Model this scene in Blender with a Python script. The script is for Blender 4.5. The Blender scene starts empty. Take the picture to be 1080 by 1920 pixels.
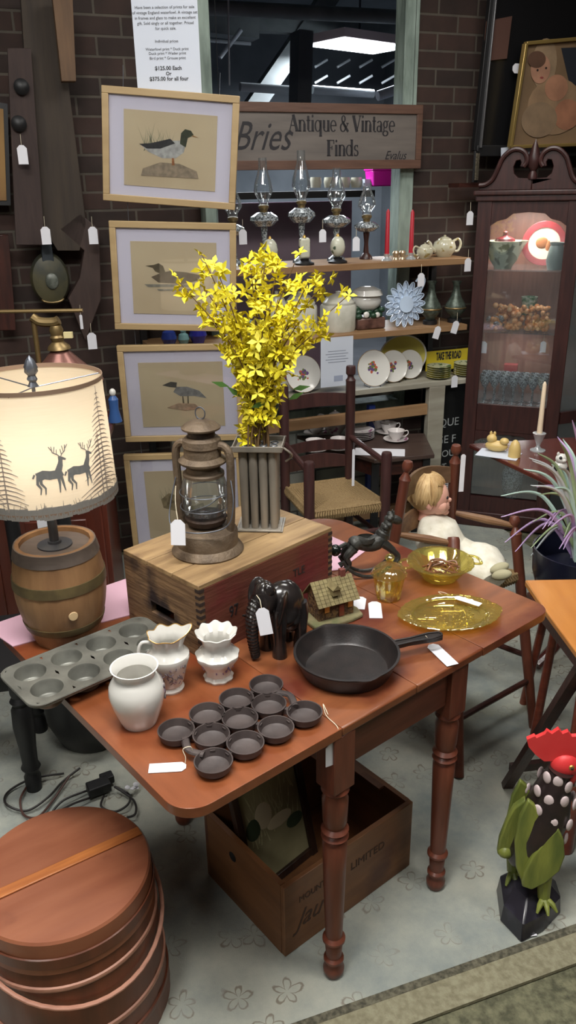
import bpy, math, random
from math import sin, cos, pi, radians, atan2, sqrt
from mathutils import Vector, Matrix, Euler
from mathutils.geometry import tessellate_polygon
random.seed(7)
scn = bpy.context.scene
COL = scn.collection
# ------------------------------------------------------------------ camera
PITCH, FPX, CAMH, ROLL = radians(22.2), 1500.0, 1.74, radians(0.95)
FWD = Vector((0, cos(PITCH), -sin(PITCH)))
_r0 = Vector((1, 0, 0)); _u0 = _r0.cross(FWD)
RGT = _r0 * cos(ROLL) - _u0 * sin(ROLL)
UPV = _u0 * cos(ROLL) + _r0 * sin(ROLL)
EYE = Vector((0, 0, CAMH))
cam_d = bpy.data.cameras.new('camera')
cam = bpy.data.objects.new('camera', cam_d); COL.objects.link(cam)
m = Matrix((RGT, UPV, -FWD)).transposed().to_4x4(); m.translation = EYE
cam.matrix_world = m
cam_d.sensor_fit = 'VERTICAL'; cam_d.sensor_height = 36; cam_d.lens = FPX / 1920 * 36
cam_d.clip_start = 0.02
scn.camera = cam
vs = scn.view_settings
vs.view_transform = 'Standard'; vs.look = 'None'; vs.gamma = 1; vs.exposure = 0.0; vs.use_curve_mapping = False
w = bpy.data.worlds.new('world'); scn.world = w; w.use_nodes = True
w.node_tree.nodes['Background'].inputs[0].default_value = (.6, .7, .8, 1)
w.node_tree.nodes['Background'].inputs[1].default_value = .15

def area(name, loc, sx, sy, power, col=(1, .985, .95), rot=(0, 0, 0)):
    d = bpy.data.lights.new(name, 'AREA'); d.shape = 'RECTANGLE'; d.size = sx; d.size_y = sy
    d.energy = power; d.color = col
    o = bpy.data.objects.new(name, d); o.location = loc; o.rotation_euler = rot; COL.objects.link(o); return o
LIGHTS = [((-.22, .85, 3.08), 1.2, .45, 70), ((-1.1, 2.1, 3.08), 1.0, .3, 15), ((1.7, .7, 3.08), 1.2, .6, 18), ((-1.5, -.9, 3.08), 1.2, .6, 24), ((.7, 2.9, 3.08), 1.2, .4, 21)]
for i, (l, sx, sy, p) in enumerate(LIGHTS): area('main_or_fill_area_light', l, sx, sy, p)  # first is the main light over the table, the rest are added fill

# ------------------------------------------------------------------ locating helpers (camera ray meets a real plane)
def ray(x, y): return (FWD * FPX + RGT * (x - 540) + UPV * (960 - y)).normalized()
def atz(x, y, z=0.0):
    d = ray(x, y); return EYE + d * ((z - CAMH) / d.z)
def aty(x, y, Y):
    d = ray(x, y); return EYE + d * (Y / d.y)
def proj(p):
    v = Vector(p) - EYE; c = v.dot(FWD); return (540 + FPX * v.dot(RGT) / c, 960 - FPX * v.dot(UPV) / c)
def mpp(p): return (Vector(p) - EYE).dot(FWD) / FPX
def zat(p, py):
    lo, hi = -.5, 3.5
    for _ in range(40):
        m_ = (lo + hi) / 2
        if proj((p[0], p[1], m_))[1] > py: lo = m_
        else: hi = m_
    return lo
TH = radians(20.5); WU = Vector((cos(TH), sin(TH), 0)); WN = Vector((sin(TH), -cos(TH), 0)); W0 = Vector((.95, 4.45, 0))
def wp(s, d, z=0.0): return W0 + WU * s + WN * d + Vector((0, 0, z))
def onw(x, y, d=0.0):
    r = ray(x, y); t = ((W0 - EYE).dot(WN) + d) / r.dot(WN); p = EYE + r * t
    return (p - W0).dot(WU), p.z
def wloc(x, y, d):          # point on the plane d in front of the back wall
    s, z = onw(x, y, d); return wp(s, d, z)

# ------------------------------------------------------------------ materials
def L(c):
    def f(v):
        v /= 255.0
        return v / 12.92 if v <= .04045 else ((v + .055) / 1.055) ** 2.4
    return (f(c[0]), f(c[1]), f(c[2]), 1)
def newmat(name):
    m_ = bpy.data.materials.new(name); m_.use_nodes = True
    return m_, m_.node_tree, m_.node_tree.nodes['Principled BSDF']
def mat(name, c, rough=.5, metal=0, c2=None, ns=20, stretch=(1, 1, 1), bump=0, bs=None, lo=.35, hi=.65, coat=0, spec=.5, det=4):
    m_, t, b = newmat(name)
    b.inputs['Base Color'].default_value = L(c); b.inputs['Roughness'].default_value = rough
    b.inputs['Metallic'].default_value = metal; b.inputs['Specular IOR Level'].default_value = spec
    b.inputs['Coat Weight'].default_value = coat; b.inputs['Coat Roughness'].default_value = .15
    if c2 or bump:
        tc = t.nodes.new('ShaderNodeTexCoord'); mp = t.nodes.new('ShaderNodeMapping'); mp.inputs['Scale'].default_value = stretch
        t.links.new(tc.outputs['Object'], mp.inputs[0])
    if c2:
        n = t.nodes.new('ShaderNodeTexNoise'); n.inputs['Scale'].default_value = ns; n.inputs['Detail'].default_value = det
        t.links.new(mp.outputs[0], n.inputs['Vector'])
        r = t.nodes.new('ShaderNodeValToRGB'); r.color_ramp.elements[0].position = lo; r.color_ramp.elements[1].position = hi
        r.color_ramp.elements[0].color = L(c); r.color_ramp.elements[1].color = L(c2)
        t.links.new(n.outputs['Fac'], r.inputs[0]); t.links.new(r.outputs[0], b.inputs['Base Color'])
    if bump:
        n2 = t.nodes.new('ShaderNodeTexNoise'); n2.inputs['Scale'].default_value = bs or ns; n2.inputs['Detail'].default_value = 5
        t.links.new(mp.outputs[0], n2.inputs['Vector'])
        bp = t.nodes.new('ShaderNodeBump'); bp.inputs['Strength'].default_value = bump; bp.inputs['Distance'].default_value = .01
        t.links.new(n2.outputs['Fac'], bp.inputs['Height']); t.links.new(bp.outputs[0], b.inputs['Normal'])
    return m_
def wood(name, c, c2, axis='x', ns=14, k=9, rough=.4, coat=0, bump=.08, lo=.3, hi=.7, stain=None):
    st = {'x': (1, k, k), 'y': (k, 1, k), 'z': (k, k, 1)}[axis]
    m_ = mat(name, c, rough, 0, c2, ns / 2.2, st, bump, ns, lo, hi, coat, .5, 6)
    if stain:
        t = m_.node_tree; b = t.nodes['Principled BSDF']; src = b.inputs['Base Color'].links[0].from_socket
        tc = t.nodes.new('ShaderNodeTexCoord')
        n = t.nodes.new('ShaderNodeTexNoise'); n.inputs['Scale'].default_value = stain[1]; n.inputs['Detail'].default_value = 5
        t.links.new(tc.outputs['Object'], n.inputs['Vector'])
        r = t.nodes.new('ShaderNodeValToRGB'); r.color_ramp.elements[0].position = stain[2]; r.color_ramp.elements[1].position = stain[2] + .15
        mx = t.nodes.new('ShaderNodeMix'); mx.data_type = 'RGBA'; mx.inputs['B'].default_value = L(stain[0])
        t.links.new(n.outputs['Fac'], r.inputs[0]); t.links.new(r.outputs[0], mx.inputs['Factor']); t.links.new(src, mx.inputs['A'])
        t.links.new(mx.outputs['Result'], b.inputs['Base Color'])
    return m_
def glass(name, c=(255, 255, 255), tint=.1, rough=.03, gl=1.0, base=.06):
    m_, t, b = newmat(name); out = t.nodes['Material Output']; t.nodes.remove(b)
    tr = t.nodes.new('ShaderNodeBsdfTransparent'); tr.inputs[0].default_value = L(c)
    g = t.nodes.new('ShaderNodeBsdfGlossy'); g.inputs['Roughness'].default_value = rough
    g.inputs[0].default_value = (1, 1, 1, 1)
    fr = t.nodes.new('ShaderNodeLayerWeight'); fr.inputs[0].default_value = .35
    ma = t.nodes.new('ShaderNodeMath'); ma.operation = 'MULTIPLY_ADD'; ma.inputs[1].default_value = .75 * gl; ma.inputs[2].default_value = base; ma.use_clamp = True
    t.links.new(fr.outputs['Fresnel'], ma.inputs[0])
    mx = t.nodes.new('ShaderNodeMixShader'); t.links.new(ma.outputs[0], mx.inputs[0]); t.links.new(tr.outputs[0], mx.inputs[1]); t.links.new(g.outputs[0], mx.inputs[2])
    if tint:
        d = t.nodes.new('ShaderNodeBsdfDiffuse'); d.inputs[0].default_value = L(c)
        m2 = t.nodes.new('ShaderNodeMixShader'); m2.inputs[0].default_value = tint
        t.links.new(mx.outputs[0], m2.inputs[1]); t.links.new(d.outputs[0], m2.inputs[2]); mx = m2
    t.links.new(mx.outputs[0], out.inputs[0]); return m_
def emis(name, c, s):
    m_, t, b = newmat(name); b.inputs['Base Color'].default_value = L(c)
    b.inputs['Emission Color'].default_value = L(c); b.inputs['Emission Strength'].default_value = s; return m_

# ------------------------------------------------------------------ mesh builder
class MB:
    def __init__(s): s.v = []; s.f = []; s.mi = []; s.m = 0; s.M = None
    def add(s, vs_, fs_):
        o = len(s.v)
        for p in vs_:
            p = Vector(p)
            if s.M is not None: p = s.M @ p
            s.v.append(p)
        for f in fs_: s.f.append([i + o for i in f]); s.mi.append(s.m)
        return s
    def box(s, c, d, R=None, taper=1.0):
        x, y, z = d[0] / 2, d[1] / 2, d[2] / 2; c = Vector(c)
        q = []
        for dz in (-1, 1):
            k = 1 if dz < 0 else taper
            for a, b in ((-1, -1), (1, -1), (1, 1), (-1, 1)):
                p = Vector((a * x * k, b * y * k, dz * z))
                if R is not None: p = R @ p
                q.append(c + p)
        return s.add(q, [(3, 2, 1, 0), (4, 5, 6, 7), (0, 1, 5, 4), (1, 2, 6, 5), (2, 3, 7, 6), (3, 0, 4, 7)])
    def bar(s, p0, p1, w_, h_, up=(0, 0, 1)):
        p0, p1 = Vector(p0), Vector(p1); d = p1 - p0; z = d.normalized(); x = Vector(up).cross(z)
        if x.length < 1e-4: x = Vector((1, 0, 0))
        x.normalize(); y = z.cross(x)
        return s.box((p0 + p1) / 2, (w_, h_, d.length), Matrix((x, y, z)).transposed())
    def lathe(s, prof, c=(0, 0, 0), seg=28, sx=1, sy=1, axis=None, rf=None):
        R = Matrix.Identity(3)
        if axis is not None: R = Vector((0, 0, 1)).rotation_difference(Vector(axis)).to_matrix()
        c = Vector(c); vs_ = []; fs_ = []; rows = []
        for r, z in prof:
            if r < 1e-6:
                rows.append([len(vs_)]); vs_.append(c + R @ Vector((0, 0, z)))
            else:
                row = []
                for i in range(seg):
                    a = 2 * pi * i / seg; k = rf(a, z, r) if rf else 1.0
                    dz = 0
                    if isinstance(k, tuple): k, dz = k
                    row.append(len(vs_)); vs_.append(c + R @ Vector((r * k * sx * cos(a), r * k * sy * sin(a), z + dz)))
                rows.append(row)
        for a, b in zip(rows, rows[1:]):
            for i in range(seg):
                j = (i + 1) % seg
                if len(a) == 1 and len(b) == 1: continue
                if len(a) == 1: fs_.append((a[0], b[j], b[i]))
                elif len(b) == 1: fs_.append((a[i], a[j], b[0]))
                else: fs_.append((a[i], a[j], b[j], b[i]))
        return s.add(vs_, fs_)
    def cyl(s, p0, p1, r0, r1=None, seg=16):
        p0, p1 = Vector(p0), Vector(p1); r1 = r0 if r1 is None else r1; d = p1 - p0
        return s.lathe([(0, 0), (r0, 0), (r1, d.length), (0, d.length)], p0, seg, axis=d)
    def tube(s, pts, r, seg=8, closed=False, flat=1.0):
        pts = [Vector(p) for p in pts]; n = len(pts); rr = r if isinstance(r, (list, tuple)) else [r] * n
        vs_ = []; fs_ = []; prev = None
        for i, p in enumerate(pts):
            if closed: d = pts[(i + 1) % n] - pts[i - 1]
            else: d = pts[min(i + 1, n - 1)] - pts[max(i - 1, 0)]
            if d.length < 1e-9: d = Vector((0, 0, 1))
            d.normalize()
            if prev is None:
                x = d.cross(Vector((0, 0, 1)))
                if x.length < .1: x = d.cross(Vector((0, 1, 0)))
            else: x = prev - d * prev.dot(d)
            x.normalize(); prev = x; y = d.cross(x)
            for k in range(seg):
                a = 2 * pi * k / seg; vs_.append(p + (x * cos(a) + y * sin(a) * flat) * rr[i])
        m_ = n if closed else n - 1
        for i in range(m_):
            for k in range(seg):
                a = i * seg + k; b = i * seg + (k + 1) % seg; j = ((i + 1) % n) * seg
                fs_.append((a, b, j + (k + 1) % seg, j + k))
        if not closed:
            fs_.append(tuple(range(seg))[::-1]); fs_.append(tuple((n - 1) * seg + k for k in range(seg)))
        return s.add(vs_, fs_)
    def ell(s, c, r, seg=20, rings=12, R=None):
        if not isinstance(r, (list, tuple)): r = (r, r, r)
        vs_ = []; fs_ = []; c = Vector(c)
        def q(a, b):
            p = Vector((r[0] * cos(a) * sin(b), r[1] * sin(a) * sin(b), -r[2] * cos(b)))
            return c + (R @ p if R is not None else p)
        vs_.append(q(0, 0))
        for j in range(1, rings):
            for i in range(seg): vs_.append(q(2 * pi * i / seg, pi * j / rings))
        vs_.append(q(0, pi)); e = len(vs_) - 1
        for i in range(seg):
            k = (i + 1) % seg; fs_.append((0, 1 + k, 1 + i))
            for j in range(rings - 2):
                a = 1 + j * seg; fs_.append((a + i, a + k, a + seg + k, a + seg + i))
            a = 1 + (rings - 2) * seg; fs_.append((a + i, a + k, e))
        return s.add(vs_, fs_)
    def prism(s, pts, z0, z1, M=None):
        n = len(pts); M = M or (lambda p: p)
        A = sum(pts[i][0] * pts[(i + 1) % n][1] - pts[(i + 1) % n][0] * pts[i][1] for i in range(n))
        if A < 0: pts = pts[::-1]
        tri = tessellate_polygon([[Vector((p[0], p[1], 0)) for p in pts]])
        vs_ = [M(Vector((p[0], p[1], z0))) for p in pts] + [M(Vector((p[0], p[1], z1))) for p in pts]
        fs_ = []
        for a, b, c in tri:
            cr = (pts[b][0] - pts[a][0]) * (pts[c][1] - pts[a][1]) - (pts[b][1] - pts[a][1]) * (pts[c][0] - pts[a][0])
            if cr < 0: a, b, c = a, c, b
            fs_.append((c, b, a)); fs_.append((a + n, b + n, c + n))
        for i in range(n):
            j = (i + 1) % n; fs_.append((i, j, j + n, i + n))
        return s.add(vs_, fs_)
    def grid(s, fn, nu, nv):
        vs_ = [fn(i / nu, j / nv) for j in range(nv + 1) for i in range(nu + 1)]
        fs_ = [(j * (nu + 1) + i, j * (nu + 1) + i + 1, (j + 1) * (nu + 1) + i + 1, (j + 1) * (nu + 1) + i) for j in range(nv) for i in range(nu)]
        return s.add(vs_, fs_)
    def build(s, name, mats, parent=None, bev=0, sub=0, sharp=35, loc=None, rz=None, solid=0, bseg=2):
        me = bpy.data.meshes.new(name); me.from_pydata([tuple(v) for v in s.v], [], s.f)
        for m_ in (mats if isinstance(mats, (list, tuple)) else [mats]): me.materials.append(m_)
        for p, k in zip(me.polygons, s.mi): p.material_index = k; p.use_smooth = True
        me.update(); me.set_sharp_from_angle(angle=radians(sharp))
        o = bpy.data.objects.new(name, me); COL.objects.link(o)
        if parent: o.parent = parent
        if loc is not None: o.location = loc
        if rz is not None: o.rotation_euler = (0, 0, rz)
        if solid:
            q = o.modifiers.new('t', 'SOLIDIFY'); q.thickness = solid; q.offset = 0
        if bev:
            q = o.modifiers.new('b', 'BEVEL'); q.width = bev; q.segments = bseg; q.limit_method = 'ANGLE'; q.angle_limit = radians(40)
        if sub:
            q = o.modifiers.new('s', 'SUBSURF'); q.levels = sub; q.render_levels = sub
        return o
def tag(o, label, cat, group=None, kind=None):
    if label: o['label'] = label
    if cat: o['category'] = cat
    if group: o['group'] = group
    if kind: o['kind'] = kind
    return o
def thing(name, label, cat, loc=(0, 0, 0), rz=0, group=None):
    o = bpy.data.objects.new(name, None); o.empty_display_size = .05; COL.objects.link(o)
    o.location = loc; o.rotation_euler = (0, 0, rz); return tag(o, label, cat, group)
def struct(o): o['kind'] = 'structure'; return o
def stuff(o): o['kind'] = 'stuff'; return o
def dup(root, loc, rz=None, label=None, group=None, sc=None):
    r = root.copy(); COL.objects.link(r); r.location = loc
    if rz is not None: r.rotation_euler = (0, 0, rz)
    if label: r['label'] = label
    if group: r['group'] = group
    if sc: r.scale = (sc, sc, sc)
    for ch in list(root.children):
        c = ch.copy(); COL.objects.link(c); c.parent = r
        for g in ch.children:
            d = g.copy(); COL.objects.link(d); d.parent = c
    return r
def text(s_, size, m_, parent, loc, rot=(pi / 2, 0, 0), name='lettering', ext=.0006, align='LEFT', shear=0, off=0, sx=1.0, sp=1.0):
    cu = bpy.data.curves.new('t', 'FONT'); cu.body = s_; cu.size = size; cu.extrude = ext; cu.align_x = align; cu.shear = shear; cu.offset = off
    cu.space_character = sp; cu.space_line = 1.0; cu.resolution_u = 3
    to = bpy.data.objects.new('t', cu); COL.objects.link(to)
    dg = bpy.context.evaluated_depsgraph_get(); me = bpy.data.meshes.new_from_object(to.evaluated_get(dg))
    COL.objects.unlink(to); bpy.data.objects.remove(to); bpy.data.curves.remove(cu)
    me.materials.clear(); me.materials.append(m_)
    o = bpy.data.objects.new(name, me); COL.objects.link(o); o.parent = parent; o.location = loc; o.rotation_euler = rot; o.scale = (sx, 1, 1)
    return o
def rect(w_, h_, r=0, seg=6, cx=0, cy=0, rs=None):
    out = []
    if not r and not rs: return [(cx - w_ / 2, cy - h_ / 2), (cx + w_ / 2, cy - h_ / 2), (cx + w_ / 2, cy + h_ / 2), (cx - w_ / 2, cy + h_ / 2)]
    rs = rs or (r, r, r, r)
    for k, (sx_, sy_, a0) in enumerate(((-1, -1, pi), (1, -1, 1.5 * pi), (1, 1, 0), (-1, 1, .5 * pi))):
        q = rs[k]
        if q <= 0: out.append((cx + sx_ * w_ / 2, cy + sy_ * h_ / 2)); continue
        for i in range(seg + 1):
            a = a0 + i * pi / 2 / seg
            out.append((cx + sx_ * (w_ / 2 - q) + q * cos(a), cy + sy_ * (h_ / 2 - q) + q * sin(a)))
    return out
def spl(pts, n=6):        # smooth Catmull-Rom through points
    pts = [Vector(p) for p in pts]; out = []
    for i in range(len(pts) - 1):
        p0 = pts[max(i - 1, 0)]; p1 = pts[i]; p2 = pts[i + 1]; p3 = pts[min(i + 2, len(pts) - 1)]
        for k in range(n):
            t = k / n
            out.append(.5 * ((2 * p1) + (p2 - p0) * t + (2 * p0 - 5 * p1 + 4 * p2 - p3) * t * t + (3 * p1 - p0 - 3 * p2 + p3) * t ** 3))
    out.append(pts[-1]); return out

# ------------------------------------------------------------------ shared materials
M = {}
M['white'] = mat('tag paper', (222, 222, 228), .7)
M['paper'] = mat('notice paper', (196, 202, 214), .8)
M['ink'] = mat('ink', (35, 33, 35), .6)
M['string'] = mat('cotton string', (215, 205, 180), .9)
M['dkwood'] = wood('dark walnut', (40, 22, 20), (66, 34, 28), 'z', rough=.35)
M['dkwoodx'] = wood('dark walnut along x', (44, 24, 21), (70, 36, 29), 'x', rough=.35)
M['mahog'] = wood('cabinet mahogany', (44, 24, 24), (66, 36, 33), 'z', rough=.42)
M['red'] = wood('red cherry', (104, 46, 32), (128, 62, 42), 'x', rough=.3, coat=.3)
M['pine'] = wood('aged pine', (128, 104, 74), (150, 124, 92), 'x', rough=.6)
M['black'] = mat('black paint', (22, 22, 24), .5)
M['iron'] = mat('cast iron', (34, 31, 31), .38, .25, (44, 38, 37), 30, bump=.05, bs=200)
M['china'] = mat('white glazed china', (214, 212, 206), .12, coat=.5)
M['china2'] = mat('cream china', (190, 186, 168), .2, coat=.4)
M['gold'] = mat('gold trim', (190, 150, 80), .35, .6)
M['brass'] = mat('aged brass', (128, 108, 72), .4, .7)
M['clear'] = glass('clear glass', (240, 244, 246), .03, base=.05)
M['cutglass'] = glass('cut glass', (225, 230, 232), .30, base=.32, rough=.12)
M['crystal'] = mat('painted sparkle crystal', (196, 204, 208), .12, .35, (84, 90, 94), 130, lo=.42, hi=.58, coat=1)  # light and dark flecks put cut-glass glints into the colour
M['amber'] = glass('amber glass', (245, 237, 170), .045, base=.06, gl=.8)
M['steel'] = mat('dark steel', (96, 100, 108), .35, .6)
M['yellow'] = mat('yellow', (226, 200, 40), .6)
# ================================================================== SETTING
def brick(name, c1, c2, mort, scale=1.0):
    m_, t, b = newmat(name)
    tc = t.nodes.new('ShaderNodeTexCoord'); sx = t.nodes.new('ShaderNodeSeparateXYZ'); cb = t.nodes.new('ShaderNodeCombineXYZ')
    t.links.new(tc.outputs['Object'], sx.inputs[0]); t.links.new(sx.outputs['X'], cb.inputs['X']); t.links.new(sx.outputs['Z'], cb.inputs['Y'])
    n = t.nodes.new('ShaderNodeTexNoise'); n.inputs['Scale'].default_value = 9; n.inputs['Detail'].default_value = 6
    t.links.new(tc.outputs['Object'], n.inputs['Vector'])
    br = t.nodes.new('ShaderNodeTexBrick'); br.inputs['Scale'].default_value = 1; br.inputs['Brick Width'].default_value = .215; br.inputs['Row Height'].default_value = .075
    br.inputs['Mortar Size'].default_value = .006; br.inputs['Mortar Smooth'].default_value = .3; br.inputs['Bias'].default_value = -.2
    br.inputs['Color1'].default_value = L(c1); br.inputs['Color2'].default_value = L(c2); br.inputs['Mortar'].default_value = L(mort)
    t.links.new(cb.outputs[0], br.inputs['Vector'])
    mx = t.nodes.new('ShaderNodeMix'); mx.data_type = 'RGBA'; mx.blend_type = 'MULTIPLY'; mx.inputs['Factor'].default_value = .8
    r = t.nodes.new('ShaderNodeValToRGB'); r.color_ramp.elements[0].position = .3; r.color_ramp.elements[1].position = .7
    r.color_ramp.elements[0].color = (.45, .45, .45, 1); r.color_ramp.elements[1].color = (1.1, 1.05, 1.0, 1)
    t.links.new(n.outputs['Fac'], r.inputs[0]); t.links.new(br.outputs['Color'], mx.inputs['A']); t.links.new(r.outputs[0], mx.inputs['B'])
    t.links.new(mx.outputs['Result'], b.inputs['Base Color']); b.inputs['Roughness'].default_value = .85
    bp = t.nodes.new('ShaderNodeBump'); bp.inputs['Strength'].default_value = .5; bp.inputs['Distance'].default_value = .01; bp.invert = True
    t.links.new(br.outputs['Fac'], bp.inputs['Height']); t.links.new(bp.outputs[0], b.inputs['Normal'])
    return m_
MBK = brick('brown brick', (62, 44, 38), (40, 31, 28), (84, 78, 70))
MBW = brick('painted brick', (176, 178, 170), (150, 155, 150), (110, 112, 108))
# carpet with pale ground and scattered scribbled florals
def carpet():
    m_, t, b = newmat('carpet'); b.inputs['Roughness'].default_value = .95; b.inputs['Specular IOR Level'].default_value = .1
    tc = t.nodes.new('ShaderNodeTexCoord')
    n1 = t.nodes.new('ShaderNodeTexNoise'); n1.inputs['Scale'].default_value = 3.0; n1.inputs['Detail'].default_value = 8; n1.inputs['Roughness'].default_value = .65
    t.links.new(tc.outputs['Object'], n1.inputs['Vector'])
    r1 = t.nodes.new('ShaderNodeValToRGB'); e = r1.color_ramp.elements; e[0].position = .35; e[1].position = .68
    e[0].color = L((132, 140, 138)); e[1].color = L((184, 184, 170)); t.links.new(n1.outputs['Fac'], r1.inputs[0])
    # small five petalled flower outlines, one in each voronoi cell, broken up by noise
    n2 = t.nodes.new('ShaderNodeTexNoise'); n2.inputs['Scale'].default_value = 22; n2.inputs['Detail'].default_value = 3
    t.links.new(tc.outputs['Object'], n2.inputs['Vector'])
    def MA(op, x, y=None, z=None):
        q = t.nodes.new('ShaderNodeMath'); q.operation = op
        for k, v in enumerate((x, y, z)):
            if v is None: continue
            if hasattr(v, 'links') or hasattr(v, 'is_linked'): t.links.new(v, q.inputs[k])
            else: q.inputs[k].default_value = v
        return q.outputs[0]
    flat = t.nodes.new('ShaderNodeVectorMath'); flat.operation = 'MULTIPLY'; flat.inputs[1].default_value = (1, 1, 0); t.links.new(tc.outputs['Object'], flat.inputs[0])
    vp = t.nodes.new('ShaderNodeTexVoronoi'); vp.voronoi_dimensions = '2D'; vp.inputs['Scale'].default_value = 7.5; vp.inputs['Randomness'].default_value = .75
    t.links.new(flat.outputs[0], vp.inputs['Vector'])
    su = t.nodes.new('ShaderNodeVectorMath'); su.operation = 'SUBTRACT'; t.links.new(flat.outputs[0], su.inputs[0]); t.links.new(vp.outputs['Position'], su.inputs[1])
    sp = t.nodes.new('ShaderNodeSeparateXYZ'); t.links.new(su.outputs[0], sp.inputs[0]); ln = t.nodes.new('ShaderNodeVectorMath'); ln.operation = 'LENGTH'; t.links.new(su.outputs[0], ln.inputs[0])
    an = MA('ARCTAN2', sp.outputs['Y'], sp.outputs['X']); pe = MA('ABSOLUTE', MA('COSINE', MA('MULTIPLY', an, 2.5))); pe = MA('MULTIPLY_ADD', pe, .024, .010)
    pe = MA('ADD', pe, MA('MULTIPLY_ADD', n2.outputs['Fac'], .05, -.025))
    df = MA('ABSOLUTE', MA('SUBTRACT', ln.outputs['Value'], pe)); ring = MA('SUBTRACT', 1.0, MA('DIVIDE', df, .0050)); ring = MA('MAXIMUM', ring, 0.0)
    brk = MA('MULTIPLY_ADD', n1.outputs['Fac'], 8.0, -3.4); 
    q = t.nodes.new('ShaderNodeMath'); q.operation = 'MULTIPLY'; q.use_clamp = True; t.links.new(ring, q.inputs[0]); t.links.new(brk, q.inputs[1])
    m3 = t.nodes.new('ShaderNodeMath'); m3.operation = 'MULTIPLY'; m3.inputs[1].default_value = .62; m3.use_clamp = True; t.links.new(q.outputs[0], m3.inputs[0])
    mx = t.nodes.new('ShaderNodeMix'); mx.data_type = 'RGBA'; mx.inputs['B'].default_value = L((96, 78, 60))
    t.links.new(m3.outputs[0], mx.inputs['Factor']); t.links.new(r1.outputs[0], mx.inputs['A']); t.links.new(mx.outputs['Result'], b.inputs['Base Color'])
    n4 = t.nodes.new('ShaderNodeTexNoise'); n4.inputs['Scale'].default_value = 350; t.links.new(tc.outputs['Object'], n4.inputs['Vector'])
    bp = t.nodes.new('ShaderNodeBump'); bp.inputs['Strength'].default_value = .35; bp.inputs['Distance'].default_value = .004
    t.links.new(n4.outputs['Fac'], bp.inputs['Height']); t.links.new(bp.outputs[0], b.inputs['Normal'])
    return m_
MFL = mat('worn green floor carpet', (84, 84, 68), .95, c2=(124, 122, 98), ns=45, bump=.6, bs=160, spec=.1, det=8)
struct(MB().box((0, 2.5, -.03), (7.6, 9.5, .04)).build('floor', MFL)); bpy.data.objects['floor'].location.z = 0
rug = thing('area_rug', 'pale grey green area rug with scribbled floral pattern under the drop leaf table', 'rug')
pa, pb = atz(771, 1920, 0), atz(1080, 1806, 0); e_ = (pb - pa).normalized(); nn = Vector((-e_.y, e_.x, 0))
ang = atan2(e_.y, e_.x)
o = MB().box((-.2, 1.36, -.004), (3.9, 2.66, .008)).build('rug_field', carpet(), rug)
rug.location = (pa.x, pa.y, 0); rug.rotation_euler.z = ang; rug.location = pa
o.location = (0, .03, 0)
MBD = mat('rug border', (128, 122, 100), .95, c2=(150, 146, 122), ns=60, bump=.4, bs=200, spec=.1)
MBD2 = mat('rug border stripe', (74, 72, 62), .95, c2=(112, 108, 92), ns=90, bump=.4, bs=200, spec=.1)
MB().box((-.2, .035, -.002), (3.9, .072, .009)).build('border', MBD, rug)
MB().box((-.2, .080, -.0015), (3.9, .020, .010)).build('border_stripe', MBD2, rug)

# back wall with its interior window opening (local x along the wall, -y towards the camera)
SL, SR, ZB, ZT = -1.42, -.315, .60, 2.80
wb = MB()
T_ = .12
wb.box(((-4.2 + SL) / 2, T_ / 2, 1.6), (SL + 4.2, T_, 3.2)); wb.box(((1.9 + SR) / 2, T_ / 2, 1.6), (1.9 - SR, T_, 3.2))
wb.box(((SL + SR) / 2, T_ / 2, ZB / 2), (SR - SL, T_, ZB)); wb.box(((SL + SR) / 2, T_ / 2, (3.2 + ZT) / 2), (SR - SL, T_, 3.2 - ZT))
struct(wb.build('wall_back', MBK, loc=W0, rz=TH))
MGP = mat('peeling grey green paint', (150, 166, 156), .7, c2=(104, 118, 110), ns=8, stretch=(2, 2, .5), bump=.4, bs=30)
win = MB(); win.box((SR - .046, .03, (ZB + ZT) / 2), (.076, .10, ZT - ZB)); win.box((SL + .03, -.005, (ZB + ZT) / 2), (.06, .15, ZT - ZB))
win.box(((SL + SR) / 2, -.005, ZB + .03), (SR - SL - .16, .15, .06))
wino = struct(win.build('window_1', MGP, loc=W0, rz=TH, bev=.004))
MDW = mat('dim plaster', (70, 72, 76), .9, c2=(54, 56, 60), ns=2)
struct(MB().box((0, 0, 0), (.1, 10, 3.2)).build('wall_left', MBK, loc=(-3.0, 2.0, 1.6)))
struct(MB().box((0, 0, 0), (.1, 10, 3.2)).build('wall_right', MBK, loc=(2.75, 2.0, 1.6)))
struct(MB().box((0, 0, 0), (7, .1, 3.2)).build('wall_front', MDW, loc=(0, -2.0, 1.6)))
MCE = mat('painted ceiling', (120, 120, 116), .9)
struct(MB().box((0, 2.0, 3.25), (7, 9.5, .1)).build('ceiling', MCE)); 
# main ceiling light over the table; the other panels are added fill
proto = None
MLP = emis('light panel', (255, 250, 240), 6)
for i, (l, sx, sy, p) in enumerate(LIGHTS):
    t = thing('main_or_fill_panel', ['rectangular ceiling light panel above the drop leaf table', 'narrow added fill light panel above the barrel lamp', 'rectangular added fill light panel above the right aisle', 'rectangular added fill light panel behind the viewer on the left', 'rectangular added fill light panel near the curio cabinet'][i], 'ceiling light', (l[0], l[1], 3.2), 0, 'ceiling light panels')
    MB().box((0, 0, -.04), (sx + .06, sy + .06, .08)).build('frame', M['steel'], t)
    MB().box((0, 0, -.085), (sx, sy, .01)).build('diffuser', MLP, t)
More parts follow.
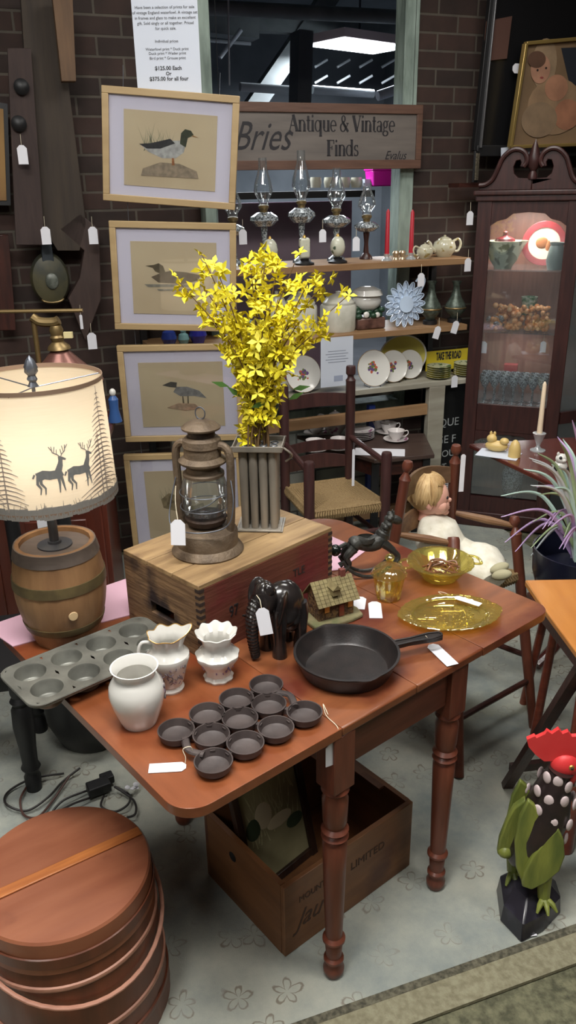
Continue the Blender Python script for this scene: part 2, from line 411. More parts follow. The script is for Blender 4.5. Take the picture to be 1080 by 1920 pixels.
# ---- the room seen through the window
def wroom(nm, c, d, mt): return struct(MB().box(c, d).build(nm, mt, loc=W0, rz=TH))
MR1 = mat('back room mauve wall', (128, 100, 118), .9, c2=(166, 150, 160), ns=1.5); MR2 = mat('back room grey wall', (92, 98, 104), .9, c2=(120, 126, 132), ns=1.2)
wroom('wall_backroom', (-.6, 6.0, 1.6), (9, .1, 3.6), MR2)
wroom('wall_backroom_left', (-3.6, 3.1, 1.6), (.1, 6, 3.6), MR2); wroom('wall_backroom_right', (2.6, 3.1, 1.6), (.1, 6, 3.6), MR2)
wroom('ceiling_backroom', (-.6, 3.1, 3.45), (7, 6, .1), MR2); wroom('floor_backroom', (-.6, 3.1, -.05), (7, 5.9, .1), MDW)
p4 = [atz(x, y, 2.9) for x, y in ((607, 92), (632, 68), (750, 84), (703, 102))]
cx = sum((p for p in p4), Vector()) / 4
lf = thing('fluorescent_light', 'bright white rectangular fluorescent ceiling panel seen through the interior window', 'ceiling light', cx, atan2((p4[2] - p4[1]).y, (p4[2] - p4[1]).x))
lw, ll = (p4[2] - p4[1]).length, .42
MB().box((0, 0, 0.0), (lw, ll, .02)).build('diffuser', emis('fluorescent', (235, 245, 255), 9), lf)
MB().box((0, 0, .05), (lw + .05, ll + .05, .07)).build('housing', mat('white enamel housing', (180, 160, 160), .5), lf)
MB().cyl((0, 0, .08), (0, 0, .5), .01).build('hanger', M['steel'], lf)
area('backroom_panel_or_fill_light', (cx.x, cx.y, 2.86), lw, ll, 110, (.88, .94, 1))
area('backroom_panel_or_fill_light', wp(-1.0, -1.0, 2.2), .8, .3, 30, (.85, .92, 1))  # added fill to brighten the mauve partition, no fixture here
MPI = mat('pale pipe', (196, 202, 206), .5); MDU = mat('galvanised duct', (138, 144, 144), .55, .1, (110, 116, 118), 3)
def pipe(x0, y0, x1, y1, d, r, nm, lab, m_=MPI, cat='pipe', grp=None):
    a, b = wloc(x0, y0, -d), wloc(x1, y1, -d)
    tag(MB().cyl(a, b, r).build(nm, m_), lab, cat, grp)
pipe(385, 14, 748, 32, 2.6, .05, 'ceiling_pipe', 'long pale pipe crossing above the fluorescent panel', MDU)
pipe(450, 163, 556, 170, 3.4, .035, 'ceiling_pipe', 'pale pipe low behind the left end of the shop sign')
pipe(586, 168, 700, 176, 3.4, .035, 'ceiling_pipe', 'pale pipe low behind the middle of the shop sign')
pipe(708, 180, 750, 166, 3.0, .04, 'ceiling_pipe', 'short bright pipe end above the right end of the shop sign', M['paper'])
pipe(382, 75, 470, 82, 4.0, .015, 'ceiling_rod', 'thin rod crossing the dark ceiling at the upper left of the window', cat='rod')
pipe(412, 108, 452, 56, 4.0, .02, 'ceiling_rod', 'short slanting rod at the upper left of the window', cat='rod')
pipe(428, 0, 430, 160, 2.0, .006, 'hanging_rod', 'thin vertical rod behind the window beside the notice', cat='rod')
for i, (x0, y0, x1, y1, w_) in enumerate(((440, 250, 640, -40, .16), (330, 40, 800, 60, .12), (384, 40, 480, 52, .2))):
    a, b = wloc(x0, y0, -4.2), wloc(x1, y1, -4.2)
    tag(MB().bar(a, b, w_, w_).build('ceiling_duct', MDU), ['wide grey duct slanting up behind the shop sign', 'grey joist running behind the fluorescent panel', 'stub of grey duct at the upper left of the window'][i], 'duct')
a, b = wloc(562, 200, -3.0), wloc(566, 60, -3.0)
tag(MB().bar(a, b, .20, .12).build('column', mat('grey column', (100, 106, 110), .7)), 'grey square column behind the left half of the shop sign', 'column')
for i in range(8):
    x = 590 + (i % 4) * 42; y = 112 + (i // 4) * 30; a, b = wloc(x, y + 14, -4.6), wloc(x + 24, y, -4.6)
    tag(MB().cyl(a, b, .012).build('ceiling_slat', MPI), ['slanting pale ceiling slat below the fluorescent panel', 'slanting pale ceiling slat just above the shop sign'][i // 4], 'slat', 'pale ceiling slats upper row' if i < 4 else 'pale ceiling slats lower row')
# partition and shelf seen through the lower part of the window
s0, z0 = onw(440, 360, -.7); s1, z1 = onw(785, 352, -.7)
t = thing('display_shelf', 'dark shelf of the back room seen through the window below the shop sign', 'shelf', wp(0, -.7, 0), TH)
MB().box((-.9, 0, z0 - .02), (1.3, .3, .035)).build('board', M['black'], t); MB().box((-.9, .17, .9), (1.3, .03, 1.5)).build('back_panel', MR1, t)
# bins on that shelf
p = wloc(722, 350, -.60)
t = thing('plastic_bin', 'magenta plastic bin on the back room shelf', 'bin', p, TH)
mg = mat('magenta plastic', (226, 40, 180), .35)
k = mpp(p)
MB().box((0, 0, .045), (.19, .1, .085), taper=1.12).build('bin_body', mg, t, bev=.008); MB().box((0, 0, .09), (.22, .12, .012)).build('rim', mg, t, bev=.004)
for i, x in enumerate((592, 618, 646, 668)):
    p = wloc(x, 352, -.66)
    mb = MB(); mb.lathe([(0, 0), (.028, 0), (.034, .03), (.03, .055), (.025, .055), (.028, .03), (0, .008)])
    t = mb.build('bowl', M['china2'], loc=p); tag(t, ['leftmost', 'second from the left', 'third from the left', 'rightmost'][i] + ' of the four pale bowls on the back room shelf', 'bowl', 'pale bowls on the back room shelf')
p = wloc(690, 350, -.62)
tag(MB().box((0, 0, .02), (.07, .06, .04)).build('box', M['paper'], loc=p, rz=TH), 'small white box beside the magenta bin', 'box')

# ================================================================== DROP LEAF TABLE
TA = radians(39.6); TO = Vector((-.187, 1.082, 0)); TU = Vector((cos(TA), sin(TA), 0)); TV = Vector((-sin(TA), cos(TA), 0))
def tp(u, v, z=.73): return TO + TU * u + TV * v + Vector((0, 0, z))
MT = wood('honey maple tabletop', (116, 62, 34), (138, 78, 46), 'y', ns=9, k=6, rough=.34, coat=.25, bump=.03, stain=((112, 52, 28), 6, .52))
MT2 = wood('worn tabletop centre', (110, 62, 36), (138, 82, 50), 'x', ns=9, k=6, rough=.38, coat=.25, bump=.05, stain=((92, 40, 26), 5, .5))
MTL = wood('table base wood', (92, 46, 32), (116, 62, 44), 'z', rough=.42, coat=.1)
MTX = wood('table apron wood', (86, 46, 34), (108, 60, 44), 'x', rough=.45)
tbl = thing('drop_leaf_table', 'honey maple drop leaf table with turned legs holding cookware and glass', 'table', TO, TA)
D = .86
def top(nm, x0, x1, rs, mt):
    w_ = x1 - x0; MB().prism(rect(w_ - .0015, D, 0, 8, (x0 + x1) / 2, D / 2, rs), .708, .73).build(nm, mt, tbl, bev=.004, bseg=3)
top('leaf', -.004, .375, (.06, 0, 0, .06), MT); top('tabletop', .375, .60, (0, 0, 0, 0), MT2); top('tabletop', .60, .83, (0, 0, 0, 0), MT2); top('leaf', .83, 1.115, (0, .045, .1, 0), MT2)
MB().box((.575, .035, .655), (.33, .02, .105)).build('apron', MTX, tbl); MB().box((.575, .70, .655), (.33, .02, .105)).build('apron', MTX, tbl)
MB().box((.385, .37, .655), (.02, .61, .105)).build('side_apron', MTX, tbl); MB().box((.765, .37, .655), (.02, .61, .105)).build('side_apron', MTX, tbl)
LP = [(.0, 0), (.018, 0), (.024, .012), (.025, .024), (.018, .036), (.017, .044), (.024, .05), (.024, .056), (.018, .062), (.021, .10), (.019, .105), (.027, .114), (.027, .120), (.02, .128), (.023, .22), (.026, .33), (.028, .41), (.023, .418), (.031, .428), (.024, .437), (.031, .446), (.023, .455), (.027, .47), (.029, .53), (.024, .545), (.031, .555), (.026, .567), (.0, .567)]
for (x, y) in ((.385, .03), (.765, .04), (.385, .68), (.765, .68)):
    lg = MB().lathe(LP, (x, y, 0), 20).build('leg', MTL, tbl); MB().box((x, y, .637), (.058, .058, .142)).build('leg_block', MTL, lg, bev=.002)
# pale pink cloth over the back of the table
pts = [tp(-.004, .74), tp(.12, .72), tp(.42, .66), tp(.70, .60), tp(.86, .52), tp(1.0, .56), tp(1.0, .87), tp(.6, .875), tp(.2, .875), tp(-.02, .875)]
tag(MB().prism([(p.x, p.y) for p in pts], .7305, .733).build('table_cloth', mat('pale pink cloth', (200, 160, 176), .8)), 'pale pink cloth along the back of the drop leaf table', 'cloth')

def price_tag(label, loc, rot, size=(.028, .05), string=None, grp='white paper price tags'):
    t = thing('price_tag', label, 'price tag', loc, 0, grp); t.rotation_euler = rot
    w_, h_ = size; c = w_ * .3
    MB().prism([(-w_ / 2, -h_), (w_ / 2, -h_), (w_ / 2, -c), (w_ / 2 - c, 0), (-w_ / 2 + c, 0), (-w_ / 2, -c)], -.0004, .0004).build('card', M['white'], t)
    if string:
        R = Euler(rot).to_matrix().inverted(); pts_ = [R @ (Vector(q) - Vector(loc)) for q in string]
        MB().tube(spl(pts_, 5), .0008, 5).build('string', M['string'], t)
    return t
def flat_tag(label, px, py, ang, size=(.028, .05), z=.7315, string=None, tilt=0): # lying on a surface; ang = direction of the pointed end
    return price_tag(label, atz(px, py, z), (tilt, 0, ang - pi / 2), size, string)
def flat_tag2(label, p0, p1, w_, z=.7315, z1=None, string=None):      # lying on a surface from its pointed end p0 to its square end p1
    A, B = atz(*p0, z), atz(*p1, z if z1 is None else z1); d = A - B; tl_ = atan2(d.z, d.to_2d().length)
    return price_tag(label, A, (tl_, 0, atan2(d.y, d.x) - pi / 2), (w_, d.length), string)
def hang_tag(label, loc, rz=0, size=(.028, .05), up=None, roll=0):
    return price_tag(label, loc, (pi / 2, roll, rz), size, string=[loc, Vector(loc) + Vector((0, 0, .012)), up if up is not None else Vector(loc) + Vector((0, .004, .04))])

# ================================================================== THINGS ON THE TABLE
# --- muffin tin
MTN = mat('dull tinned steel', (128, 128, 120), .45, .45, (98, 98, 92), 14, bump=.06, bs=90)
pa, pb, pc = atz(22, 1278, .768), atz(300, 1168, .768), atz(80, 1314, .768)
ud = (pb - pa).normalized(); an = atan2(ud.y, ud.x)
def muffin():
    t = thing('muffin_tin', 'dull grey metal muffin tin overhanging the left edge of the table', 'baking tin', (-.514, 1.424, .768), radians(41.3))
    px_, py_, R_ = .0865, .080, .0345
    mb = MB(); hw_, hh_ = px_ / 2, py_ / 2
    holes = [(i * px_, j * py_) for i in range(4) for j in range(2)]
    for (hx, hy) in holes:
        n = 32; c = []; q = []
        for k in range(n):
            a = 2 * pi * k / n + pi / 4
            c.append((hx + R_ * cos(a), hy + R_ * sin(a), 0)); s_ = 1 / max(abs(cos(a)) / hw_, abs(sin(a)) / hh_); q.append((hx + s_ * cos(a), hy + s_ * sin(a), 0))
        mb.add(c + q, [(k, (k + 1) % n, n + (k + 1) % n, n + k)[::-1] for k in range(n)])
        mb.lathe([(R_, 0), (R_ - .002, -.004), (.029, -.030), (.026, -.033), (0, -.033)], (hx, hy, 0), 32)
        mb.lathe([(R_ + .002, -.001), (.031, -.031), (.027, -.035), (0, -.035)], (hx, hy, 0), 32)
    xa, xb, ya, yb = -hw_, 3 * px_ + hw_, -hh_, py_ + hh_
    out = rect(xb - xa + .022, yb - ya + .022, .032, 8, (xa + xb) / 2, (ya + yb) / 2); inn = rect(xb - xa, yb - ya, .012, 8, (xa + xb) / 2, (ya + yb) / 2)
    n = len(out); mb.add([(p[0], p[1], 0) for p in inn] + [(p[0], p[1], 0) for p in out] + [(p[0], p[1], -.008) for p in out], [(i, (i + 1) % n, n + (i + 1) % n, n + i)[::-1] for i in range(n)] + [(n + i, n + (i + 1) % n, 2 * n + (i + 1) % n, 2 * n + i)[::-1] for i in range(n)])
    mb.build('tin_body', MTN, t, sharp=50)
    MB().tube([(p[0], p[1], -.001) for p in out], .0022, 6, closed=True).build('rolled_rim', MTN, t)
muffin()
# --- gem pan: eleven shallow cups
g = {k: atz(*p, .757) for k, p in dict(a=(330, 1366), b=(497, 1281), c=(400, 1424), d=(572, 1331)).items()}
gu = ((g['d'] - g['c'])).normalized(); gc = g['c']; ga = atan2(gu.y, gu.x)
t = thing('gem_pan', 'cast iron gem pan with eleven round shallow cups at the front of the table', 'baking pan', (gc.x, gc.y, .7305), ga)
def loc2(p): 
    v = Vector((p.x - gc.x, p.y - gc.y)); return (v.x * cos(ga) + v.y * sin(ga), -v.x * sin(ga) + v.y * cos(ga))
MG = mat('seasoned gem iron', (58, 50, 49), .5, .2, (76, 66, 64), 18, bump=.08, bs=60)
cups = [(330, 1366), (388, 1335), (443, 1307), (499, 1281), (396, 1375), (450, 1344), (504, 1317), (400, 1424), (460, 1390), (517, 1361), (571, 1332)]
MB_ = MB()
for c in cups:
    x, y = loc2(atz(c[0], c[1], .755))
    MB().lathe([(0, .003), (.024, .0), (.032, .006), (.0368, .021), (.0368, .023), (.0345, .023), (.029, .009), (.021, .005), (0, .005)], (x, y, 0), 32).build('cup', MG, t)
q = [loc2(atz(*c, .755)) for c in cups]
mb = MB()
for i, j in ((0, 1), (1, 2), (2, 3), (4, 5), (5, 6), (7, 8), (8, 9), (9, 10), (1, 4), (2, 5), (3, 6), (4, 8), (5, 9), (6, 10), (0, 4), (4, 7)):
    a, b = Vector(q[i]), Vector(q[j]); dd = (b - a)
    if dd.length < .055 or dd.length > .11: continue
    a2 = a + dd.normalized() * .031; b2 = b - dd.normalized() * .031; MB().bar((a2.x, a2.y, .014), (b2.x, b2.y, .014), .010, .012).build('web', MG, t)
for nm, (i, j), offp in (('handle', (0, 7), (352, 1404)), ('handle', (3, 10), (545, 1298))):
    a, b = Vector(q[i]), Vector(q[j]); dd = (b - a).normalized(); mid = Vector(loc2(atz(*offp, .755)))
    mb = MB(); P_ = [(a.x + dd.x * .03, a.y + dd.y * .03, .018), (mid.x * .8 + (a.x + b.x) / 2 * .2, mid.y * .8 + (a.y + b.y) / 2 * .2, .019), (b.x - dd.x * .03, b.y - dd.y * .03, .018)]
    mb.tube(spl(P_, 8), .008, 8, flat=.6); mb.build(nm, MG, t)
# --- skillet
c0 = atz(650, 1222, .775)
t = thing('skillet', 'large black cast iron skillet with pour spouts and a long handle', 'skillet', (c0.x, c0.y, .7305), atan2((atz(812, 1192, .77) - c0).y, (atz(812, 1192, .77) - c0).x))
RS = .119
def spout(a, z, r):
    k = 1.0
    if z > .022:
        for s_ in (pi / 2, 3 * pi / 2):
            d = abs((a - s_ + pi) % (2 * pi) - pi)
            if d < .28: k += .055 * (1 + cos(pi * d / .28)) / 2 * (z - .022) / .023
    return k
MB().lathe([(0, 0), (.096, 0), (.100, .002), (.116, .040), (RS, .044), (RS, .047), (.1135, .047), (.111, .042), (.098, .010), (.092, .0055), (0, .0055)], (0, 0, 0), 72, rf=spout).build('pan', M['iron'], t)
mb = MB(); hl = [(.112, 0, .035), (.13, 0, .040), (.165, 0, .042), (.215, 0, .042), (.240, 0, .041)]
mb.prism([(.112, -.017), (.125, -.011), (.15, -.009), (.19, -.012), (.215, -.015), (.235, -.013), (.243, 0), (.235, .013), (.215, .015), (.19, .012), (.15, .009), (.125, .011), (.112, .017)], .031, .040)
mb.tube([(.118, -.010, .041), (.16, -.008, .041), (.21, -.012, .041), (.236, -.008, .041), (.239, 0, .041), (.236, .008, .041), (.21, .012, .041), (.16, .008, .041), (.118, .010, .041)], .0028, 6)
mb.build('handle', M['iron'], t, bev=.002)
# --- plain-bodied jug
def px_thing(name, label, cat, x, y, z=.7305, rz=0, grp=None):
    return thing(name, label, cat, atz(x, y, z), rz, grp)
MPB = mat('printed violet sprig', (120, 96, 128), .4, c2=(150, 150, 130), ns=60)
jp = atz(262, 1352, .73)
t = thing('vase', 'squat rounded white vase with rolled rim at the front left of the table', 'vase', jp, 0)
prof = [(0, 0), (.035, 0), (.037, .004), (.043, .020), (.052, .048), (.0565, .072), (.054, .090), (.046, .104), (.0405, .113), (.041, .120), (.047, .130), (.048, .132), (.045, .132), (.038, .120), (.036, .112), (.042, .10), (.050, .085), (.052, .07), (.04, .03), (.0, .008)]
MB().lathe(prof, seg=40).build('body', M['china'], t)
mb = MB()
for a, z in ((.05, .07), (.12, .078), (.18, .064), (.02, .085), (.1, .056)): mb.ell((.0555 * cos(a), .0555 * sin(a), z), (.0025, .005, .006), 8, 6)
mb.build('flower_print', MPB, t)
# --- ruffled pitcher with gold rim
t = thing('pitcher', 'tall white ruffled pitcher with gilt wavy lip and floral spray', 'pitcher', atz(320, 1290, .73), radians(15)); t.scale = (.95, .95, .96)
def ruf(n, amp, zc, ph=0, zz=0, lip=0):
    def f(a, z, r):
        w_ = max(0, (z - zc) / .03); w_ = min(w_, 1)
        k = 1 + amp * w_ * cos(n * a + ph)
        d = abs((a + pi) % (2 * pi) - pi)
        if lip and d < .9: k += lip * w_ * (1 + cos(pi * d / .9)) / 2
        return (k, zz * w_ * cos(n * a + ph) + (.012 * w_ * (1 + cos(pi * d / .9)) / 2 if lip and d < .9 else 0))
    return f
prof = [(0, 0), (.030, 0), (.032, .006), (.028, .014), (.034, .030), (.042, .062), (.049, .084), (.048, .092), (.037, .102), (.033, .112), (.036, .126), (.042, .140), (.0395, .141), (.033, .127), (.030, .112), (.034, .10), (.044, .085), (.03, .03), (0, .012)]
MB().lathe(prof, seg=64, rf=ruf(7, .06, .105, 0, .003, .35)).build('body', M['china'], t)
rim = []
f = ruf(7, .06, .105, 0, .003, .35)
for i in range(64):
    a = 2 * pi * i / 64; k, dz = f(a, .14, .042); rim.append((.0415 * k * cos(a), .0415 * k * sin(a), .1412 + dz))
MB().tube(rim, .0011, 5, closed=True).build('gold_rim', M['gold'], t)
MB().tube(spl([(-.034, 0, .125), (-.055, 0, .128), (-.064, 0, .105), (-.055, 0, .08), (-.044, 0, .072)], 6), .0042, 8).build('handle', M['china'], t)
mb = MB()
random.seed(3)
for i in range(46):
    a = random.uniform(3.4, 5.6); z = random.uniform(.025, .078); r = .0335 + (z - .03) * .28; mb.ell((r * cos(a), r * sin(a), z), (.0018, .0018, .0055), 6, 5, Euler((random.uniform(-1, 1), 0, a)).to_matrix())
mb.build('flower_print', mat('grey leaf print', (128, 128, 132), .4, c2=(150, 130, 140), ns=90), t)
# --- ruffled vase
t = thing('vase', 'small white vase with scalloped rim standing before the wooden crate', 'vase', atz(410, 1270, .73), .3); t.scale = (1.04, 1.04, 1.06)
prof = [(0, 0), (.030, 0), (.032, .005), (.027, .012), (.028, .024), (.038, .040), (.046, .054), (.046, .060), (.034, .068), (.029, .080), (.032, .094), (.0435, .110), (.042, .1115), (.028, .096), (.026, .080), (.03, .07), (.03, .03), (0, .02)]
def vf(a, z, r):
    w_ = min(1, max(0, (z - .09) / .02)); v_ = 1 if z < .02 else 0
    u_ = 1 if .05 < z < .064 else 0
    return (1 + .04 * w_ * cos(9 * a) + .04 * v_ * cos(9 * a) + .03 * u_ * cos(9 * a), .0025 * w_ * cos(9 * a))
MB().lathe(prof, seg=64, rf=vf).build('body', M['china'], t)
mb = MB()
for i in range(22):
    a = random.uniform(0, 2 * pi); z = random.uniform(.026, .048); r = .0285 + max(0, (z - .024)) * .63; mb.ell((r * cos(a), r * sin(a), z), (.0015, .003, .003), 6, 5)
mb.build('flower_print', mat('blue sprig print', (96, 116, 160), .4, c2=(170, 120, 140), ns=90), t)
# --- tags on the table
flat_tag2('white price tag tied to the left handle of the gem pan', (349, 1437), (279, 1441), .026, string=[atz(347, 1432, .732), atz(348, 1420, .745), atz(343, 1405, .76), atz(357, 1400, .765), atz(362, 1410, .75)])
price_tag('white price tag under the table edge below the gem pan', atz(626, 1386, .70) + Vector((-.004, -.012, .0)), (pi / 2, 0, .45), (.030, .055), string=[atz(626, 1386, .70) + Vector((-.004, -.012, 0)), atz(634, 1366, .731), atz(612, 1342, .735), atz(606, 1320, .738), atz(615, 1340, .732)])
flat_tag2('white price tag tied to the skillet handle at the table front edge', (808, 1208), (849, 1247), .030, z=.733, string=[atz(806, 1207, .734), atz(803, 1198, .765), atz(798, 1192, .775), atz(806, 1199, .75)])
flat_tag2('small white price tag left of another on the table before the amber jar', (676, 1119), (672, 1142), .032)
flat_tag2('small white price tag nearest the viewer before the amber jar', (702, 1128), (705, 1159), .033)
flat_tag2('cream price tag lying on the amber oval platter', (853, 1119), (901, 1134), .020, z=.752, string=[atz(868, 1125, .742), atz(850, 1120, .745), atz(835, 1112, .748), atz(822, 1110, .745), atz(840, 1122, .743)])

# --- carved black elephant
MEL = mat('polished ebony', (26, 23, 23), .22, c2=(38, 33, 32), ns=25, coat=.4)
ep = atz(512, 1222, .73)
t = thing('elephant_figurine', 'carved black elephant statuette with long ringed trunk', 'figurine', ep, radians(-140)); t.scale = (.86, .95, 1.22)
# local +x is the way it faces
mb = MB(); mb.ell((-.035, 0, .092), (.062, .046, .050), 24, 16); mb.ell((-.055, 0, .085), (.045, .044, .055), 20, 14)
for x, y in ((.0, .026), (.0, -.026), (-.075, .026), (-.075, -.026)): mb.lathe([(0, 0), (.020, 0), (.019, .012), (.016, .03), (.021, .075), (.018, .10), (0, .10)], (x, y, 0), 16)
mb.tube(spl([(-.09, 0, .11), (-.105, 0, .08), (-.1, 0, .05)], 5), .004, 6)
mb.build('body', MEL, t)
mb = MB(); mb.ell((.022, 0, .118), (.034, .032, .040), 20, 14); mb.ell((.022, .014, .142), (.018, .016, .016), 14, 10); mb.ell((.022, -.014, .142), (.018, .016, .016), 14, 10)
mb.build('head', MEL, t)
pts = spl([(.045, 0, .120), (.060, 0, .108), (.068, 0, .085), (.068, 0, .055), (.064, 0, .028), (.060, 0, .008)], 8)
n = len(pts); rr = [(.019 - .008 * i / n) * (1.0 + .14 * (i % 2)) for i in range(n)]
MB().tube(pts, rr, 12).build('trunk', MEL, t)
for s_ in (-1, 1):
    mb = MB(); mb.ell((.004, s_ * .044, .105), (.030, .006, .042), 18, 12, Euler((s_ * -.25, 0, s_ * .5)).to_matrix()); mb.build('ear', MEL, t)
    MB().tube(spl([(.045, s_ * .018, .10), (.062, s_ * .024, .088), (.078, s_ * .024, .092)], 5), [.006 - .0004 * i for i in range(11)], 8).build('tusk', MEL, t)
ET = Vector((-0.061, 1.525, 0.894))
price_tag('white price tag hanging on the black elephant', ET, (radians(80), -.16, .05), (.029, .062), string=[ET, ET + Vector((-.003, .01, .014)), ET + Vector((-.010, .03, .014)), ET + Vector((-.012, .06, .0)), ET + Vector((-.010, .085, -.01))])

# --- little brick cottage
t = thing('cottage_figurine', 'miniature brick cottage with tan shingle roof on a green base', 'figurine', atz(622, 1157, .73), radians(26)); t.scale = (1.12, 1.12, 1.12)
MB().prism([(-.062, -.034), (-.03, -.044), (.03, -.042), (.062, -.034), (.066, 0), (.05, .04), (-.05, .04), (-.066, .0)], 0, .010).build('base', mat('moss base', (98, 100, 66), .8, c2=(126, 116, 84), ns=50), t, bev=.003)
MCB = mat('cottage brick', (120, 92, 58), .8, c2=(78, 56, 40), ns=110, bump=.6, bs=160, lo=.45, hi=.55)
mb = MB(); mb.box((0, .005, .035), (.088, .052, .052)); mb.add([(-.044, -.021, .061), (-.044, .031, .061), (-.044, .005, .092), (.044, -.021, .061), (.044, .031, .061), (.044, .005, .092)], [(0, 1, 2), (3, 5, 4), (0, 2, 5, 3), (1, 4, 5, 2)])
mb.build('wall', MCB, t)
mb = MB(); MRF = mat('tan shingles', (128, 116, 78), .8, c2=(104, 92, 60), ns=60)
for s_ in (-1, 1):
    for k in range(7):
        f0 = k / 7; y = .005 + s_ * (.040 - .040 * f0); z = .054 + .045 * f0
        for j in range(10): mb.box((-.0475 + j * .0105, y - s_ * .003, z), (.0095, .010, .0022), Euler((s_ * -.75 if s_ > 0 else .75, 0, 0)).to_matrix())
mb.build('roof', MRF, t)
mb = MB(); mb.box((-.005, -.020, .078), (.018, .022, .016)); mb.add([(-.016, -.034, .085), (.006, -.034, .085), (-.005, -.034, .096), (-.016, 0, .085), (.006, 0, .085), (-.005, 0, .096)], [(0, 1, 2), (0, 2, 5, 3), (1, 4, 5, 2)]); mb.build('dormer', MRF, t)
MB().box((.03, .008, .098), (.013, .012, .026)).build('chimney', mat('chimney brick', (104, 52, 44), .8), t, bev=.001)
MB().box((.012, -.0225, .026), (.012, .003, .028)).build('door', M['red'], t)
for x in (-.025, .034): MB().box((x, -.0225, .036), (.012, .003, .014)).build('window', M['gold'], t)

# --- iron rocking horse with rider
MRH = mat('blackened iron horse', (44, 44, 42), .45, .3, (60, 60, 56), 40, bump=.3, bs=90)
hp = atz(690, 1078, .733)
t = thing('rocking_horse_figurine', 'dark cast metal rocking horse figurine with curly mane', 'figurine', hp, radians(12)); t.scale = (1.08, 1.08, 1.15)
for y in (-.017, .017):
    arc = [(.085 * sin(a) * 1.0, y, .0 + .10 * (1 - cos(a)) + .004) for a in [radians(-58 + 116 * i / 18) for i in range(19)]]
    MB().tube(arc, .0045, 8).build('rocker', MRH, t)
mb = MB(); mb.tube(spl([(-.045, 0, .082), (-.030, 0, .088), (0, 0, .080), (.025, 0, .088), (.040, 0, .100)], 6), [.016, .018, .019, .0195, .02, .0195, .018, .017, .016, .016, .016, .0165, .017, .018, .019, .0195, .02, .02, .019, .019, .018, .018, .017, .016, .015], 14)
mb.tube(spl([(.034, 0, .10), (.043, 0, .118), (.050, 0, .134), (.060, 0, .142)], 6), [.017] * 4 + [.014] * 6 + [.011] * 9, 12); mb.ell((.070, 0, .138), (.019, .010, .011), 14, 10, Euler((0, .45, 0)).to_matrix())
for s_ in (-1, 1):
    mb.tube(spl([(.032, s_ * .012, .086), (.058, s_ * .015, .066), (.075, s_ * .016, .048), (.068, s_ * .016, .036)], 5), [.011, .0105, .010, .009, .009, .008, .0075, .007, .007, .0065, .006, .006, .0065, .007, .008, .008][:16], 8)
    mb.tube(spl([(-.042, s_ * .012, .08), (-.062, s_ * .015, .06), (-.055, s_ * .016, .04), (-.072, s_ * .016, .026)], 5), [.013, .012, .011, .011, .010, .009, .008, .008, .007, .007, .006, .006, .006, .007, .008, .008][:16], 8)
    mb.ell((.062, s_ * .005, .156), (.003, .003, .008), 8, 6)
mb.build('horse_body', MRH, t)
mb = MB()
for i in range(18):
    a = i / 17; mb.ell((.030 + .028 * a + random.uniform(-.004, .004), random.uniform(-.008, .008), .102 + .048 * a), (.009, .011, .008), 10, 8)
mb.build('mane', MRH, t)
MB().ell((-.088, 0, .075), .0145, 18, 14).build('ball', mat('black ball', (18, 22, 20), .2), t)
MB().tube(spl([(-.058, 0, .09), (-.075, 0, .083), (-.083, 0, .078)], 4), .005, 8).build('tail', MRH, t)
mb = MB(); mb.lathe([(0, 0), (.021, 0), (.022, .006), (.020, .012)], (-.008, 0, .090), 16, sx=1.2); mb.build('saddle', MRH, t)

# --- amber covered jar
jp = atz(728, 1122, .73)
t = thing('covered_jar', 'small amber ribbed glass jar with domed lid and knob', 'jar', jp, 0); t.scale = (1.22, 1.22, 1.22)
fl = lambda n, k: (lambda a, z, r: 1 + k * cos(n * a))
MB().lathe([(0, 0), (.020, 0), (.024, .003), (.026, .010), (.030, .035), (.033, .052), (.033, .056), (.030, .056), (.027, .035), (.022, .012), (0, .006)], seg=64, rf=fl(16, .03)).build('body', M['amber'], t)
MB().lathe([(.037, .056), (.038, .059), (.034, .068), (.024, .078), (.011, .084), (.006, .087), (.008, .092), (.011, .098), (.007, .104), (0, .107)], seg=64, rf=fl(16, .025)).build('lid', M['amber'], t)
# --- amber bowl with open handles
bp = atz(824, 1083, .73); k = mpp(bp)
t = thing('glass_bowl', 'round amber glass bowl with side handles holding a dried coil', 'bowl', bp, radians(5))
MB().lathe([(0, .003), (.045, 0), (.047, .004), (.060, .018), (.080, .045), (.089, .052), (.092, .050), (.088, .056), (.079, .050), (.058, .022), (.044, .009), (0, .008)], seg=64, rf=lambda a, z, r: 1 + (.012 * cos(24 * a) if z > .02 else 0)).build('bowl', M['amber'], t)
for s_ in (-1, 1):
    MB().tube(spl([(s_ * .088, -.026, .050), (s_ * .106, -.022, .047), (s_ * .112, 0, .046), (s_ * .106, .022, .047), (s_ * .088, .026, .050)], 6), .005, 8, flat=.6).build('handle', M['amber'], t)
t = thing('dried_coil', 'tangle of brown dried twine inside the amber bowl', 'twine', bp + Vector((0, 0, .012)))
mb = MB(); random.seed(11)
for i in range(9):
    a0 = random.uniform(0, 6.3); pts_ = [((.02 + .035 * random.random()) * cos(a0 + j * .8), (.02 + .03 * random.random()) * sin(a0 + j * .8), .008 + .022 * random.random()) for j in range(5)]
    mb.tube(spl(pts_, 4), .0024, 5)
mb.build('strands', wood('dried vine', (132, 84, 50), (96, 56, 34), 'x'), t)
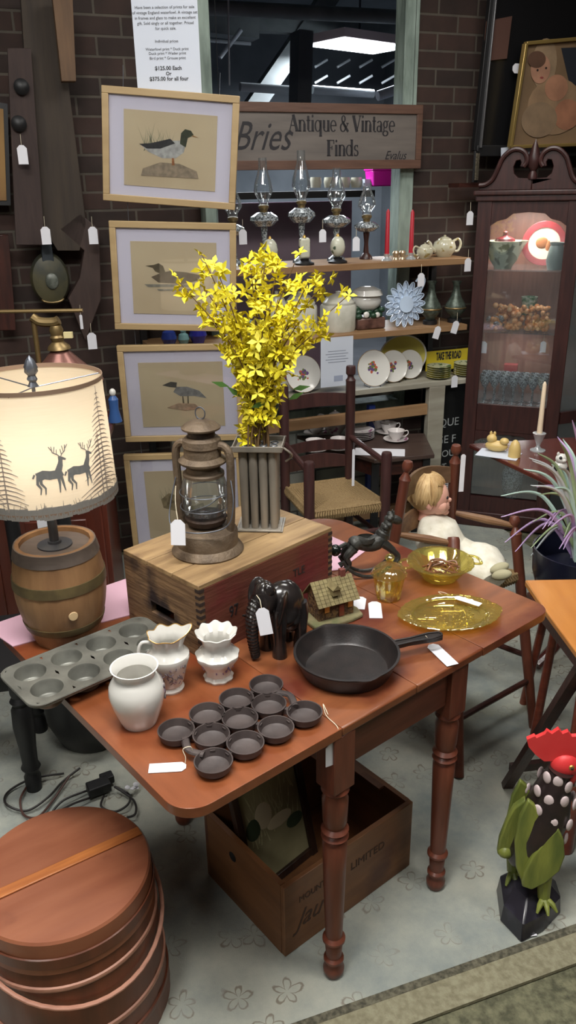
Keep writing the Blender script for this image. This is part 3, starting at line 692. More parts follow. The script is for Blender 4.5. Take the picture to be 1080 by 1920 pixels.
# --- amber oval platter
pp = atz(843, 1158, .73)
t = thing('oval_platter', 'oval amber pressed glass platter with scalloped tab handles', 'platter', pp, radians(7))
pf = lambda a, z, r: 1 + (.012 * cos(28 * a) if r > .1 else 0) + (.06 * max(0, cos(2 * a)) ** 8 if r > .105 else 0)
MB().lathe([(0, .003), (.082, .003), (.086, .005), (.098, .012), (.102, .013), (.126, .016), (.1265, .018), (.125, .019), (.101, .0165), (.094, .013), (.084, .0065), (0, .0055)], seg=96, sx=1, sy=.72, rf=pf).build('plate', M['amber'], t)
MB().tube([(.094 * cos(2 * pi * i / 60), .068 * sin(2 * pi * i / 60), .0125) for i in range(60)], .002, 6, closed=True).build('foot_ridge', M['amber'], t)
mb = MB(); random.seed(5)
for i in range(60):
    a = random.uniform(0, 2 * pi); r = sqrt(random.random()) * .062; mb.ell((r * cos(a), r * .7 * sin(a), .006), (.0025, .0035, .0012), 6, 4, Euler((0, 0, random.random() * 3)).to_matrix())
mb.build('pressed_pattern', M['amber'], t)

# ================================================================== CRATE, LANTERN, CANDLE MOULD, FORSYTHIA
c0, c1, c2 = Vector((-.201, 1.580, 0)), Vector((-.428, 1.758, 0)), Vector((.113, 1.898, 0))
CA = atan2((c2 - c0).y, (c2 - c0).x); LX, LY, HZ = (c2 - c0).length, (c1 - c0).length, .190
MCR = wood('weathered crate boards', (118, 92, 62), (162, 134, 94), 'x', ns=10, k=7, rough=.65, bump=.25, stain=((70, 48, 38), 7, .54))
MCE_ = wood('crate end grain', (92, 68, 48), (136, 106, 74), 'y', ns=12, k=7, rough=.7, bump=.3, stain=((40, 28, 26), 9, .5))
MCF = wood('stained red crate side', (88, 46, 38), (108, 62, 46), 'x', ns=10, k=7, rough=.55, bump=.2, stain=((100, 34, 36), 5, .5))
t = thing('wooden_crate', 'weathered wooden crate turned upside down under the lantern', 'crate', (c0.x, c0.y, .7305), CA); crate = t
def planks(n, gap=.0025):
    for k in range(n):
        w_ = LY / n; MB().box((LX / 2, w_ * (k + .5), HZ - .006), (LX, w_ - gap, .012)).build('top_board', MCR, t, bev=.0015)
planks(3)
MB().box((LX / 2, .007, (HZ - .012) / 2), (LX - .028, .014, HZ - .012)).build('side_board', MCF, t); MB().box((LX / 2, LY - .007, (HZ - .012) / 2), (LX - .028, .014, HZ - .012)).build('side_board', MCF, t)
for x in (.007, LX - .007):
    # end board with an oval hand hole
    z1 = HZ - .012; hw, hz0, hz1 = .045, .055, .085; yc = LY / 2
    mb = MB(); mb.box((x, LY / 2, hz0 / 2), (.014, LY, hz0)); mb.box((x, LY / 2, (hz1 + z1) / 2), (.014, LY, z1 - hz1)); mb.box((x, (yc - hw) / 2, (hz0 + hz1) / 2), (.014, yc - hw, hz1 - hz0)); mb.box((x, (LY + yc + hw) / 2, (hz0 + hz1) / 2), (.014, LY - yc - hw, hz1 - hz0)); mb.build('end_board', MCE_, t)
mb = MB()
for k in range(11):
    z = .010 + k * .0165
    for x in (.007, LX - .007): mb.box((x, -.0004, z), (.0145, .0012, .008)); mb.box((x + (-.0072 if x < .1 else .0072), .007, z), (.001, .0145, .008))
mb.build('finger_joint', mat('dark joint end grain', (46, 32, 26), .8), t)
text('97', .042, M['ink'], t, (.085, -.0005, .075), sx=.7); text('TLE', .030, M['ink'], t, (.30, -.0005, .10), sx=.9)
MR_ = mat('rust', (86, 72, 58), .6, .35, (112, 96, 78), 22, bump=.25, bs=120)
MR2_ = mat('dark rust', (52, 42, 38), .6, .3, (78, 62, 52), 26, bump=.25, bs=120)
ZC = .7305 + HZ
lp_ = atz(390, 1030, ZC); k = mpp(lp_)
t = thing('kerosene_lantern', 'rusty brown kerosene barn lantern with glass globe on the crate', 'lantern', lp_, radians(-20))
def zl(py): return zat(lp_, py) - ZC
HL = zl(783)
s_ = HL / .325
def q_(pr): return [(r * s_, z * s_) for r, z in pr]
MB().lathe(q_([(0, 0), (.084, 0), (.086, .004), (.078, .016), (.073, .020), (.073, .050), (.070, .056), (.055, .062), (.035, .066), (.033, .075), (0, .075)]), seg=40).build('fuel_tank', MR_, t)
MB().cyl((-.055 * s_, -.03 * s_, .058 * s_), (-.055 * s_, -.03 * s_, .067 * s_), .011 * s_).build('filler_cap', MR2_, t)
MB().lathe(q_([(.036, .066), (.046, .074), (.050, .086), (.048, .090), (.034, .094), (0, .094)])).build('burner_cup', MR2_, t)
MB().lathe(q_([(.036, .088), (.050, .100), (.054, .125), (.053, .165), (.047, .185), (.044, .192)]), seg=36).build('glass_globe', M['clear'], t)
MB().lathe(q_([(.044, .188), (.048, .190), (.048, .196), (.040, .202), (.038, .212), (.055, .222), (.056, .227), (.043, .236), (.042, .256), (.045, .260), (.043, .276), (.034, .283), (0, .284)]), seg=36).build('chimney', MR_, t)
MB().lathe(q_([(.031, .282), (.031, .303), (0, .303)]), seg=28).build('vent_neck', MR2_, t)
MB().lathe(q_([(0, .322), (.015, .321), (.034, .313), (.045, .304), (.044, .300), (.03, .302), (0, .303)]), seg=32).build('cap', MR_, t)
mb = MB(); mb.tube([(.012 * s_ * cos(a), 0, (.335 + .014 * sin(a)) * s_) for a in [2 * pi * i / 16 for i in range(16)]], .0016, 6, closed=True); mb.build('lifting_ring', M['steel'], t)
for sg in (-1, 1):
    MB().tube(spl([(sg * .036 * s_, 0, .262 * s_), (sg * .054 * s_, 0, .262 * s_), (sg * .067 * s_, 0, .243 * s_), (sg * .068 * s_, 0, .19 * s_), (sg * .065 * s_, 0, .10 * s_), (sg * .060 * s_, 0, .055 * s_)], 6), .0095 * s_, 10).build('side_tube', MR_, t)
mb = MB()
for z in (.115, .150): mb.tube([(.058 * s_ * cos(a), .058 * s_ * sin(a), z * s_) for a in [2 * pi * i / 28 for i in range(28)]], .0012, 5, closed=True)
mb.tube(spl([(.05 * s_, -.02 * s_, .15 * s_), (.03 * s_, -.05 * s_, .135 * s_), (-.02 * s_, -.055 * s_, .115 * s_)], 6), .0012, 5)
mb.tube(spl([(.065 * s_, 0, .20 * s_), (.085 * s_, -.03 * s_, .14 * s_), (.075 * s_, -.055 * s_, .09 * s_), (0, -.078 * s_, .075 * s_), (-.07 * s_, -.05 * s_, .085 * s_), (-.066 * s_, 0, .20 * s_)], 8), .0016, 6)
mb.build('wire_guard', M['steel'], t)
price_tag('white price tag hanging from the lantern side tube', lp_ + Vector((-.055, -.092, .118)), (radians(80), 0, -.1), (.034, .060), string=[lp_ + Vector((-.055, -.092, .118)), lp_ + Vector((-.062, -.06, .15)), lp_ + Vector((-.066, -.01, .17))])
# candle mould
ma = Vector((-.118, 1.866, ZC)); MA = radians(-5)
mc = atz(490, 985, ZC)
t = thing('candle_mold', 'old grey tin candle mould standing on the crate behind the lantern', 'candle mold', mc, MA); mold = t
MTI = mat('aged tin', (124, 118, 108), .42, .4, (152, 144, 132), 16, stretch=(1, 1, .3), bump=.1, bs=60)
HM = zat(mc, 830) - ZC
MB().prism(rect(.112, .088), 0, .006).build('base_plate', MTI, t, bev=.002); MB().prism(rect(.120, .096), .002, .004).build('base_flange', MTI, t)
for i in range(4):
    for j in range(3): MB().lathe([(0, .006), (.0095, .006), (.0125, HM - .012)], (-.037 + i * .0247, -.027 + j * .027, 0), 16).build('candle_tube', MTI, t)
mb = MB(); mb.prism(rect(.118, .092), HM - .012, HM - .008)
for (cx_, cy_, w_, d_) in ((0, -.048, .124, .003), (0, .048, .124, .003), (-.061, 0, .003, .098), (.061, 0, .003, .098)): mb.box((cx_, cy_, HM - .003), (w_, d_, .014), taper=1.05)
mb.build('top_tray', MTI, t, bev=.0008)
mb = MB()
for i in range(4):
    for j in range(3): mb.tube([(-.037 + i * .0247 + .009 * cos(2 * pi * k / 12), -.027 + j * .027 + .009 * sin(2 * pi * k / 12), HM - .007) for k in range(12)], .0015, 5, closed=True)
mb.build('tube_rim', M['steel'], t)
MB().tube(spl([(.062, -.01, HM - .01), (.078, -.01, HM - .022), (.082, 0, HM - .035), (.066, .005, HM - .05)], 5), .003, 6).build('handle', MTI, t)
# forsythia
MY = mat('forsythia yellow', (222, 204, 26), .6, c2=(238, 226, 64), ns=30); MBR = mat('forsythia twig', (96, 72, 42), .7); MLF = mat('leaf green', (72, 110, 48), .6)
fb = thing('forsythia_bouquet', 'artificial yellow forsythia branches standing in the tin candle mould', 'bouquet', mc + Vector((0, 0, HM)), 0)
tips = [(336, 515), (378, 462), (398, 590), (412, 505), (440, 560), (468, 480), (500, 462), (522, 470), (552, 480), (578, 515), (612, 512), (652, 540), (600, 600), (560, 590), (430, 620), (470, 640), (520, 620), (545, 660), (500, 560), (450, 700), (385, 530)]
random.seed(21)
for i, (x, y) in enumerate(tips):
    Yd = mc.y + random.uniform(-.09, .09); tip = aty(x, y + 14, Yd) - fb.location
    b0 = Vector((random.uniform(-.02, .02), random.uniform(-.015, .015), -.10)); b1 = Vector((b0.x * 1.3, b0.y * 1.3, .03))
    mid = b1.lerp(tip, .5) + Vector((-(tip.x) * .18, random.uniform(-.02, .02), .02))
    path = spl([b0, b1, mid, tip], 10); n = len(path)
    br = MB().tube(path, [.0028 - .0018 * j / n for j in range(n)], 6).build('branch', MBR, fb)
    mb = MB()
    L_ = (tip - b1).length; cnt = int(12 + 52 * L_)
    for j in range(cnt):
        f0 = random.uniform(.42 if L_ > .2 else .3, 1.0) if j else 1.0
        p = path[min(n - 1, int(f0 * (n - 1)))] + Vector([random.uniform(-.024, .024) for _ in range(3)])
        R = Euler((random.uniform(-1.2, 1.6) + .6, random.uniform(-1, 1), random.uniform(0, 6))).to_matrix(); sz = random.uniform(.017, .026)
        for k in range(4):
            a = k * pi / 2; d1 = Vector((cos(a), sin(a), 0)); d2 = Vector((-sin(a), cos(a), 0))
            q0 = [Vector((0, 0, 0)), d1 * sz * .5 + d2 * sz * .26 + Vector((0, 0, .2 * sz)), d1 * sz * 1.05 + Vector((0, 0, .1 * sz)), d1 * sz * .5 - d2 * sz * .26 + Vector((0, 0, .2 * sz)), Vector((0, 0, -.2 * sz))]
            mb.add([p + R @ v for v in q0], [(0, 1, 2, 3), (0, 4, 1), (0, 3, 4)])
    mb.build('blossoms', MY, br, sharp=80)
mb = MB()
for (x, y, a) in ((452, 745, 2.4), (470, 765, .4), (540, 750, .5), (430, 725, 2.8), (520, 700, 1.0), (548, 730, .2)):
    p = aty(x, y, mc.y - .02) - fb.location; d = Vector((cos(a), -.2, sin(a))); e2 = Vector((-sin(a), 0, cos(a)))
    mb.add([p, p + d * .02 + e2 * .007, p + d * .045, p + d * .02 - e2 * .007, p + d * .02 + Vector((0, .004, 0))], [(0, 3, 2, 1), (0, 1, 4), (1, 2, 4), (2, 3, 4), (3, 0, 4)])
mb.build('leaves', MLF, fb)

# ================================================================== BARREL LAMP
lx = atz(126, 1188, .73); 
MBA = wood('barrel staves', (156, 118, 80), (126, 92, 62), 'z', ns=8, k=8, rough=.5, bump=.12, stain=((90, 62, 42), 6, .56))
MHP = mat('barrel hoop', (112, 98, 66), .5, .4, (88, 76, 54), 20, bump=.1); MGY = wood('grey barrel rim', (94, 84, 78), (112, 100, 92), 'x', rough=.5)
t = thing('table_lamp', 'table lamp on a small wooden barrel with deer silhouette drum shade', 'lamp', lx, 0)
ZBt = .250
def rb(z): return .072 + .030 * sin(pi * min(1, max(0, (z + .01) / (ZBt + .04)))) + .010 * z / ZBt
pr = [(0, 0), (rb(0), 0)] + [(rb(ZBt * i / 16), ZBt * i / 16) for i in range(1, 17)] + [(rb(ZBt) - .010, ZBt), (rb(ZBt) - .011, ZBt - .012), (0, ZBt - .012)]
MB().lathe(pr, seg=54, rf=lambda a, z, r: 1 - (.012 if (round(a * 54 / 2 / pi) % 3 == 0) else 0)).build('barrel', MBA, t, sharp=60)
for (za, zb, m_) in ((.222, .2505, MGY), (.150, .175, MHP), (.042, .060, MHP)):
    MB().lathe([(rb(za) + .0, za), (rb(za) + .0022, za), (rb((za + zb) / 2) + .0024, (za + zb) / 2), (rb(zb) + .0022, zb), (rb(zb) - .001, zb)], seg=54).build('hoop', m_, t)
a = radians(-62); zz = .10; MB().lathe([(0, 0), (.011, 0), (.010, .003), (0, .0035)], (cos(a) * rb(zz), sin(a) * rb(zz), zz), 20, axis=(cos(a), sin(a), 0)).build('bung', mat('pale wood bung', (196, 168, 128), .6), t)
MB().lathe([(0, ZBt - .0118), (rb(ZBt) - .012, ZBt - .0118), (rb(ZBt) - .012, ZBt - .0105), (0, ZBt - .0105)], seg=48).build('barrel_head', MGY, t)
MB().lathe([(0, ZBt - .012), (.040, ZBt - .012), (.040, ZBt - .007), (.016, ZBt - .004), (.015, ZBt + .002), (0, ZBt + .002)], seg=32).build('flange', M['steel'], t)
MB().cyl((0, 0, ZBt - .01), (0, 0, .47), .011).build('stem', M['steel'], t)
z0s, z1s, r0s, r1s = .372, .632, .156, .147
sm, tt, b = newmat('linen shade'); out = tt.nodes['Material Output']
tt.nodes.remove(b); df = tt.nodes.new('ShaderNodeBsdfDiffuse'); df.inputs[0].default_value = L((226, 210, 182)); tl = tt.nodes.new('ShaderNodeBsdfTranslucent'); tl.inputs[0].default_value = L((232, 212, 178))
mx = tt.nodes.new('ShaderNodeMixShader'); mx.inputs[0].default_value = .5; tt.links.new(df.outputs[0], mx.inputs[1]); tt.links.new(tl.outputs[0], mx.inputs[2]); tt.links.new(mx.outputs[0], out.inputs[0])
wv = tt.nodes.new('ShaderNodeTexNoise'); wv.inputs['Scale'].default_value = 60; tc = tt.nodes.new('ShaderNodeTexCoord'); mp = tt.nodes.new('ShaderNodeMapping'); mp.inputs['Scale'].default_value = (.3, .3, 12)
tt.links.new(tc.outputs['Object'], mp.inputs[0]); tt.links.new(mp.outputs[0], wv.inputs['Vector']); cr = tt.nodes.new('ShaderNodeValToRGB'); cr.color_ramp.elements[0].color = L((220, 208, 186)); cr.color_ramp.elements[1].color = L((240, 232, 214)); tt.links.new(wv.outputs['Fac'], cr.inputs[0]); tt.links.new(cr.outputs[0], tl.inputs[0])
sh = MB().lathe([(r0s, z0s), (r1s, z1s)], seg=72).build('lamp_shade', sm, t)
for (z, r) in ((z0s, r0s), (z1s, r1s)):
    MB().lathe([(r - .001, z - .004), (r + .0015, z - .004), (r + .0015, z + .005), (r - .001, z + .005), (r - .001, z - .004)], seg=72).build('shade_trim', mat('brown shade tape', (118, 96, 78), .7), sh)
def shade_ink(name, c):
    m_, t_, b_ = newmat(name); t_.nodes.remove(b_); d1_ = t_.nodes.new('ShaderNodeBsdfDiffuse'); d1_.inputs[0].default_value = L(c); d2_ = t_.nodes.new('ShaderNodeBsdfTranslucent'); d2_.inputs[0].default_value = L(c)
    x_ = t_.nodes.new('ShaderNodeMixShader'); t_.links.new(d1_.outputs[0], x_.inputs[1]); t_.links.new(d2_.outputs[0], x_.inputs[2]); t_.links.new(x_.outputs[0], t_.nodes['Material Output'].inputs[0]); return m_
MSI = shade_ink('grey silhouette ink', (150, 150, 148))
def onshade(x, z, off=.0016):     # x = arc length from the camera-facing line (to the right), z above bottom
    r = r0s + (r1s - r0s) * z / (z1s - z0s) + off; a = a0s + x / r; return Vector((r * cos(a), r * sin(a), z0s + z))
a0s = atan2(-lx.y, -lx.x)
def stroke(mb, pts, w0, w1=None):
    w1 = w0 if w1 is None else w1
    for i in range(len(pts) - 1):
        a, b = Vector(pts[i]), Vector(pts[i + 1]); d = (b - a); 
        if d.length < 1e-6: continue
        d.normalize(); n_ = Vector((-d.y, d.x)); f0, f1 = i / (len(pts) - 1), (i + 1) / (len(pts) - 1); wa, wb_ = (w0 + (w1 - w0) * f0) / 2, (w0 + (w1 - w0) * f1) / 2
        a -= d * wa * .3; b += d * wb_ * .3
        q4 = [a - n_ * wa, b - n_ * wb_, b + n_ * wb_, a + n_ * wa]
        mb.add([onshade(p.x, p.y) for p in q4] + [onshade(p.x, p.y, .0008) for p in q4], [(0, 1, 2, 3), (7, 6, 5, 4), (0, 4, 5, 1), (1, 5, 6, 2), (2, 6, 7, 3), (3, 7, 4, 0)])
def deer(x, z, s_):
    mb = MB(); P = lambda *ps: [(x + a * s_, z + b * s_) for a, b in ps]
    for k in range(10):   # body as overlapping strokes
        pass
    stroke(mb, P((-.018, .030), (-.010, .033), (0, .031), (.010, .031), (.018, .034)), .015 * s_, .014 * s_)
    stroke(mb, P((.013, .034), (.018, .046), (.020, .056)), .012 * s_, .006 * s_); stroke(mb, P((.017, .057), (.022, .057), (.028, .054)), .007 * s_, .003 * s_)
    for pts_ in (((-.019, .030), (-.021, .018), (-.016, .010), (-.018, 0)), ((-.015, .028), (-.015, .018), (-.009, .010), (-.010, 0)), ((.013, .028), (.014, .014), (.013, 0)), ((.017, .030), (.020, .014), (.022, .002))): stroke(mb, P(*pts_), .0055 * s_, .0018 * s_)
    stroke(mb, P((-.024, .034), (-.027, .028)), .003 * s_)
    for sg in (-1, 1):
        stroke(mb, P((.020, .059), (.019 + sg * .004, .064), (.018 + sg * .010, .068), (.018 + sg * .011, .078)), .0014 * s_)
        for (ax, az, bx, bz) in ((.004, .064, .003, .072), (.008, .067, .006, .077), (.011, .072, .015, .078)): stroke(mb, P((.018 + sg * ax, az), (.018 + sg * bx, bz)), .0012 * s_)
    mb.build('deer_print', MSI, sh)
def xs(px, py):           # pixel -> shade coordinates by searching the shade surface
    best = None
    for i in range(-60, 61):
        for j in range(0, 29):
            X = i * .003; Z = j * .01; q = proj(lx + onshade(X, Z)); e = (q[0] - px) ** 2 + (q[1] - py) ** 2
            if best is None or e < best[0]: best = (e, X, Z)
    return best[1], best[2]
d1 = xs(97, 925); d2 = xs(150, 918)
deer(d1[0], d1[1], 1.28); deer(d2[0] + .004, d2[1], 1.24)
def treep(x, z, h, s_=1, seed=1):
    mb = MB(); random.seed(seed); stroke(mb, [(x, z), (x, z + h)], .004, .001)
    n_ = int(h / .011)
    for k in range(n_):
        zz = z + h * .12 + (h * .86) * k / n_; L_ = (h * .30) * (1 - k / n_) * random.uniform(.6, 1.1) + .004
        for sg in (-1, 1): stroke(mb, [(x, zz), (x + sg * L_ * .6, zz - L_ * .12), (x + sg * L_, zz - L_ * .3)], .0032, .001)
    mb.build('tree_print', shade_ink('faded tree ink', (176, 166, 156)), sh)
tx = xs(198, 905); treep(tx[0] + .006, .012, .24, 1, 2); tx = xs(12, 930); treep(tx[0], .012, .17, 1, 3); treep(tx[0] - .05, .012, .2, 1, 4); treep(tx[0] + .22, .012, .15, 1, 6)
mb = MB(); random.seed(9); hx = [-.2 + i * .01 for i in range(44)]
for x in hx: stroke(mb, [(x, .006 + 0), (x + .011, .006)], .020 + random.uniform(0, .010))
for i in range(50): x = random.uniform(-.16, .2); stroke(mb, [(x, .012), (x + random.uniform(-.006, .006), .020 + random.uniform(0, .012))], .0016, .0006)
mb.build('grass_print', shade_ink('grey ground ink', (160, 156, 150)), sh)
mb = MB()
for k in range(3): a = k * 2.09 + .5; mb.tube([(0, 0, z1s - .018), (r1s * cos(a), r1s * sin(a), z1s - .004)], .0015, 5)
mb.build('spider_frame', M['steel'], sh)
MB().cyl((0, 0, .46), (0, 0, z1s - .015), .004).build('harp', M['steel'], t)
MB().ell((0, 0, .50), (.028, .028, .042), 16, 12).build('bulb', emis('bulb', (255, 242, 228), 29), t)
MB().lathe([(0, z1s - .018), (.011, z1s - .016), (.007, z1s - .006), (.011, z1s + .0), (.008, z1s + .008), (.013, z1s + .016), (.014, z1s + .026), (.008, z1s + .042), (0, z1s + .052)], seg=16, rf=lambda a, z, r: 1 + .12 * cos(6 * a + z * 200)).build('finial', M['steel'], t)
# ================================================================== NEAR FLOOR THINGS
# --- firkin (lidded wooden bucket)
MFK = wood('firkin staves', (112, 60, 38), (86, 46, 30), 'z', ns=7, k=7, rough=.4, bump=.08, coat=.15); MFL2 = wood('firkin lid', (150, 92, 64), (128, 72, 48), 'x', ns=8, k=5, rough=.45, coat=.15, stain=((104, 54, 36), 7, .6))
MHB = wood('bent hickory hoop', (186, 134, 112), (160, 112, 92), 'x', rough=.45)
t = thing('firkin_bucket', 'lidded brown wooden firkin bucket with bent wood bail on the rug', 'bucket', (-.50, 1.31, .0005), radians(33))
zb_, zt_, rb_, rt_ = 0, .385, .205, .184
R_ = lambda z: rb_ + (rt_ - rb_) * z / zt_
MB().lathe([(0, .0), (R_(0), 0), (R_(.18), .18), (R_(.30), .30), (R_(.31) - .004, .31), (0, .31)], seg=90, rf=lambda a, z, r: 1 - (.006 if (round(a * 90 / 2 / pi) % 6 == 0) else 0)).build('bucket_body', MFK, t)
MB().lathe([(R_(.31) - .002, .302), (R_(.32) + .004, .304), (R_(.38) + .004, .380), (R_(.38), .385), (0, .386)], seg=90, rf=lambda a, z, r: 1).build('lid', MFL2, t)
MB().prism([(-.183, -.010), (-.183, .016), (.183, .016), (.183, -.010)], .386, .3905).build('lid_batten', wood('batten', (190, 118, 62), (150, 84, 42), 'x', rough=.4), t, bev=.002)
for z, w_ in ((.262, .007), (.12, .008), (.06, .010)):
    MB().lathe([(R_(z - w_), z - w_), (R_(z) + .003, z - w_ * .7), (R_(z) + .004, z), (R_(z) + .003, z + w_ * .7), (R_(z + w_), z + w_)], seg=90).build('hoop', MHB if z > .1 else MFK, t)
MB().lathe([(R_(.33) + .004, .318), (R_(.33) + .0065, .320), (R_(.33) + .0065, .345), (R_(.33) + .004, .347)], seg=90).build('lid_band', MFK, t)
pa_ = radians(10)
for s_ in (0, 1):
    a = pa_ + pi * s_; MB().cyl((cos(a) * (R_(.30) - .003), sin(a) * (R_(.30) - .003), .295), (cos(a) * (R_(.30) + .022), sin(a) * (R_(.30) + .022), .295), .008).build('bail_peg', MFK, t)
mb = []
for i in range(25):
    f0 = i / 24; a = pa_ - pi * f0; z = .295 - .085 * sin(pi * f0); mb.append((cos(a) * (R_(z) + .012), sin(a) * (R_(z) + .012), z))
MB().tube(mb, .005, 8, flat=.8).build('bail_handle', MHB, t)
price_tag('white price tag hanging from the bail of the lidded bucket', atz(97, 1846, .20) + Vector((.0, -.02, 0)), (radians(88), 0, -.1), (.032, .062), string=[atz(97, 1846, .20) + Vector((0, -.02, 0)), atz(97, 1838, .215) + Vector((0, -.005, .0)), atz(98, 1838, .215) + Vector((0, 0, .0))])

# --- rooster
rp = atz(988, 1700, 0)
t = thing('rooster_figurine', 'painted wooden rooster with red comb, white spots and green wings on the rug', 'rooster figure', (rp.x, rp.y, 0), radians(-8)); t.scale = (.98, .98, .965)
# local x = facing direction (to the right)
MRB = mat('rooster base', (38, 36, 44), .3, c2=(66, 64, 76), ns=14, lo=.5, hi=.75); MRK = mat('brown black plumage', (52, 38, 36), .35, c2=(34, 27, 27), ns=14); MSP = mat('white painted spots', (214, 196, 196), .5)
MGR = mat('green painted feathers', (92, 104, 48), .45, c2=(132, 138, 62), ns=24, stretch=(1, 1, .25), bump=.3, bs=60); MRD = mat('rooster red', (214, 48, 52), .45, c2=(226, 66, 66), ns=10)
mb = MB()
lv = [(0, [(-.075, -.055), (-.03, -.115), (.03, -.075), (.085, -.01), (.08, .05), (-.02, .085), (-.075, .045)], 1.0), (.055, None, .93), (.092, None, .55)]
base = lv[0][1]; rows = []
for z, _, k in lv: rows += [(x * k, y * k + (0 if z < .08 else .005), z) for x, y in base]
n = len(base); mb.add(rows + [(0, 0, .098)], [tuple(range(n))[::-1]] + [(j * n + i, j * n + (i + 1) % n, (j + 1) * n + (i + 1) % n, (j + 1) * n + i) for j in range(2) for i in range(n)] + [(2 * n + i, 2 * n + (i + 1) % n, 3 * n) for i in range(n)])
mb.build('rock_base', MRB, t, bev=.004, sharp=20)
ax = [Vector(p) for p in ((-.045, 0, .155), (-.028, 0, .20), (-.002, 0, .26), (.016, 0, .33), (.024, 0, .39), (.030, 0, .435), (.036, 0, .468))]
rr = [.022, .050, .066, .065, .052, .038, .028]
path = spl(ax, 5); rad = [rr[min(int(i / 5), 5)] * (1 - (i % 5) / 5) + rr[min(int(i / 5) + 1, 6)] * ((i % 5) / 5) for i in range(len(path))]
MB().tube(path, rad, 24, flat=.86).build('body', MRK, t)
mb = MB()
# white spots sit on the camera side and both flanks
random.seed(4)
SPT = [(.93, -2.5), (.90, -1.75), (.86, -1.0), (.76, -2.6), (.72, -1.9), (.70, -1.2), (.66, -.5), (.60, -2.2), (.56, -1.5), (.52, -.8), (.44, -1.2), (.38, -.5), (.30, -1.0), (.80, .1), (.62, .3), (.86, 1.2), (.7, 1.6), (.55, 1.1), (.8, 2.4), (.62, 2.5), (.45, 1.8), (.45, .4)]
for f0, ang in SPT:
    k = int(f0 * (len(path) - 1)); p = path[k]; r = rad[k]
    nx_ = Vector((cos(ang), sin(ang) * .86, 0)); mb.ell(p + nx_ * (r + .004), (.0050, .0120, .0170), 14, 8, Euler((0, 0, ang)).to_matrix())
mb.build('spots', MSP, t)
mb = MB(); mb.ell((.046, 0, .478), (.036, .024, .034), 20, 14); mb.ell((.060, -.010, .452), (.014, .008, .028), 12, 8); mb.ell((.060, .010, .452), (.014, .008, .028), 12, 8); mb.build('head', MRD, t)
cb = [(-.052, .548), (-.035, .560), (-.030, .555), (-.012, .568), (-.008, .578), (.004, .570), (.018, .585), (.028, .572), (.040, .580), (.050, .566), (.062, .568), (.078, .536), (.074, .500), (.050, .495), (.018, .490), (-.006, .487), (-.028, .505), (-.046, .527)]
MB().prism(cb, -.006, .006, lambda p: Vector((p.x, p.z, p.y))).build('comb', MRD, t, bev=.002)
MB().lathe([(.013, 0), (.010, .014), (.004, .030), (0, .034)], (.076, 0, .484), 12, axis=(1, 0, -.05)).build('beak', mat('beak green', (150, 158, 60), .5), t)
for s_ in (-1, 1):
    e = MB().lathe([(.008, 0), (.006, .003), (0, .004)], (.055, s_ * .020, .486), 14, axis=(0.2, s_, 0)).build('eye', M['gold'], t); MB().ell((.056, s_ * .0242, .486), .0032, 8, 6).build('pupil', M['black'], e)
def leafp(pts, off, th, nm, tilt=0):
    mb = MB(); n = 12; 
    # curved thick feather: pts = outline in (x,z); off=y
    mb.prism(pts, off - th / 2, off + th / 2, lambda p: Vector((p.x, p.z + tilt * (p.y - .2), p.y))); return mb.build(nm, MGR, t, bev=.004)
wing = [(-.036, .146), (-.034, .19), (-.018, .245), (.010, .300), (.034, .335), (.050, .30), (.058, .25), (.050, .205), (.022, .165), (-.010, .138)]
leafp(wing, -.062, .016, 'wing', .05); leafp(wing, .062, .016, 'wing', -.05)
tail = [(-.030, .134), (-.052, .19), (-.062, .27), (-.056, .345), (-.040, .398), (-.024, .385), (.000, .34), (.018, .28), (.010, .21), (-.010, .15)]
tl2 = [(-.062, .175), (-.094, .19), (-.092, .24), (-.080, .30), (-.066, .345), (-.040, .375), (-.036, .32), (-.044, .25), (-.05, .20)]
leafp(tail, -.050, .014, 'tail_feather', .06); leafp([(x - .01, z) for x, z in tail], .030, .014, 'tail_feather'); leafp(tl2, -.008, .020, 'tail_feather')
MB().ell((-.074, -.012, .198), (.020, .018, .018), 14, 10).build('tail_knob', MGR, t)
for y, x in ((-.042, .022), (.036, -.045)):
    mb = MB(); mb.tube([(x, y, .185), (x + .002, y - .004, .13), (x + .004, y - .008, .092)], [.020, .017, .015], 10)
    for a in (-.9, -.2, .5): mb.tube([(x + .004, y - .008, .095), (x + .004 + .026 * cos(a - 1.2), y - .008 + .026 * sin(a - 1.2), .088), (x + .004 + .040 * cos(a - 1.2), y - .008 + .040 * sin(a - 1.2), .074)], [.009, .007, .003], 8)
    mb.build('leg', MGR, t)
flat_tag2('white price tag on the rug under the black base of the rooster', (972, 1712), (993, 1756), .040, z=.0065)

# --- crate of prints under the table
k0, k1, k2 = atz(535, 1795, .001), atz(768, 1622, .001), atz(388, 1690, .001)
u_ = (k1 - k0).normalized(); CA2 = atan2(u_.y, u_.x); LX2 = (k1 - k0).length; v_ = Vector((-u_.y, u_.x, 0)); LY2 = .335; HZ2 = zat(k0, 1668)
MC2 = wood('varnished box board', (128, 86, 52), (104, 66, 40), 'x', ns=8, k=6, rough=.5, bump=.1, stain=((86, 52, 36), 5, .55)); MC3 = wood('varnished box end', (124, 82, 50), (100, 64, 38), 'y', ns=8, k=6, rough=.5, bump=.1)
t = thing('stencilled_crate', 'open wooden box with faded stencilled lettering under the table', 'crate', k0, CA2); T2 = .014
MB().box((LX2 / 2, T2 / 2, HZ2 / 2), (LX2, T2, HZ2)).build('side_board', MC2, t, bev=.002); MB().box((LX2 / 2, LY2 - T2 / 2, HZ2 / 2), (LX2, T2, HZ2)).build('side_board', MC2, t, bev=.002)
MB().box((LX2 / 2, LY2 / 2, .007), (LX2 - .03, LY2 - .03, .012)).build('bottom_board', MC2, t)
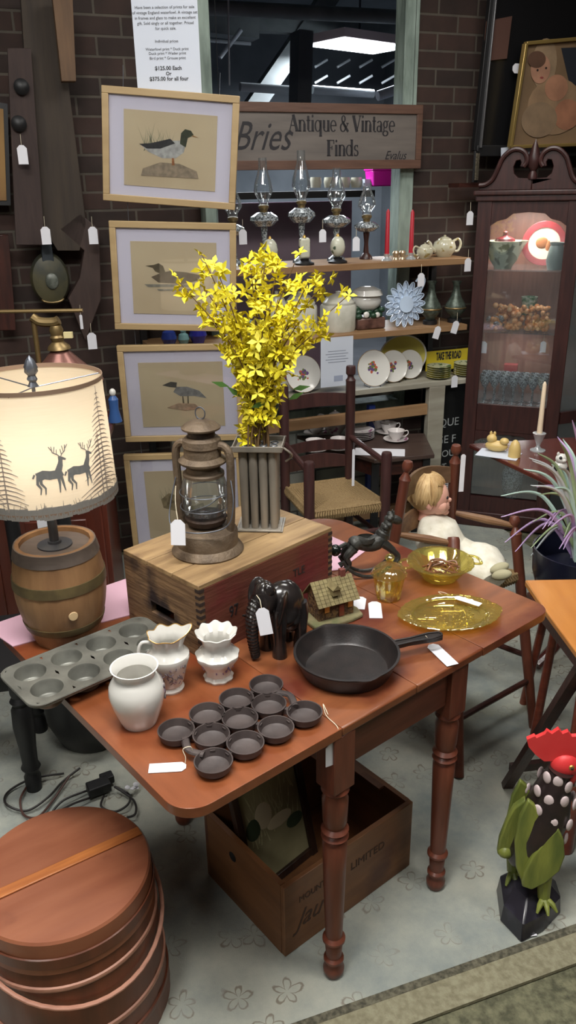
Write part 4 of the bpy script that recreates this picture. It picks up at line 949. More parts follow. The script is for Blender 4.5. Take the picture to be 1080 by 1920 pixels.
for x in (T2 / 2, LX2 - T2 / 2):
    e = MB().box((x, LY2 / 2, HZ2 / 2), (T2, LY2 - 2 * T2, HZ2)).build('end_board', MC3, t)
MB().lathe([(0, 0), (.012, 0), (.014, .001), (.010, .0018), (0, .0018)], (0, LY2 * .62, HZ2 * .72), 20, axis=(-1, 0, 0), sy=1.0).build('knot_hole', M['black'], t)
MST = mat('faded stencil ink', (66, 44, 34), .7)
text('MOUNTAIN', .026, MST, t, (.045, -.0006, HZ2 * .66), sx=.9); text('Jau', .075, MST, t, (.035, -.0006, HZ2 * .30), shear=.5, sx=.9); text('LIMITED', .034, MST, t, (.215, -.0006, HZ2 * .60))
MB().box((0, 0, 0), (.02, .16, .006), Euler((0, 0, 0)).to_matrix()).build('loose_slat', MC2, t, loc=(LX2 - .03, LY2 * .5, HZ2 + .004))
def in2(x, y, z): return k0 + u_ * x + v_ * y + Vector((0, 0, z))
MPR = mat('print paper', (158, 150, 114), .6, c2=(122, 116, 84), ns=6); MDK = wood('dark print frame', (58, 38, 28), (40, 26, 22), 'z', rough=.4)
t = thing('framed_print', 'dark framed print of pale grasses leaning in the stencilled box', 'framed print', in2(.150, .185, .014), CA2 + .12); t.rotation_euler = (radians(-13), 0, CA2 + .10)
W3, H3 = .225, .345
MB().box((0, .004, H3 / 2), (W3, .004, H3)).build('print', MPR, t)
for (x, z, w_, h_) in ((-W3 / 2, H3 / 2, .022, H3 + .022), (W3 / 2, H3 / 2, .022, H3 + .022), (0, 0.011, W3, .022), (0, H3, W3, .022)): MB().box((x, 0, z), (w_, .016, h_)).build('frame', MDK, t, bev=.002)
mb = MB(); random.seed(31)
for i in range(46):
    x = random.uniform(-.085, .085); z = random.uniform(.12, .25); h_ = random.uniform(.03, .09); a = random.uniform(-.4, .4); mb.add([(x, .0012, z), (x + .004, .0012, z), (x + h_ * sin(a), .0012, z + h_)], [(0, 1, 2)])
mb.build('grass_drawing', mat('pale grass paint', (178, 172, 130), .7), t)
mb = MB(); mb.ell((-.03, .0015, .20), (.03, .001, .038), 12, 8); mb.ell((.02, .0015, .16), (.045, .001, .02), 12, 8); mb.build('flower_drawing', mat('cream bloom paint', (196, 184, 150), .7), t)
mb = MB(); mb.ell((-.07, .0012, .18), (.025, .001, .03), 12, 8); mb.ell((.07, .0012, .13), (.03, .001, .02), 12, 8); mb.build('leaf_drawing', mat('dark leaf paint', (52, 66, 44), .7), t)

# --- black side stand, waste bin, cords
t = thing('side_stand', 'low black stand with turned legs beyond the left end of the table', 'side table', (-.83, 2.00, 0), radians(12))
for (x, y) in ((.02, -.0), (.02, .30), (-.33, -.0), (-.33, .30)):
    MB().lathe([(0, 0), (.024, 0), (.026, .05), (.021, .06), (.021, .07), (.030, .085), (.024, .10), (.026, .16), (.033, .24), (.030, .30), (.022, .315), (.030, .33), (.022, .345), (.026, .36), (.026, .43), (0, .43)], (x, y, 0), 18).build('leg', M['black'], t)
MB().box((-.155, .15, .435), (.42, .36, .025)).build('stand_top', M['black'], t, bev=.004); MB().box((-.155, .15, .39), (.33, .28, .06)).build('apron', M['black'], t)
bq = atz(142, 1440, 0); 
t = thing('coal_scuttle', 'black rounded metal scuttle on the rug under the left of the table', 'scuttle', bq + Vector((.02, .17, 0)), .3)
MB().lathe([(0, 0), (.10, 0), (.11, .01), (.145, .10), (.150, .20), (.14, .27), (.135, .27), (.14, .20), (.10, .02), (0, .015)], seg=36).build('body', mat('scuttle black', (26, 26, 28), .45), t)
MB().tube(spl([(-.143, 0, .24), (-.10, 0, .34), (0, 0, .38), (.10, 0, .34), (.143, 0, .24)], 6), .005, 8).build('handle', M['steel'], t)
MCO = mat('black rubber cord', (34, 30, 30), .5); MCO2 = mat('brown cord', (76, 50, 44), .5)
def cord(pts, label, m_=MCO, r=.0035, nm='electric_cable'):
    t = MB().tube(spl([atz(x, y, .011 + (.010 * (i % 2))) for i, (x, y) in enumerate(pts)], 8), r, 8).build(nm, m_); tag(t, label, 'cord')
cord([(120, 1450), (60, 1460), (15, 1485), (12, 1508), (50, 1520), (90, 1495), (118, 1465), (150, 1440)], 'black power cord looping widest toward the left edge by the stand leg')
cord([(50, 1475), (38, 1500), (45, 1528), (70, 1532), (96, 1505), (130, 1455)], 'brown power cord looping beside the stand leg', MCO2)
cord([(170, 1480), (120, 1500), (98, 1526), (140, 1506), (175, 1494)], 'black power cord running in front of the adapter')
cord([(195, 1492), (190, 1512), (215, 1522), (240, 1508), (242, 1490), (215, 1475), (250, 1500), (254, 1525), (238, 1533)], 'black power cord curled right of the adapter near the table corner')
t = thing('power_adapter', 'black power adapter cluster among cords on the rug', 'power adapter', atz(186, 1484, .008), .5)
MB().box((0, 0, .018), (.07, .045, .032)).build('adapter_body', M['black'], t, bev=.004); MB().box((.035, .03, .014), (.04, .035, .026)).build('plug', M['black'], t, bev=.003)
mb = MB(); random.seed(2)
for i in range(5): mb.ell((random.uniform(-.012, .012), random.uniform(-.01, .01), .008 + i * .004), (.012, .008, .003), 8, 5, Euler((random.random(), random.random(), random.random() * 3)).to_matrix())
tag(mb.build('paper_scrap', M['white'], loc=atz(248, 1484, .008)), 'crumpled white paper scrap beside the cords', 'paper')

# ================================================================== ORANGE TABLE AT RIGHT (sawbuck legs)
MOT = wood('orange pine top', (172, 108, 48), (192, 128, 62), 'y', ns=8, k=5, rough=.35, coat=.2)
q1, q2, q3 = atz(1030, 1170, .655), atz(1086, 1230, .655), atz(978, 1110, .655)
t = thing('sawbuck_table', 'orange pine table with crossed dark legs at the right edge', 'table', (.70, 1.70, 0), 0)
mb = MB(); mb.prism([(.03, -.30), (1.0, -.30), (1.0, .40), (-.006, .40), (.0, .20)], .635, .655); mb.build('tabletop', MOT, t, bev=.004)
MB().tube([(.36 + .26 * cos(2 * pi * i / 60), .19 + .20 * sin(2 * pi * i / 60), .656) for i in range(60)], .004, 6, closed=True).build('raised_ring', wood('ring', (140, 78, 36), (120, 66, 32), 'x'), t)
MB().bar((.002, .36, .62), (.05, -.28, .62), .022, .03).build('apron', M['dkwoodx'], t)
def wl(x, y, z): p = atz(x, y, z); return (p.x - .70, p.y - 1.70, z)
mb = MB(); a = Vector(wl(950, 1474, .0)); mb.bar(a, (.05, .02, .635), .022, .03, up=(1, 0, 0)); mb.build('leg', M['dkwood'], t)
MB().bar((.28, .26, 0), (.22, -.02, .60), .022, .03, up=(1, 0, 0)).build('leg', M['dkwood'], t)
MB().bar((a.x + .005, a.y, .07), (.30, a.y + .05, .07), .02, .025).build('stretcher', M['dkwood'], t)
a = wl(1058, 1592, 0)
MB().tube([a, (a[0] + .006, a[1] + .02, .33), (a[0] + .01, a[1] + .03, .635)], [.024, .026, .024], 14).build('turned_leg', M['red'], t)

# ================================================================== HIGH CHAIR WITH DOLL
Cf, Df = atz(860, 1456, 0), atz(1000, 1364, 0); off = Vector((-.27, .32, 0)); Af, Bf = Cf + off, Df + off
At, Bt = atz(766, 862, .95), atz(856, 832, .95); Ct, Dt = atz(850, 1006, .685), atz(964, 966, .70)
MHC = wood('oak red chair post', (84, 44, 32), (106, 58, 42), 'z', rough=.4); MHR = wood('worn arm rail', (132, 98, 66), (106, 72, 48), 'x', rough=.5)
cc = (Cf + Df + Af + Bf) / 4
t = thing('high_chair', "old wooden child's high chair with ball finials seating the doll", 'chair', cc, 0)
W = lambda p: Vector(p) - cc
def post(f, tp_, r, ball, nm='post'):
    f, tp_ = W(f), W(tp_); d = tp_ - f
    mb = MB(); L_ = d.length
    if ball: pr = [(0, 0), (r * .8, 0), (r, L_ * .4), (r, L_ - .075), (r * 1.15, L_ - .065), (r * .55, L_ - .045), (r * .5, L_ - .04), (r * .9, L_ - .03), (r * 1.05, L_ - .018), (r * .8, L_ - .005), (0, L_)]
    else: pr = [(0, 0), (r * .8, 0), (r, L_ * .4), (r, L_ - .012), (r * .85, L_ - .002), (0, L_)]
    mb.lathe(pr, f, 16, axis=d); return mb.build(nm, MHC, t)
post(Af, At, .017, True); post(Bf, Bt, .017, True); post(Cf, Ct, .021, False); post(Df, Dt, .018, True)
def onp(f, tp_, z): f, tp_ = Vector(f), Vector(tp_); return W(f.lerp(tp_, z / tp_.z))
for (f1, t1, f2, t2, z1, z2) in ((Af, At, Cf, Ct, .70, .665), (Bf, Bt, Df, Dt, .70, .665)):
    a, b = onp(f1, t1, z1), onp(f2, t2, z2); MB().tube([a, a.lerp(b, .25), a.lerp(b, .6), b], [.007, .012, .014, .008], 10).build('arm_rail', MHR, t)
for (p1, p2, z) in (((Cf, Ct), (Df, Dt), .16), ((Bf, Bt), (Df, Dt), .24), ((Af, At), (Cf, Ct), .2), ((Cf, Ct), (Df, Dt), .34), ((Bf, Bt), (Df, Dt), .40), ((Af, At), (Cf, Ct), .38), ((Af, At), (Bf, Bt), .2)):
    MB().tube([onp(*p1, z), onp(*p2, z)], .010, 8).build('rung', M['dkwoodx'], t)
def slat(p1, p2, z, h_, bow, m_, par, lift=.022):
    a, b = onp(*p1, z), onp(*p2, z); d = (b - a); nrm = Vector((d.y, -d.x, 0)).normalized()
    mb = MB()
    def f(u, v):
        p = a.lerp(b, u) - nrm * bow * sin(pi * u); return p + Vector((0, 0, (v - .5) * h_ * (1 + .0 * u) + (v) * lift * sin(pi * u)))
    vs_ = [f(i / 14, j / 2) + nrm * th for th in (-.005, .005) for j in range(3) for i in range(15)]
    fs = []
    for s_ in range(2):
        for j in range(2):
            for i in range(14):
                q0 = s_ * 45 + j * 15 + i; qd = (q0, q0 + 1, q0 + 16, q0 + 15); fs.append(qd if s_ else qd[::-1])
    for i in range(14): fs += [(i, i + 1, 45 + i + 1, 45 + i), (30 + i + 1, 30 + i, 75 + i, 75 + i + 1)]
    mb.add(vs_, fs); mb.build('slat', m_, par)
slat((Af, At), (Bf, Bt), .84, .05, .03, wood('tan slat', (112, 88, 66), (92, 70, 52), 'x'), t); slat((Af, At), (Bf, Bt), .70, .05, .03, MHR, t)
MRU = mat('woven rush', (168, 142, 100), .8, c2=(134, 108, 72), ns=40, stretch=(6, 6, 1), bump=.5, bs=70)
def rush_seat(corners, th, par, name='rush_seat'):       # FL, FR, BR, BL in parent space; four triangular wrapped fields
    c = sum(corners, Vector()) / 4; mb = MB()
    for k in range(4):
        a, b = corners[k], corners[(k + 1) % 4]; n = 15
        for j in range(n):
            f0 = j / n; p = a.lerp(c, f0); q = b.lerp(c, f0); dz = Vector((0, 0, -.012 * sin(f0 * pi / 2) + (.004 if j == 0 else 0)))
            w_ = ((a + b) / 2 - c).length / n; mb.tube([p + dz + Vector((0, 0, th)), (p + q) / 2 + dz * 1.3 + Vector((0, 0, th * .9)), q + dz + Vector((0, 0, th))], w_ * .62, 6)
        # wrapped side
        m_ = int((b - a).length / .011)
        for j in range(m_ + 1):
            p = a.lerp(b, j / m_); mb.tube([p + Vector((0, 0, th + .004)), p + (p - c).normalized() * .010, p + Vector((0, 0, -th * 1.3))], .0058, 5)
    mb.prism([(p.x, p.y) for p in corners], -th, th * .6, lambda p: Vector((p.x, p.y, p.z + corners[0].z)))
    return mb.build(name, MRU, par)
zs = .50
cs = [onp(Cf, Ct, zs), onp(Df, Dt, zs), onp(Bf, Bt, zs), onp(Af, At, zs)]; rush_seat(cs, .012, t)
price_tag('long white paper tag hanging from the right back post of the high chair', atz(868, 850, .92) + Vector((0, -.01, 0)), (pi / 2, 0, .1), (.016, .13), string=None)

MSK = mat('doll porcelain', (224, 178, 156), .4, c2=(226, 168, 150), ns=5); MHA = wood('blond hair', (206, 176, 126), (160, 126, 82), 'z', ns=16, k=5, rough=.6, bump=.2); MDR = mat('cream knit dress', (228, 224, 210), .85, c2=(214, 208, 190), ns=40, bump=.15, bs=120)
sc_ = sum(cs, Vector()) / 4 + cc; back = ((Af + Bf) / 2 - (Cf + Df) / 2).normalized()
hc = aty(806, 930, 2.46); hc = Vector(hc)
t = thing('doll', 'blond porcelain baby doll in a cream gown sitting in the high chair', 'doll', hc, radians(-6)) 
# local +x: the way the face looks
mb = MB()
mb.ell((0, 0, 0), (.062, .052, .064), 28, 20); mb.ell((.030, 0, -.030), (.036, .040, .032), 20, 14)
mb.ell((.063, 0, -.012), (.009, .008, .008), 12, 8); mb.ell((.036, -.027, -.024), (.020, .018, .019), 14, 10); mb.ell((.036, .027, -.024), (.020, .018, .019), 14, 10)
mb.ell((.058, 0, -.036), (.010, .013, .004), 10, 6); mb.ell((.058, 0, -.042), (.009, .011, .004), 10, 6); mb.ell((.052, 0, -.055), (.014, .014, .010), 12, 8)
for s_ in (-1, 1): mb.ell((-.004, s_ * .052, -.014), (.012, .006, .016), 12, 8)
mb.tube([(-.006, 0, -.04), (-.012, 0, -.085)], [.026, .026], 14)
hd = mb.build('body', MSK, t)
for s_ in (-1, 1): MB().ell((.053, s_ * .022, .004), (.006, .007, .006), 10, 8).build('eye', M['black'], t)
mb = MB(); random.seed(8); mb.ell((-.012, 0, .012), (.064, .060, .064), 28, 18)
for i in range(150):
    th_ = random.uniform(-pi, pi); front = abs(th_) < 1.05; el1 = (.62 if front else -.28) + random.uniform(-.12, .12); rr_ = random.uniform(.97, 1.05)
    pts_ = []
    for k in range(6):
        e_ = 1.35 + (el1 - 1.35) * k / 5; sw_ = th_ + .25 * sin(k * .7 + i) * .4; pts_.append((cos(sw_) * cos(e_) * .066 * rr_ - .012, sin(sw_) * cos(e_) * .062 * rr_, sin(e_) * .066 * rr_ + .012))
    mb.tube(pts_, [.006, .0065, .0065, .006, .005, .0015], 6)
mb.build('hair', MHA, t)
# gown: from neck to a hem over the seat front, in world terms relative to the doll
Rz = Matrix.Rotation(radians(6), 3, 'Z')
def dl(p): return Rz @ (Vector(p) - hc)
neck = dl(hc + Vector((-.008, 0, -.066))); lap = dl(sc_ + Vector((.0, .02, .06))); knee = dl(aty(900, 1062, 2.37)); hem = dl(aty(925, 1090, 2.30))
mb = MB(); pth = spl([neck, neck.lerp(lap, .35), neck.lerp(lap, .8) + Vector((0, 0, 0)), lap.lerp(knee, .5), knee, hem], 5)
n = len(pth); rad = [.026 + .064 * min(1, i / 5) + .014 * sin(i / n * pi) - .055 * max(0, (i - n + 6) / 6) for i in range(n)]
mb.tube(pth, rad, 28, flat=.72); mb.build('gown', MDR, t)
mb = MB()
for s_ in (-1, 1):
    sh_ = neck + Vector((-.005, s_ * .055, -.025)); mb.tube(spl([sh_, sh_ + Vector((.02, s_ * .03, -.05)), sh_ + Vector((.055, s_ * .028, -.09))], 5), [.020, .024, .025, .025, .024, .024, .023, .022, .022, .021, .020][:11], 14)
mb.build('sleeves', MDR, t)
for s_ in (-1, 1):
    sh_ = neck + Vector((.05, s_ * .083, -.115)); mb = MB(); mb.tube([sh_ - Vector((.02, 0, -.03)), sh_ + Vector((.012, 0, -.012)), sh_ + Vector((.02, 0, -.015))], [.013, .012, .011], 10)
    for k in range(4): mb.tube([sh_ + Vector((.018, (k - 1.5) * .006, -.013)), sh_ + Vector((.033, (k - 1.5) * .0075, -.022)), sh_ + Vector((.040, (k - 1.5) * .0075, -.032))], [.0042, .004, .003], 6)
    mb.tube([sh_ + Vector((.012, -s_ * .010, -.012)), sh_ + Vector((.024, -s_ * .018, -.018))], [.0045, .0035], 6)
    mb.build('hand', MSK, t)
ft = dl(aty(938, 1078, 2.26))
for s_ in (-1, 1): MB().ell(ft + Vector((.0, s_ * .024, .012)), (.032, .017, .017), 16, 10, Euler((0, -.35, .2 * s_)).to_matrix()).build('bootie', mat('grey knit bootie', (168, 162, 132), .85), t)

# ================================================================== RUSH SEATED ARMCHAIR
FR, FL, BL, BR = [Vector(p) for p in ((.433, 3.31, 0), (.092, 3.20, 0), (-.011, 3.535, 0), (.298, 3.63, 0))]
cc = (FR + FL + BL + BR) / 4
t = thing('ladder_back_armchair', 'dark ladder back armchair with woven rush seat behind the table', 'chair', cc, 0)
W = lambda p: Vector(p) - cc
MCW = wood('dark stained chair', (54, 34, 34), (74, 46, 44), 'z', rough=.38)
def cpost(f, h_, r, pr=None):
    L_ = h_; pr = pr or [(0, 0), (r * .85, 0), (r, .05), (r, L_ - .01), (r * .85, L_), (0, L_)]
    MB().lathe(pr, W(f), 16).build('post', MCW, t)
hBR = zat(BR, 686); hBL = zat(BL, 722); r = .0225
cpost(BR, hBR, r, [(0, 0), (r * .85, 0), (r, .05), (r, hBR - .075), (r * 1.05, hBR - .065), (r * .7, hBR - .055), (r * .65, hBR - .045), (r, hBR - .035), (r, hBR - .008), (r * .9, hBR), (0, hBR)]); cpost(BL, hBL, r)
hFL, hFR = zat(FL, 866), zat(FR, 848); cpost(FL, hFL, .0235); cpost(FR, hFR, .0235)
for a, b, ha in ((BR, FR, hFR - .05), (BL, FL, hFL - .05)):
    MB().tube([W(a) + Vector((0, 0, ha + .03)), W(b) + Vector((0, 0, ha))], .014, 10).build('arm_rail', MCW, t)
def onp(f, tp_, z): return W(f) + Vector((0, 0, z))
for z, hh_ in ((zat(BR, 748), .052), (zat(BR, 833), .040)): slat((BL, None), (BR, None), z, hh_, .02, MCW, t, lift=.012)
slat((BL, None), (BR, None), .52, .05, .02, MCW, t)
rush_seat([W(FL) + Vector((0, 0, .41)), W(FR) + Vector((0, 0, .41)), W(BR) + Vector((0, 0, .41)), W(BL) + Vector((0, 0, .41))], .016, t)
for (a, b, z) in ((FL, FR, .30), (FL, FR, .16), (FL, BL, .26), (FR, BR, .26), (FR, BR, .14), (BL, BR, .2)):
    MB().tube([W(a) + Vector((0, 0, z)), W(b) + Vector((0, 0, z))], .011, 8).build('rung', MCW, t)
price_tag('narrow white paper tag hanging behind the right arm of the rush armchair', atz(663, 842, .68), (pi / 2, 0, .3), (.012, .17), None)

# ================================================================== RED DROP LEAF TABLE, PLANT
t = thing('red_table', 'glossy red mahogany pedestal table at the right edge', 'table', (.95, 2.95, 0), 0)
MRT = wood('glossy red mahogany', (94, 42, 34), (74, 34, 30), 'y', ns=8, k=6, rough=.18, coat=.5)
a, b, c = atz(879, 832, .75), atz(1084, 930, .75), atz(1040, 824, .75)
mb = MB(); P_ = [(p.x - .95, p.y - 2.95) for p in (a, b)] + [(.75, -.35), (.75, .30), (c.x - .95, c.y - 2.95 + .02)]
mb.prism(P_, .732, .75); mb.build('tabletop', MRT, t, bev=.004)
MB().lathe([(0, .10), (.05, .12), (.04, .20), (.055, .3), (.03, .42), (.045, .6), (.06, .72), (0, .732)], (.30, -.15, 0), 20).build('pedestal', MRT, t)
for an_ in (-2.6, -1.4, .2, 1.6):
    MB().tube(spl([(.30, -.15, .26), (.30 + .14 * cos(an_), -.15 + .14 * sin(an_), .20), (.30 + .27 * cos(an_), -.15 + .27 * sin(an_), .07), (.30 + .36 * cos(an_), -.15 + .36 * sin(an_), .022)], 5), .022, 10).build('leg', MRT, t)
# candlestick
p = atz(1008, 845, .75); k = mpp(p); zt = zat(p, 716) - .75; zc = zat(p, 812) - .75
t = thing('candlestick', 'cut glass candlestick with cream taper candle on the red table', 'candlestick', p, 0)
MB().lathe([(0, 0), (.030, 0), (.030, .004), (.014, .010), (.007, .02), (.010, .03), (.014, .04), (.024, zc - .004), (.026, zc), (.012, zc + .002), (0, zc)], seg=16).build('holder', M['cutglass'], t)
MB().lathe([(0, zc - .01), (.011, zc - .01), (.0075, zt - .01), (.003, zt), (0, zt + .002)], seg=16).build('candle', mat('cream wax', (226, 206, 178), .5), t)
# salt shakers cluster: cream figures on a paper
MCF2 = mat('cream glazed', (204, 176, 112), .35)
tag(MB().box((0, 0, .0008), (.16, .10, .0012)).build('paper_slip', M['paper'], loc=atz(935, 852, .7505), rz=-.5), 'white paper slip under the cream figurines on the red table', 'paper')
for i, (x, y, h_, lab) in enumerate(((930, 846, .062, 'cream china kitten figurine lying left on the red table'), (964, 856, .060, 'cream bell shaped figurine on the red table'))):
    p = atz(x, y, .752); mb = MB()
    if i == 0: mb.ell((0, 0, .022), (.045, .024, .022)); mb.ell((-.020, 0, .050), (.020, .018, .018)); mb.ell((-.026, .010, .068), (.006, .004, .010), 8, 6); mb.ell((-.012, .010, .068), (.006, .004, .010), 8, 6); mb.ell((.030, -.008, .046), (.018, .016, .014))
    else: mb.lathe([(0, 0), (.024, 0), (.023, .03), (.016, .055), (.006, .066), (0, .068)])
    o = mb.build('kitten_figurine' if i == 0 else 'bell_figurine', MCF2, loc=p, rz=-.4); tag(o, lab, 'figurine')
p = atz(1048, 892, .752); mb = MB(); mb.ell((0, 0, .032), (.028, .024, .030)); mb.ell((-.002, -.006, .068), (.022, .018, .018)); mb.ell((-.016, -.006, .086), (.006, .004, .008), 8, 6); mb.ell((.014, -.006, .086), (.006, .004, .008), 8, 6); mb.ell((0, -.02, .064), (.010, .008, .008), 10, 8)
t = thing('cow_figurine', 'black and white cow figurine beside the lavender plant', 'figurine', p, .2); mb.build('body', M['china'], t)
mb = MB(); mb.ell((-.022, -.012, .036), (.008, .010, .012)); mb.ell((.018, -.016, .028), (.008, .008, .009)); mb.ell((-.012, -.018, .074), (.006, .006, .006)); mb.build('patches', M['black'], t)
# spider plant
pp = Vector((.93, 2.30, 0))
t = thing('plant_stand', 'dark wooden stool holding the lavender plant at the right edge', 'stool', pp, .2)
zst = .46
MB().lathe([(0, zst - .02), (.13, zst - .02), (.135, zst - .01), (.13, zst), (0, zst)], seg=28).build('seat', M['dkwood'], t)
for an_ in (.5, 2.1, 3.6, 5.2): MB().cyl((.09 * cos(an_), .09 * sin(an_), zst - .02), (.14 * cos(an_), .14 * sin(an_), 0), .014).build('leg', M['red'], t)
t = thing('lavender_plant', 'artificial plant with drooping lavender and green strap leaves in a navy pot', 'plant', pp + Vector((0, 0, zst)), 0)
MB().lathe([(0, 0), (.085, 0), (.12, .03), (.145, .12), (.150, .20), (.144, .20), (.138, .12), (0, .10)], seg=32).build('pot', mat('navy glazed pot', (22, 24, 40), .25), t)
lc = [mat('pale green strap leaf', (150, 170, 130), .5), mat('mint strap leaf', (178, 206, 196), .5), mat('lavender strap leaf', (188, 160, 206), .5), mat('silver strap leaf', (192, 200, 204), .5)]
random.seed(17)
org = Vector((0, 0, .22))
ends = [(670 + 10, 822, 1), (680, 935, 2), (700, 1070, 2), (755, 1120, 2), (840, 1140, 3), (990, 1105, 2), (1012, 1108, 2), (1015, 1045, 0), (870, 775, 2), (800, 680, 1), (830, 620, 3), (1060, 420, 2), (900, 1000, 2), (930, 985, 2), (850, 960, 0), (1010, 520, 1)]
lv_ = []
for (x, y, k) in ends: lv_.append((700 + x * .352, 640 + y * .352, k))
for i in range(26): lv_.append((random.uniform(985, 1180), random.uniform(800, 1030), random.choice([0, 0, 1, 2, 3])))
for i, (x, y, k) in enumerate(lv_):
    tip = aty(x, y, pp.y + random.uniform(-.12, .03)) - t.location; L_ = (tip - org).length
    top_ = org.lerp(tip, .5) + Vector((0, random.uniform(-.03, .03), .07 + .25 * max(0, org.z - tip.z)))
    path = spl([org + Vector((random.uniform(-.02, .02), random.uniform(-.02, .02), -.06)), top_, tip], 10); n = len(path); sd = Vector((0, 1, 0)).cross((tip - org)).normalized()
    vs_ = []; 
    for j, q0 in enumerate(path):
        f0 = j / (n - 1); wd = .0065 * (1 - .85 * f0 ** 3); d = (path[min(j + 1, n - 1)] - path[max(j - 1, 0)]).normalized(); s1 = d.cross(Vector((0, 1, .2))).normalized()
        vs_ += [q0 - s1 * wd, q0 + Vector((0, -.002, 0)), q0 + s1 * wd, q0 + Vector((0, .0018, 0))]
    fs = []
    for j in range(n - 1):
        for c_ in range(4): a_, b_ = j * 4 + c_, j * 4 + (c_ + 1) % 4; fs.append((a_, b_, b_ + 4, a_ + 4))
    MB().add(vs_, fs).build('leaf', lc[k], t)

# ================================================================== CURIO CABINET
K0 = Vector((.932, 4.078, 0)); KA = radians(-20); KW = .475; KD = .34
t = thing('curio_cabinet', 'tall mahogany curio cabinet with scroll pediment and glazed front', 'cabinet', K0, KA); cab = t
def kp(x, y, z): return K0 + Vector((x * cos(KA) - y * sin(KA), x * sin(KA) + y * cos(KA), z))
zc_, zf, za, zm1, zm0, zl0 = zat(K0, 369), zat(K0, 423), zat(K0, 398), zat(K0, 753), zat(K0, 803), .17
zla = zat(K0, 800) - .07
XZ = lambda p: Vector((p.x, p.z, p.y))
st = .066
for x0, x1 in ((0, st), (KW - st, KW)): MB().box(((x0 + x1) / 2, -.011, (zc_ + .0) / 2), (x1 - x0, .022, zc_)).build('stile', M['mahog'], t, bev=.003)
MB().box((KW / 2, -.008, (zm1 + zm0) / 2), (KW - 2 * st, .018, zm1 - zm0)).build('rail', M['mahog'], t, bev=.003)
MB().box((KW / 2, -.008, (zl0 + .08) / 2), (KW - 2 * st, .018, zl0 - .08)).build('rail', M['mahog'], t)
def arch(z0, zpk, ztop, nm):
    a, b = st, KW - st; c = (a + b) / 2; pts_ = [(a, ztop), (a, z0), (a + .03, z0 + (zpk - z0) * .35), (a + .07, z0 + (zpk - z0) * .5), (a + .10, z0 + (zpk - z0) * .9), (c, zpk), (b - .10, z0 + (zpk - z0) * .9), (b - .07, z0 + (zpk - z0) * .5), (b - .03, z0 + (zpk - z0) * .35), (b, z0), (b, ztop)]
    MB().prism(pts_, -.017, .001, XZ).build(nm, M['mahog'], t)
arch(zf, za, zc_, 'arched_frieze'); arch(zm0 - .06, zm0 - .012, zm0, 'arched_rail')
MB().box((KW / 2, -.005, (zl0 + zc_) / 2), (KW - 2 * st, .004, zc_ - zl0 - .02)).build('glass_door', M['clear'], t)
# plinth, canted sides, back, top
def pan(a, b, z0, z1, th, m_, nm):
    MB().bar((a[0], a[1], (z0 + z1) / 2), (b[0], b[1], (z0 + z1) / 2), th, z1 - z0, up=(0, 0, 1)).build(nm, m_, t)
oc = [(-.012, -.03), (KW + .012, -.03), (KW + .20, .16), (KW + .20, KD + .02), (-.012, KD + .02)]
MB().prism(oc, 0, .085).build('plinth', M['mahog'], t, bev=.006); MB().prism(oc, zc_ - .02, zc_ + .006).build('cornice', M['mahog'], t, bev=.005)
MB().prism([(x * 1.03 - .01, y * 1.05 - .008) for x, y in oc], zc_ + .006, zc_ + .028).build('cornice', M['mahog'], t, bev=.006)
inn = [(0, 0), (KW, 0), (KW + .18, .16), (KW + .18, KD), (0, KD)]
MB().prism(inn, .085, .10).build('bottom_board', M['mahog'], t)
for (x, y) in ((KW + .17, .16), (.012, KD - .01), (KW + .17, KD - .01)): MB().box((x, y, zc_ / 2 + .03), (.024, .024, zc_ - .08)).build('corner_post', M['mahog'], t)
pan((KW, .0), (KW + .17, .155), .60, .66, .02, M['mahog'], 'side_rail')
pan((KW, .0), (KW + .17, .155), .66, zc_ - .04, .004, M['clear'], 'side_glass'); pan((KW, .0), (KW + .17, .155), .10, .60, .004, M['clear'], 'side_glass')
pan((.004, KD - .02), (.004, .02), .10, zc_ - .04, .004, M['clear'], 'side_glass')
MB().box((KW / 2 + .09, KD - .006, zc_ / 2 + .03), (KW + .17, .008, zc_ - .1)).build('back_panel', wood('cabinet back', (96, 62, 52), (120, 84, 70), 'z'), t)
zs1, zs2 = zat(kp(.2, .12, 0), 508), zat(kp(.2, .12, 0), 624); zs1 = zat(kp(.2, .05, 0), 505); zs2 = zat(kp(.2, .05, 0), 621); zs3 = zm1 - .0; zs4 = zat(kp(.2, .05, 0), 855)
for z in (zs1, zs2, zs3 - .01, zs4):
    MB().prism([(.012, .012), (KW - .012, .012), (KW + .15, .16), (KW + .15, KD - .02), (.012, KD - .02)], z - .006, z).build('glass_shelf', M['clear'], t)
# swan neck pediment
sw = [(0, 0), (0, .018), (.03, .022), (.06, .045), (.08, .09), (.10, .135), (.135, .165), (.17, .168), (.198, .15), (.208, .118), (.195, .095), (.178, .10), (.182, .118), (.176, .128), (.160, .125), (.150, .10), (.155, .07), (.175, .052), (.205, .05), (KW / 2, .05), (KW / 2, 0)]
zp = zc_ + .028
MB().prism([(x, z + zp) for x, z in sw], -.02, .006, XZ).build('pediment', M['mahog'], t, bev=.003); MB().prism([(KW - x, z + zp) for x, z in sw][::-1], -.02, .006, XZ).build('pediment', M['mahog'], t, bev=.003)
for sgn in (0, 1):
    pts_ = [((KW - x) if sgn else x, -.026, z + zp + .004) for x, z in sw[1:11]]; MB().tube(spl(pts_, 4), .011, 8).build('moulding', M['mahog'], t)
MB().lathe([(0, 0), (.022, 0), (.020, .02), (.012, .035), (.026, .055), (.030, .085), (.020, .12), (.010, .15), (0, .17)], (KW / 2, -.01, zp + .045), 16, rf=lambda a, z, r: 1 + .08 * cos(4 * a + z * 60)).build('finial', M['mahog'], t)
MB().box((KW / 2, .15, zc_ - .045), (.20, .04, .02)).build('cabinet_lamp', emis('warm cabinet light', (255, 230, 205), 14), t)
